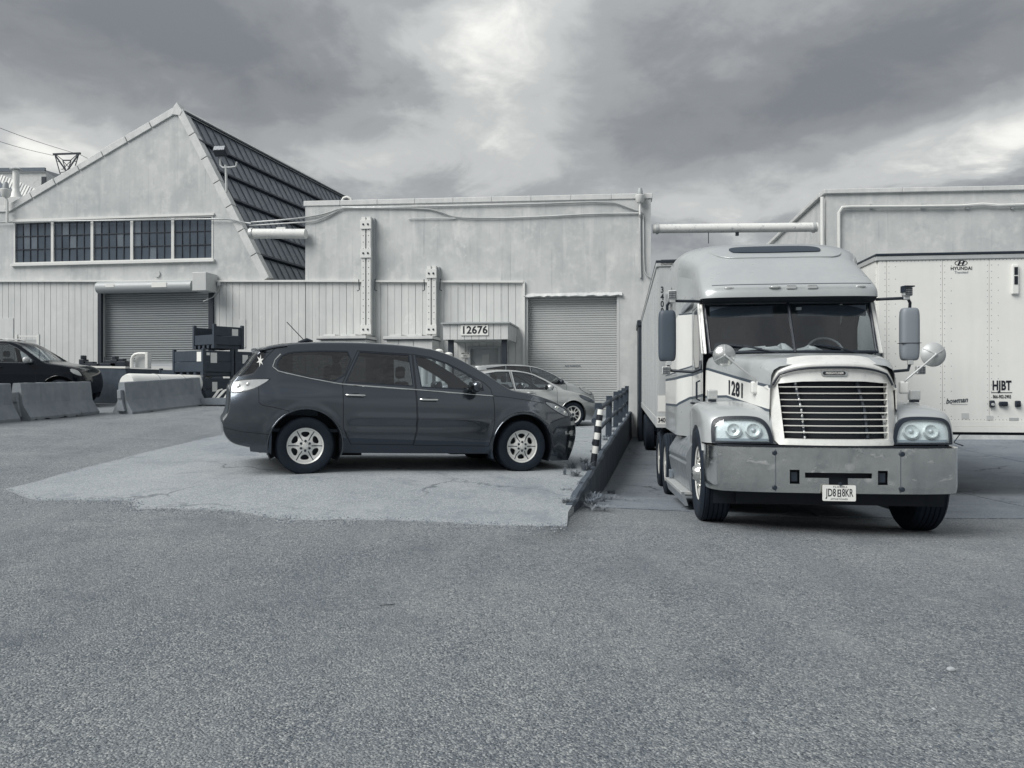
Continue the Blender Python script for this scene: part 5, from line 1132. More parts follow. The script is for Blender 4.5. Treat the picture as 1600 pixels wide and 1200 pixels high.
for s in (-1, 1):
    q = MB()
    for i in range(39):
        for k in range(22): q.add([wing(i, hs_[k], s), wing(i, hs_[k + 1], s), wing(i + 1, hs_[k + 1], s), wing(i + 1, hs_[k], s)], [(0, 1, 2, 3)])
    out = [(p.x, p.y) for p in WEs] + [(1.80, .80), (1.46, .80)]; arch = circle(.95, .47, .585, 44)
    vs, fs, c = triangulate(out, (), (), [arch], step=.06); k = ~pip(c, arch) & ~((c[:, 0] < .6) & (c[:, 1] < .905))
    q.build('wing', M_tg, trk, smooth=42); q = MB(); uo = lambda x: UO - .03 * sstep(1.2, 1.8, x)
    q.add([(s * uo(a), a, b) for a, b in vs], [tuple(map(int, f)) for f in fs[k]])
    q.build('wing_side', M_tg, trk, smooth=42); q = MB()
    aa = [p for p in circle(.95, .47, .585, 60) if p[1] > .80]; aa.sort(key=lambda p: -math.atan2(p[1] - .47, p[0] - .95))
    q.add([(s * uo(a), a, b) for a, b in aa] + [(s * (UO - .12), a, b) for a, b in aa], [(i, i + 1, i + 1 + len(aa), i + len(aa)) for i in range(len(aa) - 1)])
    q.build('arch_return', M_tg, trk, smooth=42)
    q = MB(); q.grid(lambda u, v: Vector((s * (UO - .10 - .62 * v), .95 + .60 * math.cos(math.pi * (1.1 - 1.2 * u)), .47 + .60 * math.sin(math.pi * (1.1 - 1.2 * u)))), 20, 1); q.box((s * .52 - .02, .3, .55), (s * .52 + .02, 1.7, 1.3)); q.build('wheel_well', M_blk, trk)
    # headlamp
    hp = [(1.142, .912)] + smooth_poly([(1.144, 1.02), (1.135, 1.12), (1.08, 1.165), (.98, 1.178), (.78, 1.182), (.665, 1.165), (.595, 1.09), (.568, .99)], 2, False) + [(.562, .912)]
    hp2 = [(1.115, .926)] + smooth_poly([(1.118, 1.02), (1.11, 1.10), (1.06, 1.138), (.97, 1.150), (.79, 1.152), (.69, 1.135), (.628, 1.07), (.602, .98)], 2, False) + [(.597, .926)]
    F = lambda a, b, t: fsurf(s * a, b, t)
    q = MB(); plate(q, hp, [hp2], F, .046, -.03, step=.05, gridstep=.06); hl = q.build('headlight', M_plastic, trk, smooth=40)
    q = MB(); plate(q, offset_poly(hp2, .002), [], F, .012, -.01, step=.05, gridstep=.05); q.build('reflector', M_refl, hl, smooth=40)
    for (cu, cz, rr_) in ((.745, 1.042, .062), (.935, 1.042, .060)):
        c = fsurf(s * cu, cz, .034); nrm = (fsurf(s * cu + .02, cz) - fsurf(s * cu - .02, cz)).cross(fsurf(s * cu, cz + .02) - fsurf(s * cu, cz - .02)); nrm = nrm if nrm.y < 0 else -nrm; nrm.normalize(); Mx = Matrix.Translation(c) @ nrm.to_track_quat('Z', 'Y').to_matrix().to_4x4()
        q = MB(); q.lathe([(rr_ * 1.12, -.03), (rr_ * 1.12, .006), (rr_ * 1.0, .006), (rr_ * .9, -.006), (rr_ * .45, -.016), (.001, -.018)], Mx, 28); q.build('lamp_bowl', M_bar, hl, smooth=35)
        q = MB(); q.ball(Mx @ Vector((0, 0, -.012)), .024, 12, 8); q.build('bulb_shield', M_galv, hl, smooth=60)
        q = MB()
        for k in range(10): a0 = 2 * math.pi * k / 10; q.tube([Mx @ Vector((rr_ * 1.0 * math.cos(a0), rr_ * 1.0 * math.sin(a0), .002)), Mx @ Vector((rr_ * .55 * math.cos(a0), rr_ * .55 * math.sin(a0), -.026))], .0025, 4)
        q.build('bowl_rib', M_galv, hl)
        q = MB(); q.tube([Mx @ Vector((rr_ * 1.28 * math.cos(t), rr_ * 1.28 * math.sin(t), -.006)) for t in [math.pi * (1.05 + .9 * k / 14) for k in range(15)]], .007, 6); q.build('bowl_trim', M_galv, hl, smooth=60)
    q = MB(); plate(q, [(.610, .934), (1.10, .934), (1.10, .958), (.608, .958)], [], F, .024, .0, step=.04); q.build('signal_strip', mat('amber_strip', .30, .3, var=.4, vscale=30), hl)
    q = MB(); vs, fs, c = triangulate(hp2, step=.05, gridstep=.05); q.add([F(a, b, .045) for a, b in vs], [tuple(map(int, f)) for f in fs]); q.build('lamp_cover', glass_mat('lamp_cover_glass', .97), hl, smooth=60)
    # square lamp on the wing
    p = Vector((s * 1.045, .92, 1.332)); q = MB(); q.box((-.052, -.04, 0), (.052, .05, .105), 0, Matrix.Translation(p)); cl = q.build('wing_lamp', M_galv, trk, bevel=.012)
    q = MB(); q.box((-.043, -.047, .010), (.043, -.039, .092), 0, Matrix.Translation(p)); q.build('lamp_face', M_lens, cl)
    q = MB(); q.box((-.04, -.03, -.025), (.04, .03, -.001), 0, Matrix.Translation(p)); q.build('lamp_foot', M_dark, cl)
# cab and sleeper
RS = [(1.80, 2.54), (1.795, 2.60), (1.83, 2.67), (1.96, 2.775), (2.25, 2.985), (2.65, 3.22), (3.0, 3.365), (3.5, 3.475), (4.2, 3.53), (5.04, 3.53)]
RE = [(2.02, 2.54), (2.03, 2.59), (2.06, 2.63), (2.16, 2.68), (2.38, 2.75), (2.7, 2.86), (3.05, 2.96), (3.5, 3.03), (4.2, 3.06), (5.04, 3.06)]
RSs = resample([(a, b, 0) for a, b in smooth_poly(RS, 2, False)], 60); REs = resample([(a, b, 0) for a, b in smooth_poly(RE, 2, False)], 60); PR = 3.7
def cu(v): return 1.035 + .165 * sstep(2.75, 3.35, v)
def roofp(i, h):
    t = abs(h); g = 1 - max(0, 1 - t ** PR) ** (1 / PR); a, b = RSs[i], REs[i]; return Vector(((1 if h > 0 else -1) * cu(b.x) * t, a.x + (b.x - a.x) * g, a.y + (b.y - a.y) * g))
hh_ = [(-1 if k < 18 else 1) * math.sin(abs(k - 18) / 18 * math.pi / 2) ** .75 for k in range(37)]
q = MB()
for i in range(59):
    for k in range(36): q.add([roofp(i, hh_[k]), roofp(i, hh_[k + 1]), roofp(i + 1, hh_[k + 1]), roofp(i + 1, hh_[k])], [(0, 1, 2, 3)])
q.grid(lambda u, v: roofp(0, hh_[int(round(u * 36))]) + Vector((0, .22 * v, -.002 * v)), 36, 1); q.build('roof_fairing', M_tg, trk, smooth=50)
def zroof(u, v):
    a = interp(v, [p.x for p in RSs], [p.y for p in RSs]); b = interp(v, [p.x for p in REs], [p.y for p in REs]); t = abs(u) / cu(v); return a + (b - a) * (1 - max(0, 1 - t ** PR) ** (1 / PR))
rwp = smooth_poly([(-.50, 2.62), (.53, 2.62), (.60, 2.74), (.57, 2.86), (.42, 2.90), (-.40, 2.90), (-.55, 2.87), (-.57, 2.76)], 2)
q = MB(); plate(q, rwp, [], lambda a, b, t: Vector((a, b - t * .5, zroof(a, b) + t)), .012, -.02, step=.06, gridstep=.08); q.build('roof_window', mat('smoked_plastic', .035, .45, spec=.2), trk, smooth=50)
q = MB()      # pressed recess line round the roof window
for pts in ([(-.86, 3.06), (-.80, 2.75), (-.70, 2.55), (-.55, 2.46), (.6, 2.46), (.76, 2.55), (.85, 2.75), (.90, 3.06)], ):
    pts = smooth_poly(pts, 2, False); q.tube([(a, b, zroof(a, b) + .004) for a, b in pts], .010, 6)
q.build('roof_pressing', M_tg, trk, smooth=60)
for u in (-.71, -.19, .80):
    q = MB(); i = 14; q.ball((u, 1.80 + .10 * (u / 1.0) ** 2 + .01, 2.655), (.07, .035, .018), 14, 8); q.build('marker_light', M_lens, trk, smooth=60)
for u in (.0, .24): q = MB(); q.box((u - .055, 1.795, 2.632), (u + .055, 1.86, 2.675)); q.build('marker_light', M_galv, trk, bevel=.006)
q = MB(); q.tube([(hh_[k] * .93 * cu(2.1), 1.785 + .245 * (1 - max(0, 1 - abs(hh_[k] * .93) ** PR) ** (1 / PR)) + .0, 2.688 - .0) for k in range(4, 33)], .005, 5); q.build('visor_seam', M_line, trk)
# side walls
sw = [(1.76, .80), (1.76, 1.87), (1.90, 2.10), (2.10, 2.50), (2.03, 2.545)] + [(p.x, p.y) for p in REs[1:]] + [(5.04, .79), (3.6, .79)]
dwin = smooth_poly([(1.98, 1.72), (2.68, 1.70), (2.70, 2.40), (2.25, 2.42)], 1); swin = smooth_poly([(3.85, 2.35), (4.15, 2.35), (4.2, 2.75), (4.05, 2.95), (3.85, 2.85)], 2)
wb1 = [(1.70, 1.37), (2.9, 1.31), (3.3, 1.20), (5.1, 1.17), (5.1, 1.56), (3.3, 1.58), (2.9, 1.62), (1.70, 1.66)]
wb2 = [(2.80, 1.74), (3.45, 1.66), (5.1, 1.63), (5.1, 1.9), (3.6, 2.3), (3.2, 2.46), (2.80, 2.44)]
def ln(a, b, w=.014): a = Vector(a); b = Vector(b); n_ = Vector((-(b - a).y, (b - a).x)).normalized() * w; return [tuple(a + n_), tuple(b + n_), tuple(b - n_), tuple(a - n_)]
lns = [ln(wb1[i], wb1[(i + 1) % 8], .018) for i in (0, 1, 2, 4, 5, 6)] + [ln(wb2[i], wb2[(i + 1) % 7], .010) for i in (0, 1, 5)]
dseam = [(1.83, 1.0), (2.78, 1.0), (2.80, 2.47), (2.18, 2.48), (1.86, 1.9)]
vs, fs, c = triangulate(sw, (), (), [dwin, offset_poly(dwin, .035), swin, offset_poly(swin, .025), wb1, wb2, offset_poly(dseam, .006), offset_poly(dseam, -.006)] + lns, step=.09, gridstep=.10)
cl = np.zeros(len(fs), int); cl[pip(c, wb1)] = 1; cl[pip(c, wb2)] = 1
for l in lns: cl[pip(c, l)] = 2
ring = pip(c, offset_poly(dseam, .006)) & ~pip(c, offset_poly(dseam, -.006)); cl[ring] = 3
cl[pip(c, offset_poly(dwin, .035))] = 3; cl[pip(c, offset_poly(swin, .025))] = 3
inw = pip(c, dwin); ins = pip(c, swin); ind = pip(c, offset_poly(dseam, -.006))
for s in (-1, 1):
    q = MB(); dq = MB(); w1_ = MB(); w2_ = MB()
    for f, k, a, b, d in zip(fs, cl, inw, ins, ind):
        tri = [Vector((s * (cu(vs[i][0])), vs[i][0], vs[i][1])) for i in f]
        (w1_ if a else w2_ if b else dq if d else q).add(tri, [(0, 1, 2)], int(k))
    q.build('cab_side', [M_tg, M_tw, M_line, M_plastic], trk, smooth=30); d_ = dq.build('door', [M_tg, M_tw, M_line, M_plastic], trk, smooth=30); w1_.build('side_window', M_clear, trk); w2_.build('sleeper_window', M_priv, trk)
    q = MB(); q.tube([(s * (cu(2.6) + .0), 2.55, 1.25), (s * (cu(2.6) + .03), 2.57, 1.25), (s * (cu(2.6) + .03), 2.70, 1.25), (s * cu(2.6), 2.72, 1.25)], .014, 6); q.build('door_handle', M_dark, d_, smooth=60)
    q = MB(); q.tube([(s * 1.06, 1.83, 1.30), (s * 1.10, 1.83, 1.32), (s * 1.10, 1.83, 1.52), (s * 1.06, 1.83, 1.54)], .012, 6); q.build('grab_handle', M_dark, trk, smooth=60)
    q = MB(); q.prism([(s * .985, 1.775, 1.86), (s * 1.045, 1.80, 1.86), (s * 1.055, 2.12, 2.50), (s * .995, 2.10, 2.50)], (0, .05, 0)); q.build('windscreen_pillar', M_tw, trk, bevel=.012)
    q = MB(); q.prism([(s * 1.20, 3.5, 2.36), (s * 1.22, 3.5, 2.40), (s * 1.12, 3.0, 2.56), (s * 1.05, 2.6, 2.62), (s * 1.05, 2.6, 2.58)], (0, .04, .02)); q.build('air_deflector', M_tgd, trk)
q = MB(); q.prism([(-1.2, 5.04, .79), (1.2, 5.04, .79), (1.2, 5.04, 3.06), (1.0, 5.04, 3.44), (.6, 5.04, 3.53), (-.6, 5.04, 3.53), (-1.0, 5.04, 3.44), (-1.2, 5.04, 3.06)], (0, .02, 0)); q.build('cab_back', M_tg, trk)
q = MB(); q.box((-1.0, 1.8, .78), (1.0, 5.0, .84)); q.build('cab_floor', M_blk, trk)
# windscreen in two panes
def wsp(a, b, o=0.0):      # a -1..1, b 0..1
    return Vector((a * (.965 + .025 * b), 1.63 + .12 * a * a + b * (.36 - .01 * a * a) - o, 1.868 + .640 * b))
for s in (-1, 1):
    q = MB(); q.grid(lambda u, v: wsp(s * (.018 + .955 * u), .03 + .92 * v), 14, 6); q.build('windscreen', M_clear, trk, smooth=60)
q = MB()
for pts in ([wsp(0, 0, .006), wsp(0, 1, .006)], [wsp(-1 + k / 12, .012) for k in range(25)], [wsp(-1 + k / 12, .965) for k in range(25)], [wsp(-.985, k / 6) for k in range(7)], [wsp(.985, k / 6) for k in range(7)]): q.tube(pts, .018, 6)
q.grid(lambda u, v: wsp(-1 + 2 * u, .965) + Vector((0, -.02 - .02 * v, .06 * v)), 24, 1); q.build('windscreen_seal', M_plastic, trk, smooth=60)
q = MB(); q.grid(lambda u, v: roofp(0, (u - .5) * 1.96) + Vector((0, .015 + .14 * v, -.055 * v ** .5)), 24, 4); q.build('sun_visor', M_blk, trk, smooth=60)
# inside the cab
q = MB(); q.grid(lambda u, v: Vector(((u - .5) * 1.96, 1.66 + .16 * (2 * u - 1) ** 2 + .5 * v, 1.868 + .02 * math.sin(6 * u) * v - .10 * v * v)), 16, 4); q.build('dashboard', M_cabin, trk, smooth=60)
q = MB(); q.box((-1.0, 3.3, .85), (1.0, 3.34, 2.9)); q.build('cab_curtain', mat('cab_curtain_cloth', .15, .9, var=.5, vscale=6, streak=.6), trk)
q = MB(); q.tube([Vector((.5 + .21 * math.cos(t), 2.2 + .10 * math.sin(t), 1.90 + .17 * math.sin(t))) for t in [2 * math.pi * k / 24 for k in range(25)]], .016, 6, caps=False); q.tube([(.30, 2.2, 1.90), (.5, 2.22, 1.88), (.70, 2.2, 1.90)], .02, 6); q.build('steering_wheel', M_galv, trk, smooth=60)
for s in (-1, 1):
    q = MB(); q.box((s * .5 - .25, 2.75, 1.3), (s * .5 + .25, 2.9, 2.05)); q.box((s * .5 - .15, 2.76, 2.08), (s * .5 + .15, 2.86, 2.28)); q.box((s * .5 - .25, 2.35, 1.25), (s * .5 + .25, 2.85, 1.42)); q.build('seat', M_seat, trk, bevel=.05)
rc = random.Random(12)
for (u, w_) in ((-.30, .26), (-.12, .13), (.20, .14)):
    q = MB(); b0 = Vector((u, 1.80, 1.90)); ph = [rc.uniform(0, 6) for _ in range(4)]
    q.grid(lambda a, b: b0 + Vector((w_ * (1 + .25 * math.sin(7 * a * 6.28 / 2 + ph[0])) * math.sin(math.pi * b) * math.cos(2 * math.pi * a), .10 * math.sin(math.pi * b) * math.sin(2 * math.pi * a), (.035 + .025 * math.sin(3 * 2 * math.pi * a + ph[1]) + .02 * math.sin(9 * b + ph[2])) * math.cos(math.pi * b) + .012 * math.sin(14 * a + 9 * b))), 22, 10)
    cl_ = tag(q.build('cloth', M_white, smooth=70), {-.30: 'long crumpled white cloth on the left of the truck dashboard', -.12: 'small white crumpled cloth bundle at the middle of the truck dashboard', .20: 'white folded cloth by the steering wheel of the truck'}[u], 'cloth'); cl_.matrix_world = Matrix.Translation(TO) @ Matrix.Rotation(-TA, 4, 'Z')
    me = cl_.data; me.transform(Matrix.Translation(-b0)); cl_.location = TO + TEU * b0.x + TEV * b0.y + UP * b0.z
q = MB(); q.box((.10, 1.98, 2.395), (.16, 2.01, 2.43)); q.build('toll_tag', M_white, trk)
q = MB(); q.grid(lambda u, v: Vector((-.92 + .75 * u, 2.02 - .02 * u, 2.45 - .13 * v)), 6, 2); q.grid(lambda u, v: Vector((.12 + .80 * u, 2.0 + .02 * u, 2.45 - .13 * v)), 6, 2); q.build('sun_blind', M_cabin, trk)
# wipers
for s, (a0, a1) in ((-1, (-.20, -.78)), (1, (.74, .22))):
    q = MB(); q.tube([wsp(a0, -.01, .03), wsp((a0 + a1) / 2, .09, .035), wsp((a0 + a1) / 2 - .1, .13, .03)], .009, 6); q.tube([wsp(a0 - .18, .065, .022), wsp((a0 + a1) / 2 - .05, .11, .03), wsp(a1 + .02, .15, .022)], .011, 6); q.build('wiper', M_plastic, trk, smooth=60)
# mirrors with work lamps
def worklamp(par, c, h=.048, hood=False, yawz=0.0):
    M = Matrix.Translation(c) @ Matrix.Rotation(yawz, 4, 'Z'); q = MB(); q.box((-h, -.025, -h), (h, .05, h), 0, M); w_ = q.build('work_lamp', M_galv, par, bevel=.012)
    q = MB(); q.box((-h * .82, -.029, -h * .82), (h * .82, -.024, h * .82), 0, M); q.build('lamp_face', M_lens, w_)
    q = MB()
    for k in range(4): o = -h * .62 + h * 1.24 * k / 3; q.box((-h * .8, -.034, o - .003), (h * .8, -.029, o + .003), 0, M)
    for k in range(5): o = -h * .66 + h * 1.32 * k / 4; q.box((o - .0025, -.0335, -h * .8), (o + .0025, -.0285, h * .8), 0, M)
    q.build('lamp_grid', M_dark, w_)
    if hood: q = MB(); q.box((-h * 1.15, -.05, h + .001), (h * 1.15, .05, h + .016), 0, M); q.box((-h * 1.16, -.05, -h * .2), (-h * 1.01, .05, h), 0, M); q.build('lamp_hood', M_dark, w_)
for s in (-1, 1):
    mu = -1.435 if s < 0 else 1.415
    q = MB(); q.grid(lambda u, v: (lambda a, b: Vector((mu + .108 * (1 if math.cos(a) > 0 else -1) * abs(math.cos(a)) ** .55 * max(0, math.sin(b)) ** .25, 2.02 + .075 * (1 if math.sin(a) > 0 else -1) * abs(math.sin(a)) ** .6 * max(0, math.sin(b)) ** .3, 2.095 + .315 * (1 if math.cos(b) > 0 else -1) * abs(math.cos(b)) ** .35)))(2 * math.pi * u, math.pi * v), 28, 22); mir = q.build('side_mirror', M_line if s < 0 else mat('mirror_grey_plastic', .22, .5), trk, smooth=60)
    q = MB(); q.box((mu - .085, 2.085, 1.83), (mu + .085, 2.10, 2.37)); q.build('mirror_glass', M_chrome, mir)
    if s > 0: q = MB(); q.box((mu - .112, 1.94, 1.985), (mu + .112, 2.10, 1.990)); q.build('mirror_joint', M_blk, mir)
    q = MB(); q.tube([(s * 1.03, 2.02, 2.515), (s * 1.10, 1.98, 2.515), (s * 1.33, 1.96, 2.52), (mu - s * .03, 1.98, 2.515), (mu, 2.0, 2.47), (mu + s * .0, 2.01, 2.38)], .018, 8); q.build('mirror_arm', M_plastic, trk, smooth=60)
    q = MB(); q.tube([(s * 1.04, 1.90, 1.78), (s * 1.05, 1.86, 1.68), (s * 1.14, 1.86, 1.645), (mu - s * .04, 1.95, 1.665), (mu - s * .01, 1.99, 1.73), (mu, 2.0, 1.80)], .018, 8); q.build('mirror_arm', M_plastic, trk, smooth=60)
    q = MB(); q.box((mu - s * .06 - .035, 1.93, 2.50), (mu - s * .06 + .035, 1.99, 2.55)); q.build('mirror_clamp', M_galv, trk, bevel=.006); q = MB(); q.box((mu - s * .015 - .03, 1.93, 1.73), (mu - s * .015 + .03, 1.98, 1.78)); q.build('mirror_clamp', M_galv, trk, bevel=.006)
    worklamp(trk, Vector((mu + (.06 if s < 0 else -.05), 1.94, 2.595)), .052, s > 0, .15 * s); worklamp(trk, Vector((mu + (-.02 if s < 0 else .09), 1.92, 1.665)), .050, False)
    # round bonnet mirror on its stalk
    c = Vector((-.965 if s < 0 else 1.115, .62, 1.80)); r0 = .118 if s < 0 else .125; q = MB(); Mx = axes(c, (1, 0, 0), (0, 0, 1), (0, -1, 0)); q.lathe([(.001, .055), (r0 * .35, .050), (r0 * .75, .028), (r0 * .97, .004), (r0, -.004), (r0 * .96, -.014), (.001, -.016)], Mx, 32); bm_ = q.build('bonnet_mirror', M_chr2 if s < 0 else M_galv, trk, smooth=50)
    q = MB()
    for k in range(3): a0 = R_(90 + 120 * k + (0 if s < 0 else 60)); q.tube([Mx @ Vector((.0, 0, .058)), Mx @ Vector((r0 * .5 * math.cos(a0), r0 * .5 * math.sin(a0), .048)), Mx @ Vector((r0 * .95 * math.cos(a0), r0 * .95 * math.sin(a0), .01))], .004, 5)
    q.ball(Mx @ Vector((0, 0, .062)), .016, 10, 6); q.build('mirror_spider', M_galv, bm_)
    e = Vector((-.665 if s < 0 else .80, .52, 1.53)); q = MB(); q.tube([Mx @ Vector((0, 0, .066)), c.lerp(e, .35) + Vector((0, -.05, .0)), e + Vector((s * .05, -.02, .05)), e, e - Vector((0, 0, .06))], .010, 8); q.build('mirror_stalk', M_galv, trk, smooth=60)
    q = MB(); q.box((-.045, -.03, -.06), (.045, .04, .07), 0, Matrix.Translation(e - Vector((s * .0, -.02, .07)))); q.build('stalk_bracket', M_tw, trk, bevel=.02)
# skirts, steps, chassis
for s in (-1, 1):
    q = MB(); prof = [(1.08, .86), (1.205, .66), (1.215, .60), (1.20, .55), (1.215, .52), (1.16, .20), (1.05, .20)]
    for (ya, yb) in ((1.95, 2.80), (2.82, 4.25)):
        q = MB(); sl = -.045
        for i in range(len(prof) - 1):
            q.add([(s * prof[i][0], ya, prof[i][1] + sl * ya + .08), (s * prof[i][0], yb, prof[i][1] + sl * yb + .08), (s * prof[i + 1][0], yb, prof[i + 1][1] + sl * yb + .08), (s * prof[i + 1][0], ya, prof[i + 1][1] + sl * ya + .08)], [(0, 1, 2, 3)])
        q.add([(s * p[0], yb, p[1] + sl * yb + .08) for p in prof] + [(s * .6, yb, .2), (s * .6, yb, .8)], [tuple(range(len(prof) + 2))]); q.add([(s * p[0], ya, p[1] + sl * ya + .08) for p in prof] + [(s * .6, ya, .2), (s * .6, ya, .8)], [tuple(range(len(prof) + 2))]); q.build('side_skirt', M_tgd, trk, smooth=25)
    q = MB(); q.prism([(s * 1.02, 2.0, .135), (s * 1.27, 2.0, .135), (s * 1.27, 4.3, .03), (s * 1.02, 4.3, .03)], (0, 0, .045)); q.build('step_board', M_galv, trk, bevel=.008)
    q = MB(); q.prism([(s * 1.27, 2.0, .17), (s * 1.22, 2.0, -.0), (s * 1.22, 4.3, -.10), (s * 1.27, 4.3, .07)], (-s * .04, 0, 0)); q.build('step_edge', M_tgd, trk)
    q = MB(); q.box((s * 1.20 - .03, 4.05, .09), (s * 1.20 + .03, 4.13, .22)); q.build('side_marker', mat('amber_lens', .18, .2), trk, bevel=.01)
    q = MB(); q.lathe([(.30, 0), (.30, .9)], axes((s * .85, 1.95, .42), (1, 0, 0), (0, 0, 1), (0, 1, 0)), 20, cap=True); q.build('fuel_tank', M_galv, trk, smooth=50)
    q = MB(); q.box((s * .42 - .05, .5, .62), (s * .42 + .05, 7.3, .80)); q.build('chassis_rail', M_blk, trk)
    # wheels
    zf_ = tw(s * 1.06, .95) + .515; MM = Matrix.Translation((s * 1.065, .95, zf_)) @ Matrix.Rotation(R_(90 * s), 4, 'Y'); wq = make_wheel(trk, 0, 0, 0, .515, .30, 'steel', s, .29, 44, MM)
    q = MB(); q.lathe([(.001, .20), (.06, .19), (.10, .14), (.115, .08), (.20, .09), (.22, .06)], MM, 20)
    for k in range(10): a0 = R_(36 * k); q.lathe([(.001, .05), (.018, .045), (.018, 0)], MM @ Matrix.Translation((.155 * math.cos(a0), .155 * math.sin(a0), .085)), 8)
    q.build('hub', M_chrome, wq, smooth=40)
    for y in (5.35, 6.68):
        zz_ = tw(s * 1.0, y) + .51
        for du in (1.06, .73): make_wheel(trk, 0, 0, 0, .51, .28, 'steel', s, .29, 36, Matrix.Translation((s * du, y, zz_)) @ Matrix.Rotation(R_(90 * s), 4, 'Y'))
q = MB(); q.tube([(-1.0, .95, tw(-1, .95) + .515), (-.8, .95, .40), (.8, .95, .36), (1.0, .95, tw(1, .95) + .515)], .05, 8)
for y in (5.35, 6.68): q.tube([(-1, y, tw(0, y) + .51), (1, y, tw(0, y) + .51)], .07, 8)
q.box((-.4, .5, .38), (.4, 1.6, 1.0)); q.build('axle', M_blk, trk)
q = MB(); q.box((-.45, 5.6, .80), (.45, 6.4, .92)); q.build('fifth_wheel', M_blk, trk)

# ================================================================== TRAILERS
def trailer(label, corner, yaw, zb, zt, length, xs, wheels_at, panels_x, group):
    """corner: the near left corner; local x to the right across the nose, y backwards"""
    r = thing('box_trailer', label, 'trailer', (corner.x, corner.y, 0), (0, 0, -yaw), group)
    W = 2.6; q = MB(); q.box((.03, .03, zb + .02), (W - .03, length - .03, zt - .02)); q.build('body', M_tr, r)
    xs_ = [0.02] + panels_x + [W - .02]
    for a, b in zip(xs_, xs_[1:]): q = MB(); q.box((a + .003, .0, zb + .18), (b - .003, .028, zt - .10)); q.build('front_panel', M_tr, r, bevel=.003)
    n = int(length / 1.22)
    for i in range(n):
        for x in (0.0, W - .028): q = MB(); q.box((x, .05 + i * 1.22 + .004, zb + .18), (x + .028, .05 + (i + 1) * 1.22 - .004, zt - .10)); q.build('side_panel', M_tr, r)
    q = MB(); q.box((-.015, -.02, zt - .098), (W + .015, .03, zt - .03)); q.box((-.02, .032, zt - .098), (.03, length, zt - .02)); q.box((W - .03, .032, zt - .098), (W + .02, length, zt - .02)); q.build('top_rail', M_galv, r, bevel=.006)
    q = MB(); q.box((-.025, -.03, zt - .028), (W + .025, length, zt + .012)); q.build('roof_edge', M_dark, r, bevel=.008)
    q = MB(); q.box((-.012, -.022, zb), (W + .012, .03, zb + .085)); q.box((-.012, -.012, zb + .088), (W + .012, .03, zb + .178)); q.box((-.015, .032, zb), (.03, length, zb + .17)); q.box((W - .03, .032, zb), (W + .015, length, zb + .17)); q.build('bottom_rail', M_tr, r, bevel=.004)
    q = MB(); q.box((.1, .1, zb - .05), (W - .1, length - .1, zb)); q.build('underfloor', M_blk, r)
    rv = MB()
    def riv(p, nrm):
        a = Vector(nrm).orthogonal().normalized(); b = Vector(nrm).cross(a); p = Vector(p); rr_ = .0078; rv.add([p + (a * math.cos(k * 1.047) + b * math.sin(k * 1.047)) * rr_ for k in range(6)] + [p + Vector(nrm) * .005], [(k, (k + 1) % 6, 6) for k in range(6)])
    for x in panels_x:
        for dx, st in ((.03, .10), (.13, .20), (-.03, .10)):
            z = zb + .25
            while z < zt - .14: riv((x + dx, -.001, z), (0, -1, 0)); z += st
    for k in range(int(W / .055)): riv((.03 + k * .055, -.001, zt - .115), (0, -1, 0)); riv((.03 + k * .055, -.001, zb + .20), (0, -1, 0))
    for i in range(n):
        z = zb + .25
        while z < zt - .14: riv((-.001, .05 + i * 1.22 + .03, z), (-1, 0, 0)); riv((-.001, .05 + i * 1.22 - .03, z), (-1, 0, 0)); z += .12
    o = rv.build('rivets', mat('rivet_steel', .30, .5), r); o['kind'] = 'stuff'
    for y in wheels_at:
        for s, x in ((-1, .16), (-1, .48), (1, W - .16), (1, W - .48)):
            p = Vector((corner.x, corner.y, 0)) + Matrix.Rotation(-yaw, 3, 'Z') @ Vector((x, y, 0)); make_wheel(r, 0, 0, 0, .50, .27, 'steel', s, .29, 30, Matrix.Translation((x, y, z_ramp(p.x, p.y) + .5)) @ Matrix.Rotation(R_(90 * s), 4, 'Y'))
    q = MB()
    for y in wheels_at: p = Vector((corner.x, corner.y, 0)) + Matrix.Rotation(-yaw, 3, 'Z') @ Vector((1.3, y, 0)); q.tube([(.2, y, z_ramp(p.x, p.y) + .5), (W - .2, y, z_ramp(p.x, p.y) + .5)], .06, 8)
    q.box((.6, wheels_at[0] - .8, zb - .35), (W - .6, wheels_at[-1] + .8, zb - .051)); q.build('axle', M_blk, r)
    return r
M_tr = mat('trailer_grimy_white', .46, .5, var=.35, vscale=1.5, streak=.45)
YL = R_(8.3); tl = trailer('grey white box trailer coupled behind the semi truck', Vector((2.53, 13.4, 0)), YL, .74, 3.64, 14.0, 0, (9.0, 10.3), [.5, 1.1, 1.7, 2.2], None)
TX = lambda x, z, y=-.004: axes((x, y, z), (1, 0, 0), (0, 0, 1), (0, -1, 0))
for k, ch in enumerate('3400'): text(ch, .15, TX(.085, 3.135 - .124 * k, -.002), M_ink, tl, bold=.03, sx=.75)
q = MB(); q.box((.0, -.026, .80), (.19, -.0225, .935)); q.build('number_plaque', M_white, tl); text('3400', .115, TX(.095, .868, -.0275), M_ink, tl, bold=.03, sx=.75)
q = MB(); q.box((.01, -.004, 1.02), (.15, -.001, 1.30)); q.build('faded_sticker', M_white, tl)
q = MB(); q.box((.06, -.02, 3.56), (2.5, -.002, 3.66)); q.build('nose_band', M_dark, tl)
M_tr = mat('trailer_white', .76, .45, var=.14, vscale=1.5, streak=.2); YR = R_(7); CRN = Vector((5.88, 12.4, 0)); tr = trailer('clean white box trailer at the right with rivet rows and company lettering on its nose', CRN, YR, .735, 3.585, 13.0, 0, (9.5, 10.8), [.155, 1.0, 1.70, 2.36], None)
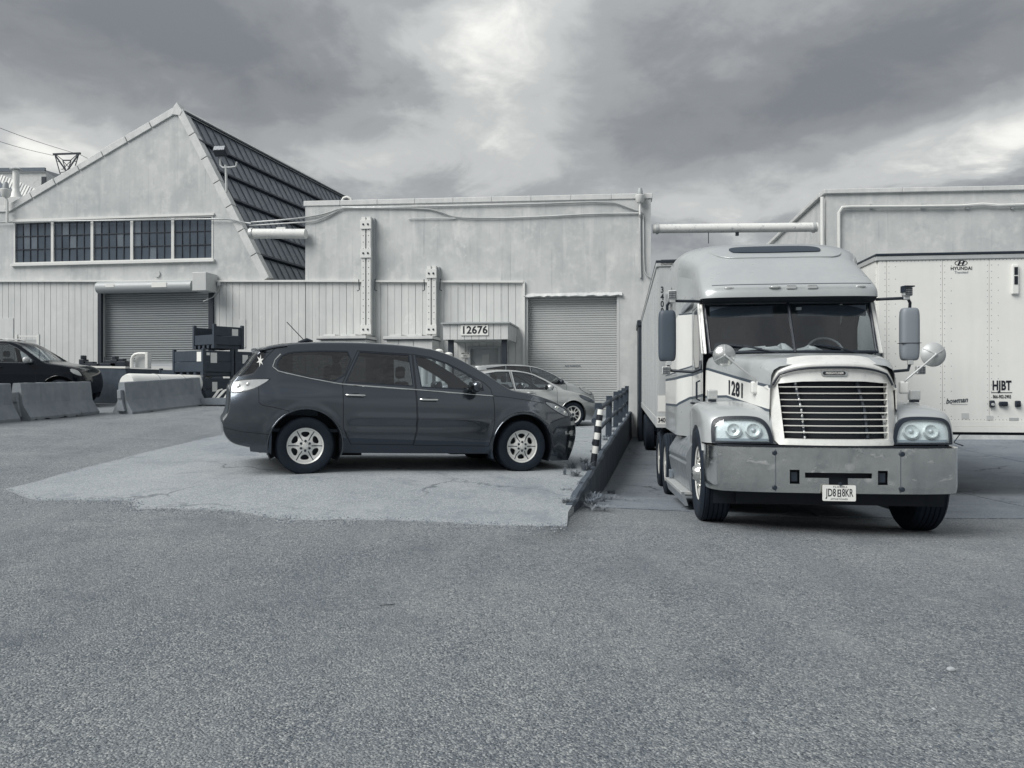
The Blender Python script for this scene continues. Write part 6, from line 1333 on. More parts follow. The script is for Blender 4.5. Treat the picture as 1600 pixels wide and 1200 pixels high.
def tp(px, py): 
    r = ray(px, py); n_ = Vector((-math.sin(YR), -math.cos(YR), 0)); t = CRN.dot(n_) / r.dot(n_); p = r * t; d = p - CRN; return d.dot(Vector((math.cos(YR), -math.sin(YR), 0))), p.z + CAMH
a, z = tp(1502, 419.5); text('HYUNDAI', .072, TX(a, z), M_ink, tr, bold=.02, sx=.98, spacing=1.05)
a, z = tp(1502, 425.5); text('Translead', .052, TX(a, z), mat('grey_ink', .18, .6), tr)
a, z = tp(1501.5, 411); q = MB(); plate(q, [(x * 1.0, y) for x, y in [(.098 * math.cos(t), .046 * math.sin(t)) for t in [2 * math.pi * k / 32 for k in range(32)]]], [[(.086 * math.cos(t), .037 * math.sin(t)) for t in [2 * math.pi * k / 32 for k in range(32)]]], lambda p, w_, t: Vector((a + p, -.003 + t, z + w_)), 0, .002)
q.add([Vector((a + x, -.003, z + y)) for x, y in ((-.055, -.032), (-.028, -.034), (-.012, -.008), (.016, -.002), (.010, -.034), (.034, -.030), (.062, .032), (.034, .034), (.020, .010), (-.010, .004), (-.004, .034), (-.030, .030))], [(0, 1, 2, 9, 10, 11), (2, 3, 8, 9), (3, 4, 5, 6, 7, 8)]); q.build('maker_emblem', M_ink, tr)
a, z = tp(1565, 603); text('HJBT', .205, TX(a, z), M_ink, tr, bold=.035, sx=.62, spacing=1.05)
a, z = tp(1565, 613.5); q = MB(); q.box((a - .155, -.003, z - .006), (a + .155, -.001, z + .006)); q.build('underline', M_ink, tr)
a, z = tp(1565.5, 620); text('866-902-2903', .075, TX(a, z), M_ink, tr, bold=.02, sx=.64)
a, z = tp(1494.5, 626); text('bowman', .115, axes((a, -.004, z), (1, 0, .09), (-.09, 0, 1), (0, -1, 0)), mat('navy_ink', .035, .6), tr, bold=.02, shear=.35, sx=.82)
a, z = tp(1497, 632); q = MB(); q.box((a - .10, -.003, z - .0025), (a + .14, -.001, z + .0025)); q.build('underline', mat('grey_ink', .18, .6), tr)
for px, py, w, h in ((1549, 631, .072, .11), (1566.5, 631, .125, .075), (1589, 631, .080, .10)):
    a, z = tp(px, py); q = MB(); q.box((a - w / 2, -.05, z - h / 2), (a + w / 2, -.001, z + h / 2)); o = q.build('air_coupling' if px != 1566.5 else 'power_socket', M_dark, tr, bevel=.015)
    q = MB(); q.lathe([(.001, .075), (.022, .072), (.026, .05)], TX(a, z - .01, -.0), 10); q.build('cap', M_galv if px == 1549 else M_blk, o)
a0, z1_ = tp(1579, 414); a1, z0_ = tp(1590, 460); q = MB(); q.box((a0, -.05, z0_), (a1, -.001, z1_)); dv = q.build('tracker_box', M_white, tr, bevel=.015); 
for (ya, yb) in ((418, 430), (432, 445)): _, zz1 = tp(1585, ya); _, zz0 = tp(1585, yb); q = MB(); q.box((a0 + .03, -.056, zz0), (a1 - .022, -.051, zz1)); q.build('dark_cell', M_ink, dv)
for px, py, w, h in ((1508, 650, .11, .09), (1546.5, 653, .10, .07), (1584, 655, .14, .045)):
    a, z = tp(px, py); q = MB(); q.box((a - w / 2, -.006, z - h / 2), (a + w / 2, -.001, z + h / 2)); q.build('data_plate', mat('plate_grey', .52, .5) if px != 1584 else M_galv, tr)
q = MB()
for x in (.55, 2.05): q.box((x - .06, 2.6, -.36), (x + .06, 2.72, .70)); q.box((x - .14, 2.52, -.38), (x + .14, 2.8, -.34))
q.build('landing_leg', M_galv, tr)
q = MB(); a, z = tp(1494, 683); q.tube([(a - .06, .06, z + .05), (a + .08, .06, z + .04), (a - .02, .04, z - .09), (a + .12, .03, z - .14)], .012, 6); q.build('crank_handle', M_dark, tr, smooth=60)
# ================================================================== SMALLER THINGS OF THE YARD
def gz(x, y): return z_pad(x, y)
# retaining wall with railing
wl = thing('retaining_wall', 'dark stained concrete retaining wall between the raised pad and the truck ramp', 'wall', (xw(8.3), 8.3, 0))
rn2 = random.Random(21); q = MB(); ys = [8.75 + i * .35 for i in range(55)]
top = []; 
for i, y in enumerate(ys):
    j = rn2.uniform(-.012, .012); fade = sstep(8.2, 10.2, y); top.append((xw(y), y, gz(xw(y) - .3, y) + .014 + .03 * fade + rn2.uniform(-.022, .008), j * .8))
vs = []; fs = []
for x, y, z, j in top: vs += [(x - .09 + j, y, z - .005), (x - .02, y, z), (x + .008 + j, y, z - .03), (x + .012, y, z_ramp(x + .1, y) - .2), (x - .13, y, z - .5)]
for i in range(len(top) - 1):
    for k in range(5): a = i * 5 + k; b = i * 5 + (k + 1) % 5; fs.append((a, b, b + 5, a + 5))
fs += [(0, 1, 2, 3, 4), tuple((len(top) - 1) * 5 + k for k in (4, 3, 2, 1, 0))]
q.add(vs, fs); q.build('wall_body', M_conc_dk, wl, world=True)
rl = thing('railing', 'rusty dark steel railing with two rails along the edge of the raised pad', 'railing', (1.6, 13.9, gz(1.6, 13.9)))
M_rust = mat('rusted_steel', .050, .8, var=.5, vscale=6, stain=.5)
pp = [(950, 13.9, .9), (963.5, 17.0, .92), (973.5, 19.9, .94), (980, 22.3, .95), (986.5, 24.6, .96), (990.5, 26.6, .97)]
ends = []
for i, (px, d, h) in enumerate(pp):
    x = xw(d) - .14; z = gz(x, d); q = MB(); w = .062; lean = rn2.uniform(-.02, .02)
    q.prism([(x - w, d - .03, z - .1), (x + w, d - .03, z - .1), (x + w + lean, d - .03, z + h), (x - w + lean, d - .03, z + h)], (0, .012, 0)); q.prism([(x - w, d - .018, z - .1), (x - w + .012, d - .018, z - .1), (x - w + .012 + lean, d - .018, z + h), (x - w + lean, d - .018, z + h)], (0, .10, 0)); q.prism([(x + w - .012, d - .018, z - .1), (x + w, d - .018, z - .1), (x + w + lean, d - .018, z + h), (x + w - .012 + lean, d - .018, z + h)], (0, .10, 0))
    q.build('post', M_rust, rl, world=True); ends.append(Vector((x, d, z)))
    q = MB(); q.box((x - .12, d - .1, z - .02), (x + .12, d + .16, z + .03)); q.build('post_foot', M_conc_dk, rl, world=True)
st = Vector((1.27, 11.9, gz(1.27, 11.9)))
for f, r_, bow in ((.86, .045, .02), (.45, .040, -.03)):
    P = [st + UP * (f * .84 + .0)]
    for e, (px, d, h) in zip(ends, pp): P.append(e + UP * (h * f) + Vector((.0, -.06, 0)))
    q = MB()
    for a, b in zip(P, P[1:]):
        m_ = (a + b) / 2 + UP * rn2.uniform(-.012, .012); t = (b - a).normalized(); q2 = MB(); q2.tube([a + t * .004, m_, b - t * .004], r_, 8); q2.build('rail', M_rust, rl, world=True, smooth=50)
sp = thing('bollard', 'leaning post with black and white stripes at the near end of the railing', 'bollard', tuple(st))
A_ = Vector((-.05, -.1, -.12)); B_ = Vector((.10, -.02, .90)); seg = [0, .34, .45, .55, .65, .75, .835, .92, 1.0]
for i in range(8):
    q = MB(); q.tube([A_.lerp(B_, seg[i]), A_.lerp(B_, seg[i + 1] - .0005)], .047, 14); q.build('painted_band', M_white if i % 2 == 1 else M_blk, sp, smooth=50)
# weeds
M_weed = mat('weed_leaf', .16, .7, var=.4, vscale=20); M_weed2 = mat('dry_weed', .24, .8, var=.4, vscale=20)
def weed(x, y, z, n, h, spread, label, group, seed, m=None, flat=0.0):
    r = random.Random(seed); q = MB()
    for i in range(n):
        a = r.uniform(0, 6.28); l = h * r.uniform(.45, 1.0); d = spread * r.uniform(.2, 1.0); w = r.uniform(.0016, .004); b0 = Vector((r.uniform(-.3, .3) * spread, r.uniform(-.3, .3) * spread, 0)); dr = Vector((math.cos(a), math.sin(a), 0)); sd = Vector((-dr.y, dr.x, 0)) * w
        P = [b0 + dr * d * t ** 1.6 + UP * (l * (t - (.35 + flat) * t * t)) for t in (0, .35, .7, 1.0)]
        vs = []
        for k, p in enumerate(P): ww = (1, .9, .6, .08)[k]; vs += [p - sd * ww, p + sd * ww]
        q.add(vs, [(0, 1, 3, 2), (2, 3, 5, 4), (4, 5, 7, 6)])
        if r.random() < .15:
            c = P[2]; t_ = dr * .018 + UP * .012; q.add([c, c + t_ + sd * 2.2, c + t_ * 2.1, c + t_ - sd * 2.2], [(0, 1, 2, 3)])
    o = q.build('weed', m or M_weed, None, loc=(x, y, z)); return tag(o, label, 'weed', group)
rw2 = random.Random(31); GW = 'weeds along the retaining wall'
spots = [(-.10, 8.9, 60, .15, .18), (.12, 9.3, 110, .26, .26), (.10, 9.8, 150, .32, .30), (.16, 10.3, 110, .26, .30), (.25, 9.0, 70, .14, .3), (-.22, 10.9, 80, .22, .2), (-.12, 11.5, 120, .30, .22), (-.22, 12.3, 60, .22, .2), (-.35, 11.7, 70, .25, .2), (.28, 10.9, 60, .16, .3), (.20, 12.5, 60, .2, .2), (-.2, 14.4, 50, .2, .2), (-.16, 16.2, 50, .2, .2), (-.15, 18.4, 40, .2, .2)]
wl_lab = ['small weed tuft at the broken pad corner by the truck', 'leafy weed clump at the foot of the retaining wall end', 'largest weed clump hanging over the retaining wall end', 'weed clump in the shade at the wall foot', 'low sprawling weed on the ramp edge', 'dry weed tuft on the pad before the striped post', 'weed clump round the foot of the striped post', 'weed tuft just behind the striped post', 'weed tuft left of the striped post', 'low weed in the joint between wall and ramp', 'weed under the near end of the railing', 'weed tuft at the nearest railing post', 'weed tuft before the second railing post', 'weed tuft beyond the second railing post']
for i, ((dx, y, n, h, s), lb) in enumerate(zip(spots, wl_lab)):
    x = xw(y) + dx; weed(x, y, (z_ramp(x, y) if dx > .02 else z_pad(x, y)) + .01, int(n * 1.3), h * .85, s * .9, lb, GW, i, M_weed2 if i in (0, 4, 5, 9) else None, .1)
for i, (px, py, n, h, s, z, lb) in enumerate([(882, 742, 30, .24, .07, .2, 'lone thin weed on the pad before the dark SUV'), (905, 758, 30, .1, .12, .16, 'flat weed patch on the pad right of the lone weed'), (886, 768, 30, .06, .2, .14, 'creeping dry weed in a pad crack near the broken corner'), (121, 651, 60, .2, .3, .72, 'weeds under the foot of the second concrete barrier'), (985, 770, 40, .06, .25, -.02, 'creeping weed in the ramp joint near the wall'), (1012, 748, 40, .05, .3, -.2, 'creeping weed in the ramp crack beside the truck wheels')]):
    d = (CAMH - z) * FPX / (py - 600); x = (px - 800) / FPX * d; weed(x, d, zg(x, d) + .012, n, h, s, lb, 'weeds in the paving', 50 + i, M_weed2 if h < .1 else None, .2 if h < .1 else 0)
# debris strip along the far concrete
# loose stones on the asphalt
rs = random.Random(9); q = MB()
for i in range(2600):
    y = 2.6 + 9 * rs.random() ** 1.4; x = rs.uniform(-1, 1) * (y * .75 + .5); 
    if x > xw(y) - .3 and y > 8.2 and x < xw(y) + .1: continue
    s = rs.uniform(.0025, .0065) * (1.8 if rs.random() < .04 else 1); z = zg(x, y); a = rs.uniform(0, 6.28); ca, sa = math.cos(a) * s, math.sin(a) * s
    q.add([(x + ca, y + sa, z), (x - sa, y + ca, z), (x - ca * .8, y - sa * 1.1, z), (x + sa * 1.1, y - ca * .9, z), (x + ca * .2, y + sa * .3, z + s * .8)], [(0, 1, 4), (1, 2, 4), (2, 3, 4), (3, 0, 4)], rs.choice((0, 0, 1)))
for i in range(2200):      # crumbs along the broken edge of the pad
    k = rs.randrange(len(pad_front) - 1); t = rs.random(); x = pad_front[k][0] * (1 - t) + pad_front[k + 1][0] * t; y = pad_front[k][1] * (1 - t) + pad_front[k + 1][1] * t + rs.gauss(-.03, .09)
    s = rs.uniform(.003, .011); z = z_pad(x, y) + (.012 if y > pad_front[k][1] * (1 - t) + pad_front[k + 1][1] * t else 0); a = rs.uniform(0, 6.28); ca, sa = math.cos(a) * s, math.sin(a) * s
    q.add([(x + ca, y + sa, z), (x - sa, y + ca, z), (x - ca * .8, y - sa * 1.1, z), (x + sa * 1.1, y - ca * .9, z), (x + ca * .2, y + sa * .3, z + s * .8)], [(0, 1, 4), (1, 2, 4), (2, 3, 4), (3, 0, 4)], rs.choice((0, 1, 1)))
for i in range(700):       # chips along the worn line across the pad
    t = rs.random(); x = -2.1 + 2.4 * t + rs.gauss(0, .05); y = 9.15 - .55 * math.sin(t * 2.6) + rs.gauss(0, .05); s = rs.uniform(.002, .007); z = z_pad(x, y) + .012; a = rs.uniform(0, 6.28); ca, sa = math.cos(a) * s, math.sin(a) * s
    q.add([(x + ca, y + sa, z), (x - sa, y + ca, z), (x - ca * .8, y - sa * 1.1, z), (x + sa * 1.1, y - ca * .9, z), (x + ca * .2, y + sa * .3, z + s * .6)], [(0, 1, 4), (1, 2, 4), (2, 3, 4), (3, 0, 4)], rs.choice((0, 0, 1)))
me = q.mesh('loose_gravel', [mat('gravel_pale', .34, .9), mat('gravel_dark', .12, .9)], merge=False); lg = link('loose_gravel', me); lg['kind'] = 'stuff'
def pebble(px, py, r, label, m):
    d = CAMH * FPX / (py - 600); x = (px - 800) / FPX * d; z = zg(x, d); d = (CAMH - z) * FPX / (py - 600); x = (px - 800) / FPX * d; rr_ = random.Random(int(px)); q = MB()
    q.grid(lambda u, v: Vector((r * math.sin(math.pi * v) * math.cos(6.283 * u) * (1 + .2 * math.sin(9 * u)), r * .8 * math.sin(math.pi * v) * math.sin(6.283 * u), r * .6 * math.cos(math.pi * v) * (1 + .15 * math.cos(7 * u)))), 9, 6); o = q.build('pebble', m, None, loc=(x, d, zg(x, d) + r * .45), smooth=30); tag(o, label, 'stone')
pebble(1485, 1049, .022, 'largest pale pebble lying alone on the asphalt at the right', mat('gravel_pale', .34, .9))
pebble(1180, 880, .010, 'small pale stone on the asphalt below the truck number plate', mat('gravel_pale', .34, .9))
d = CAMH * FPX / (948 - 600) * .97; x = (606 - 800) / FPX * d; q = MB(); q.tube([(-.05, -.012, .005), (-.02, -.016, .008), (.02, -.002, .006), (.045, .02, .005)], .003, 5); tag(q.build('twig', M_dark, None, loc=(x, d, zg(x, d) + .002)), 'small dark curved twig on the asphalt', 'twig')

# concrete barriers
def barrier(p, ang, label, ln_=3.0, seed=1):
    """p: foot of the near end's middle; ang: heading of the run from +Y"""
    r = thing('concrete_barrier', label, 'barrier', (p[0], p[1], gz(p[0], p[1]) - .01), (0, 0, 0), 'concrete barriers across the yard'); rr_ = random.Random(seed)
    e = Vector((p[0] + math.sin(ang) * ln_, p[1] + math.cos(ang) * ln_)); r.rotation_euler = Vector((math.sin(ang) * ln_, math.cos(ang) * ln_, gz(*e) - gz(p[0], p[1]))).to_track_quat('Y', 'Z').to_euler()
    prof = [(.30, 0), (.30, .07), (.285, .085), (.155, .31), (.13, .36), (.085, .79), (.07, .81)]; prof = prof + [(-a, b) for a, b in prof[::-1]]
    q = MB(); n = 30; vs = []; fs = []
    for i in range(n + 1):
        y = ln_ * i / n; edge = i in (0, n)
        for a, b in prof: k = .985 if edge else 1; vs.append((a * k + rr_.uniform(-.003, .003), y + rr_.uniform(-.004, .004), b * (.995 if edge else 1) + (rr_.uniform(0, .05) if b == 0 and rr_.random() < .25 else 0) + rr_.uniform(-.003, .003)))
    m = len(prof)
    for i in range(n):
        for k in range(m): fs.append((i * m + k, i * m + (k + 1) % m, (i + 1) * m + (k + 1) % m, (i + 1) * m + k))
    fs += [tuple(range(m))[::-1], tuple(n * m + k for k in range(m))]; q.add(vs, fs); q.build('barrier_body', M_conc, r, smooth=20)
    q = MB()
    for y0 in (-.05,): q.box((-.055, -.10, .40), (.055, -.0, .62)); q.prism([(-.13, -.075, .085), (.13, -.075, .085), (.075, -.075, .30), (.045, -.075, .60), (-.045, -.075, .60), (-.075, -.075, .30)], (0, .075, 0))
    q.build('end_key', M_conc, r, bevel=.012)
    q = MB(); q.tube([(0, ln_ + .0, .30), (0, ln_ + .09, .30), (0, ln_ + .09, .20), (0, ln_, .20)], .012, 6); q.build('steel_loop', M_rust, r, smooth=60)
    return r
barrier((-11.15, 13.35), R_(9), 'stained concrete barrier cut off by the left edge of the photo', 3.0, 1)
barrier((-10.62, 16.5), R_(0), 'middle concrete barrier in front of the black SUV', 2.75, 2)
barrier((-9.72, 19.2), R_(15), 'concrete barrier standing apart to the right with its end turned to the camera', 2.9, 3)
# loading ramp wall
lw = thing('loading_platform', 'raised concrete loading platform with a white edge behind the black SUV', 'platform', (-13, 23.4, gz(-13, 23.4)))
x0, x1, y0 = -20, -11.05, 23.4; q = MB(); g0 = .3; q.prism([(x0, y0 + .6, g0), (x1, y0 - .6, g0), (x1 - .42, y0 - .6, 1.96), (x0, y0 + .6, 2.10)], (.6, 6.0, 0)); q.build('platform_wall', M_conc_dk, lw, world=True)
q = MB(); q.prism([(x0, y0 + .58, 2.102), (x1 - .40, y0 - .62, 1.962), (x1 - .40, y0 - .62, 2.02), (x0, y0 + .58, 2.16)], (.02, .28, 0)); q.build('painted_edge', M_white, lw, world=True)
for i, (px, py, w, h, nm, lb) in enumerate([(131, 566, .16, .42, 'rubber_dock_bumper', 'first dark block on the platform left of the grey shutter'), (143, 567, .5, .22, 'floor_jack', 'low dark machine on the platform left of the grey shutter'), (172, 567, .5, .25, 'floor_jack', 'low dark machine in front of the grey shutter foot'), (181, 565, .22, .4, 'rubber_dock_bumper', 'dark block in front of the grey shutter foot'), (192, 566, .3, .32, 'rubber_dock_bumper', 'dark block right of the two on the platform')]):
    p = at(px, py, 24.5); q = MB(); q.box((-w / 2, -.15, 0), (w / 2, .15, h * .7)); q.box((-w * .3, -.12, h * .7), (w * .25, .1, h)); 
    if nm == 'floor_jack': q.tube([(-w * .4, 0, h * .6), (-w * .4, .05, h * 1.5)], .02, 6); q.tube([(w * .2, -.16, .05), (w * .2, .16, .05)], .05, 8)
    tag(q.build(nm, M_dark, None, loc=(p.x, p.y, 1.99), bevel=.015), lb, 'block' if 'bumper' in nm else 'machine')
# steel stillages
M_bin = mat('stillage_paint', .044, .55, var=.3, vscale=3, stain=.2)
def stillage(c, zb, L1, L2, H, label, open_front=False, tags=()):
    a = R_(38.5); r = thing('stillage', label, 'crate', (c[0], c[1], zb), (0, 0, 0), 'steel stillages stacked by the shutter')
    X = Vector((-math.cos(a), math.sin(a), 0)); Y = Vector((math.sin(a), math.cos(a), 0))
    def bx(name, x0, x1, y0, y1, z0, z1, m=M_bin, bevel=.006, par=None):
        q = MB(); q.box((x0, y0, z0), (x1, y1, z1), 0, axes((0, 0, 0), X, Y, UP)); return q.build(name, m, par or r, bevel=bevel)
    for x in (0, L1 - .09):
        for y in (0, L2 - .09): bx('post', x, x + .09, y, y + .09, 0, H + .06)
    for y in (.02, L2 - .06):
        if open_front and y < .1: bx('long_panel', .091, L1 - .091, y, y + .04, .12, H * .62)
        else:
            bx('long_panel', .091, L1 - .091, y, y + .04, .12, H * .56); bx('long_panel', .091, L1 - .091, y, y + .04, H * .56 + .012, H)
    for x in (.02, L1 - .06): bx('end_panel', x, x + .04, .091, L2 - .091, .12, H * .56); bx('end_panel', x, x + .04, .091, L2 - .091, H * .56 + .012, H)
    bx('floor', .061, L1 - .061, .061, L2 - .061, .10, .14)
    for k in range(5): t = .05 + (L1 - .22) * k / 4; bx('foot', t, t + .12, .01, L2 - .01, .0, .10)
    for (side, t, z, w, h) in tags:
        if side == 'L': bx('paper_tag', t, t + w, .012, .0185, z, z + h, M_white, 0)
        else: bx('paper_tag', .012, .0185, t, t + w, z, z + h, M_white, 0)
    return r
C0 = Vector((-8.96, 22.3)); XR = Vector((math.sin(R_(38.5)), math.cos(R_(38.5)))); XL = Vector((-math.cos(R_(38.5)), math.sin(R_(38.5))))
z0_ = .93
stillage(C0, z0_, 1.75, 1.0, .74, 'bottom dark steel crate under the long two tag crate', tags=[('R', .3, .35, .16, .28)])
stillage(C0, z0_ + .81, 1.75, 1.0, .74, 'long dark steel crate with white tags, upper one of the front stack', tags=[('L', .12, .42, .24, .28), ('R', .25, .38, .20, .30), ('R', .12, .60, .1, .08)])
C1 = C0 + XR * 1.04
stillage(C1, z0_, 1.75, 1.0, .74, 'bottom dark steel crate of the second stack, next to the fallen metal', tags=[('R', .4, .45, .2, .12)])
stillage(C1, z0_ + .81, 1.75, 1.0, .74, 'dark steel crate of the second stack below and right of the top crate', tags=[('R', .25, .38, .18, .26)])
C2 = C0 + XR * 2.08
stillage(C2, z0_, 1.75, 1.0, .74, 'bottom dark steel crate behind the dark SUV tail'); stillage(C2, z0_ + .81, 1.75, 1.0, .70, 'rearmost upper dark steel crate behind the dark SUV tail', tags=[('R', .2, .35, .2, .2)])
stillage(Vector((-8.76, 22.6)) + XR * .0, z0_ + 1.62, 1.2, 1.0, .66, 'small topmost dark steel crate with an open front', True, tags=[('R', .6, .40, .2, .2)])
CL = C0 + XL * 1.86 + XR * .15
stillage(CL, z0_ + .10, 1.0, .9, .90, 'small dark steel crate left of the crate stacks', tags=[('L', .3, .40, .18, .16)])
# hoop guard, drum, timber, scrap
hp_ = thing('duct_elbow', 'pale sheet metal duct elbow standing on the small steel crate', 'duct', tuple(at(206, 571, 22.0)))
cpos = CL.to_3d() + XL.to_3d() * .3
zb_ = z0_ + 1.06; hp_.location = (at(206, 570, 22.6).x, 22.6, zb_ - .02)
P = [(0, 0, -.0), (0, 0, .26), (.03, 0, .34), (.10, 0, .40), (.20, 0, .42), (.44, 0, .42)]
q = MB(); q.tube(P, .045, 8); q.build('hoop', M_white, hp_, smooth=50)
q = MB(); q.box((.05, .1, .02), (.46, .12, .38)); q.build('back_sheet', M_galv, hp_); q = MB(); q.box((.44, -.12, -.02), (.52, .12, .46)); q.build('flange', M_white, hp_, bevel=.01); q = MB(); q.box((.03, -.1, .0), (.44, .12, .02)); q.build('base_sheet', M_galv, hp_)
dr_ = thing('wrapped_roll', 'long white wrapped roll lying behind the right hand concrete barrier', 'roll', (-9.55, 20.5, gz(-9.55, 20.5)))
A = Vector((-9.92, 19.8, 1.52)); B = Vector((-9.08, 22.85, 1.50)); q = MB(); q.tube([A, A.lerp(B, .03), A.lerp(B, .97), B], [.22, .255, .26, .245], 22); q.build('roll_body', M_white, dr_, smooth=50, world=True)
q = MB(); t = (B - A).normalized(); q.tube([B + t * .001, B + t * .02], [.265, .262], 22); q.build('end_disc', M_trimw, dr_, smooth=50, world=True)
for f in (.12, .85): q = MB(); c = A.lerp(B, f); g_ = gz(c.x, c.y); q.box((c.x - .35, c.y - .1, g_ - .02), (c.x + .35, c.y + .1, c.z - .20)); q.build('timber_block', M_conc_dk, dr_, world=True)
for f, w in ((.3, .03), (.62, .03)): q = MB(); c = A.lerp(B, f); q.tube([c, c + t * w], .268, 22); q.build('strap', M_galv, dr_, smooth=50, world=True)
M_wood = mat('weathered_timber', .20, .85, var=.5, vscale=5)
pa = thing('pallet', 'low weathered timber pallet between the roll and the dark SUV', 'pallet', (-8.0, 22.2, gz(-8.0, 22.2)))
for k in range(5): q = MB(); q.box((-.75, -.5 + k * .22, .20), (.95, -.5 + k * .22 + .16, .225)); q.build('slat', M_wood, pa)
for k in range(3): q = MB(); q.box((-.75 + k * .78, -.5, .0), (-.65 + k * .78, .55, .198)); q.build('bearer', M_wood, pa)
q = MB(); q.box((-.78, -.53, .04), (.98, -.505, .22)); q.build('edge_board', M_wood, pa)
rs2 = random.Random(5)
for k in range(7):
    x = -.55 + k * .2; q = MB(); a = rs2.uniform(.3, .9); q.prism([(-.04, 0, 0), (.04, 0, 0), (.04 + .2 * a, 0, .20), (.12 + .2 * a, 0, .23), (.10 + .2 * a, 0, .26), (-.02 + .2 * a, 0, .22)], (0, .08, 0)); o = tag(q.build('bracket', M_white, None, loc=(-8.0 + x, 21.9 + rs2.uniform(-.1, .2), gz(-8.0, 22.2) + .23)), 'white bent metal bracket in the heap on the timber pallet', 'bracket', 'white metal brackets heaped on the pallet'); o.rotation_euler = (rs2.uniform(-.3, .3) * .2, rs2.uniform(-.2, 0), rs2.uniform(-.6, .6))
# white ladder rack by the siding behind the black SUV
lr = thing('rack', 'white steel rack against the siding behind the black SUV roof', 'rack', tuple(at(43, 600, 25.5))); zr_ = 2.02; lr.location.z = zr_
for x in (-.36, .36): q = MB(); q.box((x - .04, -.04, 0), (x + .04, .04, 1.12)); q.build('post', M_white, lr)
for z in (1.04, .74, .5, .25): q = MB(); q.box((-.32, -.02, z), (.32, .02, z + .05)); q.build('rung', M_white, lr)
q = MB(); q.box((-.32, .03, .55), (.32, .05, .95)); q.build('back_sheet', M_galv, lr); q = MB(); q.box((-.42, -.2, -.05), (.42, .2, -.001)); q.build('base', M_galv, lr)
lr2 = None
for px, py, n, h, lb in ((79, 556, 18, .5, 'tall thin weed behind the black SUV bonnet'), (107, 566, 26, .35, 'leafy weed on the platform behind the black SUV mirror')): p = at(px, py + 12, 24); weed(p.x, p.y, 2.0, n, h, .2, lb, 'weeds on the loading platform', n)

# two steel masts on pale cabinets
def mast(px0, px1, pyt, pyb, plates, label):
    off = .42; p = fp((px0 + px1) / 2, pyb, off); r = thing('steel_mast', label, 'mast', p); s0 = fs_(fp(px0, 400, off)); s1 = fs_(fp(px1, 400, off)); zt = fp(px0, pyt, off).z; zb = fp(px0, pyb, off).z
    w = s1 - s0
    def bx(nm, a, b, z0, z1, o0, o1, m): q = MB(); q.prism([fq(a, z0, o0), fq(b, z0, o0), fq(b, z1, o0), fq(a, z1, o0)], FN * (o1 - o0)); return q.build(nm, m, r, world=True, bevel=.006)
    for a, b in ((s0, s0 + w * .42), (s1 - w * .42, s1)):
        c = bx('channel', a, b, zb, zt, .20, off, M_trimw); z = zb + .15
        q = MB()
        while z < zt - .1: q.add([fq((a + b) / 2 + .018 * math.cos(k * 1.047), z + .018 * math.sin(k * 1.047), off + .003) - r.location for k in range(6)], [tuple(range(6))]); z += .24
        q.build('bolt_holes', M_gapc, c)
    bx('centre_rod', s0 + w * .46, s1 - w * .46, zb, zt - .1, .28, off - .04, M_galv); bx('back_channel', s0 + .02, s1 + .08, zb, zt, .05, .198, M_shut)
    for py in plates:
        z = fp(px0, py, off).z; pl = bx('clamp_plate', s0 - .03, s1 + .03, z - .17, z + .17, off + .004, off + .05, M_trimw)
        q = MB()
        for a in (s0 + w * .25, s1 - w * .25): q.lathe([(.001, .03), (.035, .025), (.04, 0)], axes(fq(a, z, off + .05) - r.location, FE, UP, FN), 8)
        q.build('bolt', M_dark, pl)
    z = fp(px0, 444, off).z; q = MB(); q.tube([fq(s0 - .14, z + .2, .3), fq(s0 - .12, z - .2, .3), fq(s0 - .2, z - .24, .3)], .02, 6); q.build('side_bracket', M_dark, r, world=True); q = MB(); q.tube([fq(s1 + .14, z + .2, .3), fq(s1 + .12, z - .2, .3), fq(s1 + .2, z - .24, .3)], .02, 6); q.build('side_bracket', M_dark, r, world=True)
mast(564.5, 579, 339, 524, (351, 396, 515), 'taller pale steel mast on the wall above the left cabinet'); mast(667, 681, 415.5, 525, (427.5, 515), 'shorter pale steel mast on the wall above the right cabinet')
def cabinet(px0, px1, pyt, label, seams):
    off = 1.25; p = fp((px0 + px1) / 2, 600, off); r = thing('cabinet', label, 'cabinet', (p.x, p.y, gz(p.x, p.y))); s0 = fs_(fp(px0, 530, off)); s1 = fs_(fp(px1, 530, off)); zt = fp(px0, pyt, off).z; zb = gz(p.x, p.y)
    def bx(nm, a, b, z0, z1, o0, o1, m, bv=.01): q = MB(); q.prism([fq(a, z0, o0), fq(b, z0, o0), fq(b, z1, o0), fq(a, z1, o0)], FN * (o1 - o0)); return q.build(nm, m, r, world=True, bevel=bv)
    bx('body', s0 + .02, s1 - .02, zb, zt - .16, .09, off - .03, M_shut2); bx('lid', s0 - .10, s1 + .02, zt - .155, zt - .05, .08, off + .08, M_siding); bx('drip_edge', s0 - .11, s1 + .03, zt - .185, zt - .158, .09, off + .09, M_dark)
    e = [s0] + [fs_(fp(q_, 530, off)) for q_ in seams] + [s1]
    for a, b in zip(e, e[1:]): bx('door', a + .012, b - .012, zb + .05, zt - .20, off - .028, off, M_siding)
    for a, b in ((.05, .3), (.42, .75)): bx('cover_flap', s0 + (s1 - s0) * a, s0 + (s1 - s0) * b, zt - .048, zt + .02, .2, off * .9, M_siding)
    q = MB(); a = s0 + .06; q.prism([fq(a, zt - .42, off + .001), fq(a + .36, zt - .42, off + .001), fq(a + .36, zt - .34, off + .001), fq(a, zt - .34, off + .001)], FN * .006); q.build('label_strip', M_dark, r, world=True)
cabinet(500, 572, 523, 'pale steel cabinet below the taller mast', (520, 541)); cabinet(604, 676, 523.5, 'pale steel cabinet below the shorter mast', (623, 646))
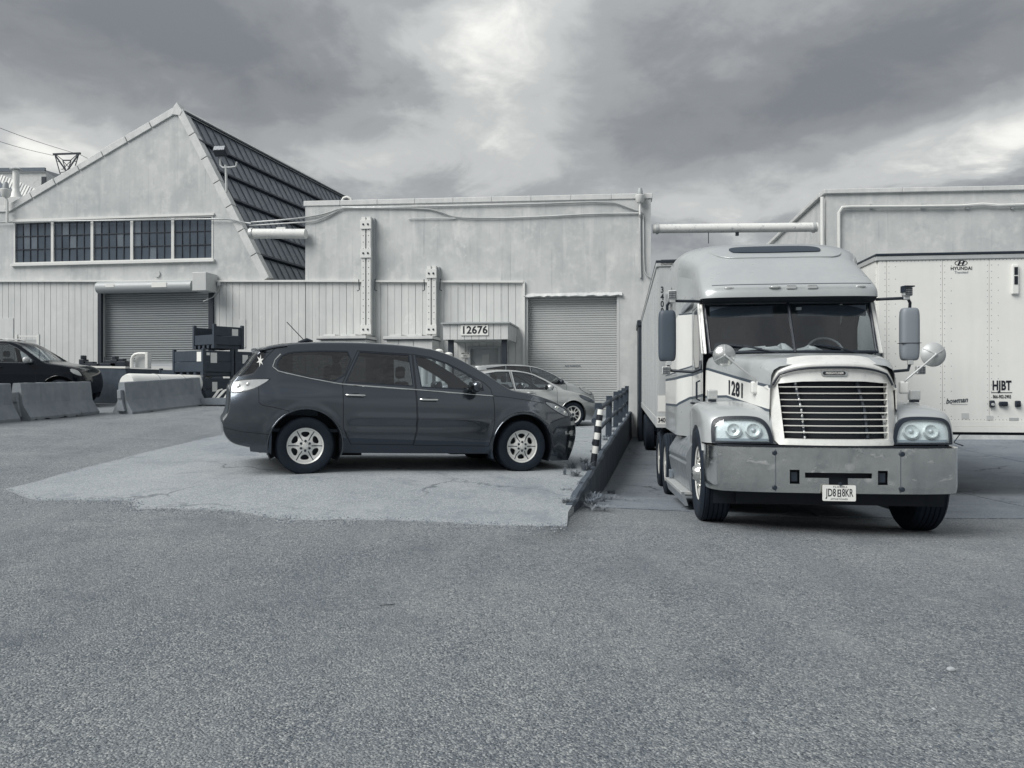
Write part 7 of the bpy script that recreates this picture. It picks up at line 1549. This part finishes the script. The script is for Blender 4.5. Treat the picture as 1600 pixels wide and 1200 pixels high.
# white posts and signs
for px, py, lb in ((686, 546, 'white capped post beside the right cabinet'), (663, 566, 'white post seen through the dark SUV window'), (701, 551, 'white post at the left foot of the entrance canopy')):
    p = at(px, py, 25.2); g_ = gz(p.x, p.y); q = MB(); q.lathe([(.11, 0), (.11, p.z - g_ - .12), (.135, p.z - g_ - .10), (.135, p.z - g_ - .04), (.09, p.z - g_ + .0), (.001, p.z - g_ + .02)], Matrix.Identity(4), 16); tag(q.build('bollard', M_white, None, loc=(p.x, p.y, g_), smooth=40), lb, 'bollard', 'white posts before the cabinets')
sg = thing('number_sign', 'white sign with the house number on the canopy fascia', 'sign', tuple(fp(742, 517, CD + .02)))
sa, sb = fsz(720, 508.5, CD + .0), fsz(763, 524, CD + .0); q = MB(); q.prism([fq(sa[0], sb[1], CD), fq(sb[0], sb[1], CD), fq(sb[0], sa[1], CD), fq(sa[0], sa[1], CD)], FN * .03); q.build('sign_board', M_white, sg, world=True, bevel=.006)
text('12676', .36, axes(fq((sa[0] + sb[0]) / 2, (sa[1] + sb[1]) / 2, CD + .032) - sg.location, FE, UP, FN), M_ink, sg, bold=.03, spacing=1.03, sx=1.0)
sg2 = thing('notice_sign', 'small white notice on the boards left of the entrance door', 'sign', tuple(fp(727, 554, .09)))
sa, sb = fsz(720, 550.5, .08), fsz(734, 558.5, .08); q = MB(); q.prism([fq(sa[0], sb[1], .08), fq(sb[0], sb[1], .08), fq(sb[0], sa[1], .08), fq(sa[0], sa[1], .08)], FN * .02); q.build('sign_board', M_white, sg2, world=True)
for k, tx in enumerate(('EMPLOYEE', 'ONLY')): text(tx, .085, axes(fq((sa[0] + sb[0]) / 2, (sa[1] + sb[1]) / 2 + .05 - .09 * k, .102) - sg2.location, FE, UP, FN), M_ink, sg2, bold=.015, sx=.75)
# dock shelter
ds = thing('dock_shelter', 'dark rubber dock shelter pad beside the rear of the coupled trailer', 'dock shelter', (4.3, 26.5, gz(4.3, 26.5)))
for x0, x1, y0, y1, z0, z1, nm in ((4.17, 4.30, 25.5, 27.9, -.4, 3.42, 'side_pad'), (4.30, 4.40, 25.9, 27.9, -.4, 3.40, 'inner_flap'), (4.13, 4.62, 25.45, 27.9, 3.425, 3.62, 'head_pad')): q = MB(); q.box((x0 - 4.17, y0 - 25.5, z0), (x1 - 4.17, y1 - 25.5, z1), 0, Matrix.Translation((4.19, 25.5, 0)) @ Matrix.Rotation(R_(-8.3), 4, 'Z')); q.build(nm, M_dark if nm != 'inner_flap' else M_blk, ds, world=True, bevel=.02)
# cables, lamps on the blocks
def cable(pts, r, label, off=.12, m=None, name='wall_cable'):
    P = [Vector(fp(a, b, off)) for a, b in pts]; P2 = [Vector(v) for v in smooth_poly([tuple(p) for p in P], 1, False)]; q = MB(); q.tube(P2, r, 6); o = q.build(name, m or M_galv, None, smooth=60); rebase(o); return tag(o, label, 'cable')
cable([(392, 347.5), (450, 343), (490, 338), (512, 333), (534, 325), (560, 324.5), (665, 325), (690, 332), (712, 340), (760, 341.5), (850, 338), (930, 334), (998, 333)], .03, 'pale cable that dips in the middle of the flat roofed block')
cable([(390, 352.5), (478, 347), (491, 346), (510, 339), (533, 326.5)], .026, 'short pale cable crossing to the left corner of the flat roofed block')
cable([(534, 324), (640, 323), (760, 320), (850, 318.5), (955, 315), (975, 322), (998, 330)], .03, 'pale cable run just under the coping of the flat roofed block')
cable([(638, 341.5), (712, 341)], .022, 'short straight conduit in the middle of the flat roofed block')
cable([(-30, 349), (0, 347.5), (60, 346), (200, 344), (330, 342), (362, 342.5), (375, 347), (392, 349)], .03, 'cable run over the top of the gable window band', .13)
cable([(1000, 330), (1000, 400), (1001, 434)], .05, 'upright conduit below the lamp on the block corner', .12)
cable([(1005, 336), (1006, 420), (1010, 430), (1017, 434)], .025, 'thin curved wire beside the upright conduit', .13)
def jar(px, py, label, sc_=1.0):
    p = fp(px, py, .25); r = thing('wall_lamp', label, 'lamp', tuple(p)); I = Matrix.Identity(4)
    q = MB(); q.lathe([(.001, .36 * sc_), (.07 * sc_, .34 * sc_), (.10 * sc_, .22 * sc_), (.10 * sc_, .10 * sc_)], I, 16); q.build('cap', M_shut, r, smooth=40); q = MB(); q.lathe([(.17 * sc_, .095 * sc_), (.18 * sc_, .08 * sc_), (.15 * sc_, -.12 * sc_), (.10 * sc_, -.18 * sc_), (.001, -.18 * sc_)], I, 16); q.build('shade', M_trimw, r, smooth=40); q = MB(); q.tube([(0, 0, -.181 * sc_), (0, 0, -.6 * sc_), tuple(-FN * .14 + UP * -.7 * sc_)], .04, 8); q.build('stem', M_trimw, r); return r
jar(1000, 309, 'jar shaped lamp on the right corner of the flat roofed block'); lj = jar(9, 300, 'jar shaped lamp on the pole left of the gable', 1.15)
q = MB(); q.tube([(0, 0, -.2), (.06, 0, -.4), (.06, 0, -1.25)], .05, 8); q.build('pole', M_trimw, lj)
fl = thing('floodlight', 'dark floodlight on a forked bracket before the steep roof slope', 'floodlight', tuple(fp(354, 300, .1))); b0 = Vector(fl.location)
q = MB(); q.tube([b0, fp(353, 262, .1), fp(352, 258, .1)], .05, 8); q.tube([fp(344, 246, .1), fp(344.5, 258, .1), fp(348, 262, .1), fp(362, 261.5, .1), fp(369, 260, .1), fp(370, 253, .1)], .04, 8); q.build('bracket', M_galv, fl, world=True, smooth=60)
q = MB(); q.box((-.26, -.12, -.17), (.26, .12, .17), 0, axes(fp(344.5, 236.5, .3), FE, Vector((0, .5, .86)), Vector((0, -.86, .5)))); q.build('lamp_head', M_dark, fl, world=True, bevel=.03)
q = MB(); q.box((-.22, -.10, .171), (.22, .10, .18), 0, axes(fp(344.5, 236.5, .3), FE, Vector((0, .5, .86)), Vector((0, -.86, .5)))); q.build('lamp_glass', M_wglass2, fl, world=True)
# things on and beyond the roofs
vp = thing('vent_pipe', 'white vent pipe with a flat cap rising beside the gable', 'vent pipe', tuple(at(25, 312, 33))); k = 33 / FPX; I = Matrix.Identity(4)
q = MB(); q.lathe([(10 * k, 0), (8.5 * k, 5 * k), (5 * k, 14 * k), (4.8 * k, 18 * k), (4.8 * k, 46 * k)], I, 16); q.build('flue', M_white, vp, smooth=50)
q = MB(); q.lathe([(9 * k, 46.5 * k), (9 * k, 47.5 * k), (4 * k, 50 * k), (.001, 50.5 * k)], I, 16, cap=True); q.build('cap', M_galv, vp, smooth=40)
q = MB(); q.box((-.5, -.5, -2.5), (.5, .5, .0)); q.build('roof_curb', M_coping, vp)
rb2 = thing('shed_roof_building', 'ribbed dark roof of a neighbouring shed beyond the left eave', 'building', (-34, 52, .3)); 
for i in range(34):
    a = at(-40 + i * 4.2, 258 + i * 1.72, 52); b = at(-40 + i * 4.2 - 26, 345, 40); q = MB(); w = Vector((.09, 0, .0)); q.prism([a - w, a + w, b + w, b - w], (0, 0, .09)); q.build('roof_rib', M_white if i % 3 else M_coping, rb2, world=True)
a, b, c, d = at(-60, 252, 52.1), at(92, 314, 52.1), at(60, 350, 40.1), at(-90, 350, 40.1); q = MB(); q.prism([a, b, c, d], (0, .2, -.3)); q.build('roof_deck', M_roofdk, rb2, world=True)
q = MB(); q.prism([Vector((d.x, d.y, .3)), Vector((c.x, c.y, .3)), c - UP * .32, d - UP * .32], (0, .3, 0)); q.prism([Vector((c.x - .01, c.y + .31, .3)), Vector((b.x, b.y - .01, .3)), b - UP * .45, c + Vector((0, .31, -.45))], (-.3, 0, 0)); q.build('front_wall', M_stucco, rb2, world=True)
q = MB(); q.prism([Vector((b.x, b.y, .3)), b - UP * .4, a - UP * .4, Vector((a.x, a.y, .3))], (0, 4, 0)); q.build('wall', M_stucco, rb2, world=True)
bh = thing('brick_building', 'pale brick block with a flat parapet beyond the shed roof', 'building', (-44, 70, .3))
a, b = at(-30, 269.5, 70), at(72, 268.5, 70); c = at(96, 275.5, 84); q = MB(); q.prism([Vector((a.x, a.y, .3)), Vector((b.x, b.y, .3)), b, a], (-2, 14, 0)); q.prism([Vector((b.x + .01, b.y, .3)), Vector((c.x, c.y, .3)), c - UP * .3, b - UP * .3], (-1, 1, 0)); q.build('wall', mat('pale_brick', .62, .85, var=.4, vscale=3, stain=.35), bh, world=True)
q = MB(); q.prism([a + UP * .02, b + UP * .02, b + UP * .35, a + UP * .35], (0, -.2, 0)); q.prism([b - UP * .25, c - UP * .25, c + UP * .1, b + UP * .1], (.1, -.2, 0)); q.build('parapet', M_roofdk, bh, world=True)
p = at(70, 285, 69.8); q = MB(); q.box((p.x - .25, p.y - .1, p.z - .9), (p.x + .15, p.y, p.z + .5)); q.build('window', M_dark, bh, world=True)
py_ = thing('power_pylon', 'distant lattice power pylon with a wide top beam rising behind the rake', 'pylon', tuple(at(104, 330, 150)))
def PT(a, b, dd=0): return at(a, b, 150 + dd)
q = MB()
for dd in (0, 2.5):
    for A, B, r_ in (((83, 241), (126, 239.5), .22), ((86, 242), (104, 268), .16), ((123, 240.5), (104, 268), .16), ((86, 243), (95, 275), .10), ((123, 241), (115, 268), .10), ((98, 250.5), (111, 250.5), .14), ((98, 251), (103, 266), .09), ((111, 251), (106, 266), .09), ((98, 251), (110, 264), .07), ((111, 251), (98, 264), .07), ((90, 252), (94, 253), .08), ((119, 252), (114, 252), .08), ((88, 242), (98, 250), .08), ((121, 241), (111, 250), .08), ((104, 268), (96, 340), .16), ((104, 268), (112, 340), .16), ((95, 264), (101, 266), .07), ((94, 270), (103, 268), .07)): q.tube([PT(*A, dd), PT(*B, dd)], r_, 4)
q.build('lattice', M_dark, py_, world=True)
for A, B, lb in (((-40, 184), (126, 242), 'upper thin power line running to the pylon'), ((-40, 207), (84, 243), 'lower thin power line running to the pylon')):
    P = [at(A[0] + (B[0] - A[0]) * t, A[1] + (B[1] - A[1]) * t + 3 * math.sin(math.pi * t), 110 + 40 * t) for t in [k / 12 for k in range(13)]]
    if B[0] == 126: P += [at(126 + 14 * t, 242 + 7 * t, 151 + 10 * t) for t in (.3, .7, 1.2)]
    q = MB(); q.tube(P, .045, 4); o = q.build('power_line', M_line, None); rebase(o); tag(o, lb, 'cable')
rv_ = thing('roof_vent', 'small white hooped vent pipe on the flat roof behind the ridge end', 'vent pipe', tuple(at(540, 318, 36))); k = 36 / FPX
q = MB(); q.tube([(-6 * k, 0, -4 * k), (-5.5 * k, 0, 4 * k), (-3 * k, 0, 8.5 * k), (2 * k, 0, 10 * k), (7 * k, 0, 8 * k), (10 * k, 0, 2 * k), (10.5 * k, 0, -8 * k)], 2.2 * k, 10); q.build('hoop', M_white, rv_, smooth=60)
q = MB(); q.box((-13 * k, 0, -30 * k), (-4 * k, .3, -1 * k)); q.build('curb', M_coping, rv_)
rf = thing('roof_fan', 'small flat dark roof fan on the middle block', 'roof fan', tuple(at(669.5, 316, 34))); k = 34 / FPX; q = MB(); q.lathe([(3.5 * k, -8 * k), (3.5 * k, 1 * k), (5.5 * k, 1.5 * k), (5.5 * k, 3.5 * k), (.001, 4.5 * k)], Matrix.Identity(4), 16, cap=True); q.build('cowl', M_dark, rf, smooth=30)
# ------------------------------------------------------------------ lettering becomes plain mesh
bpy.context.view_layer.update(); _dg = bpy.context.evaluated_depsgraph_get()
for o in [o for o in bpy.data.objects if o.type == 'FONT']:
    me = bpy.data.meshes.new_from_object(o.evaluated_get(_dg)); par, ml = o.parent, o.matrix_local.copy(); nm = o.name; bpy.data.objects.remove(o)
    n = bpy.data.objects.new('lettering', me); col.objects.link(n); n.parent = par; n.matrix_local = ml
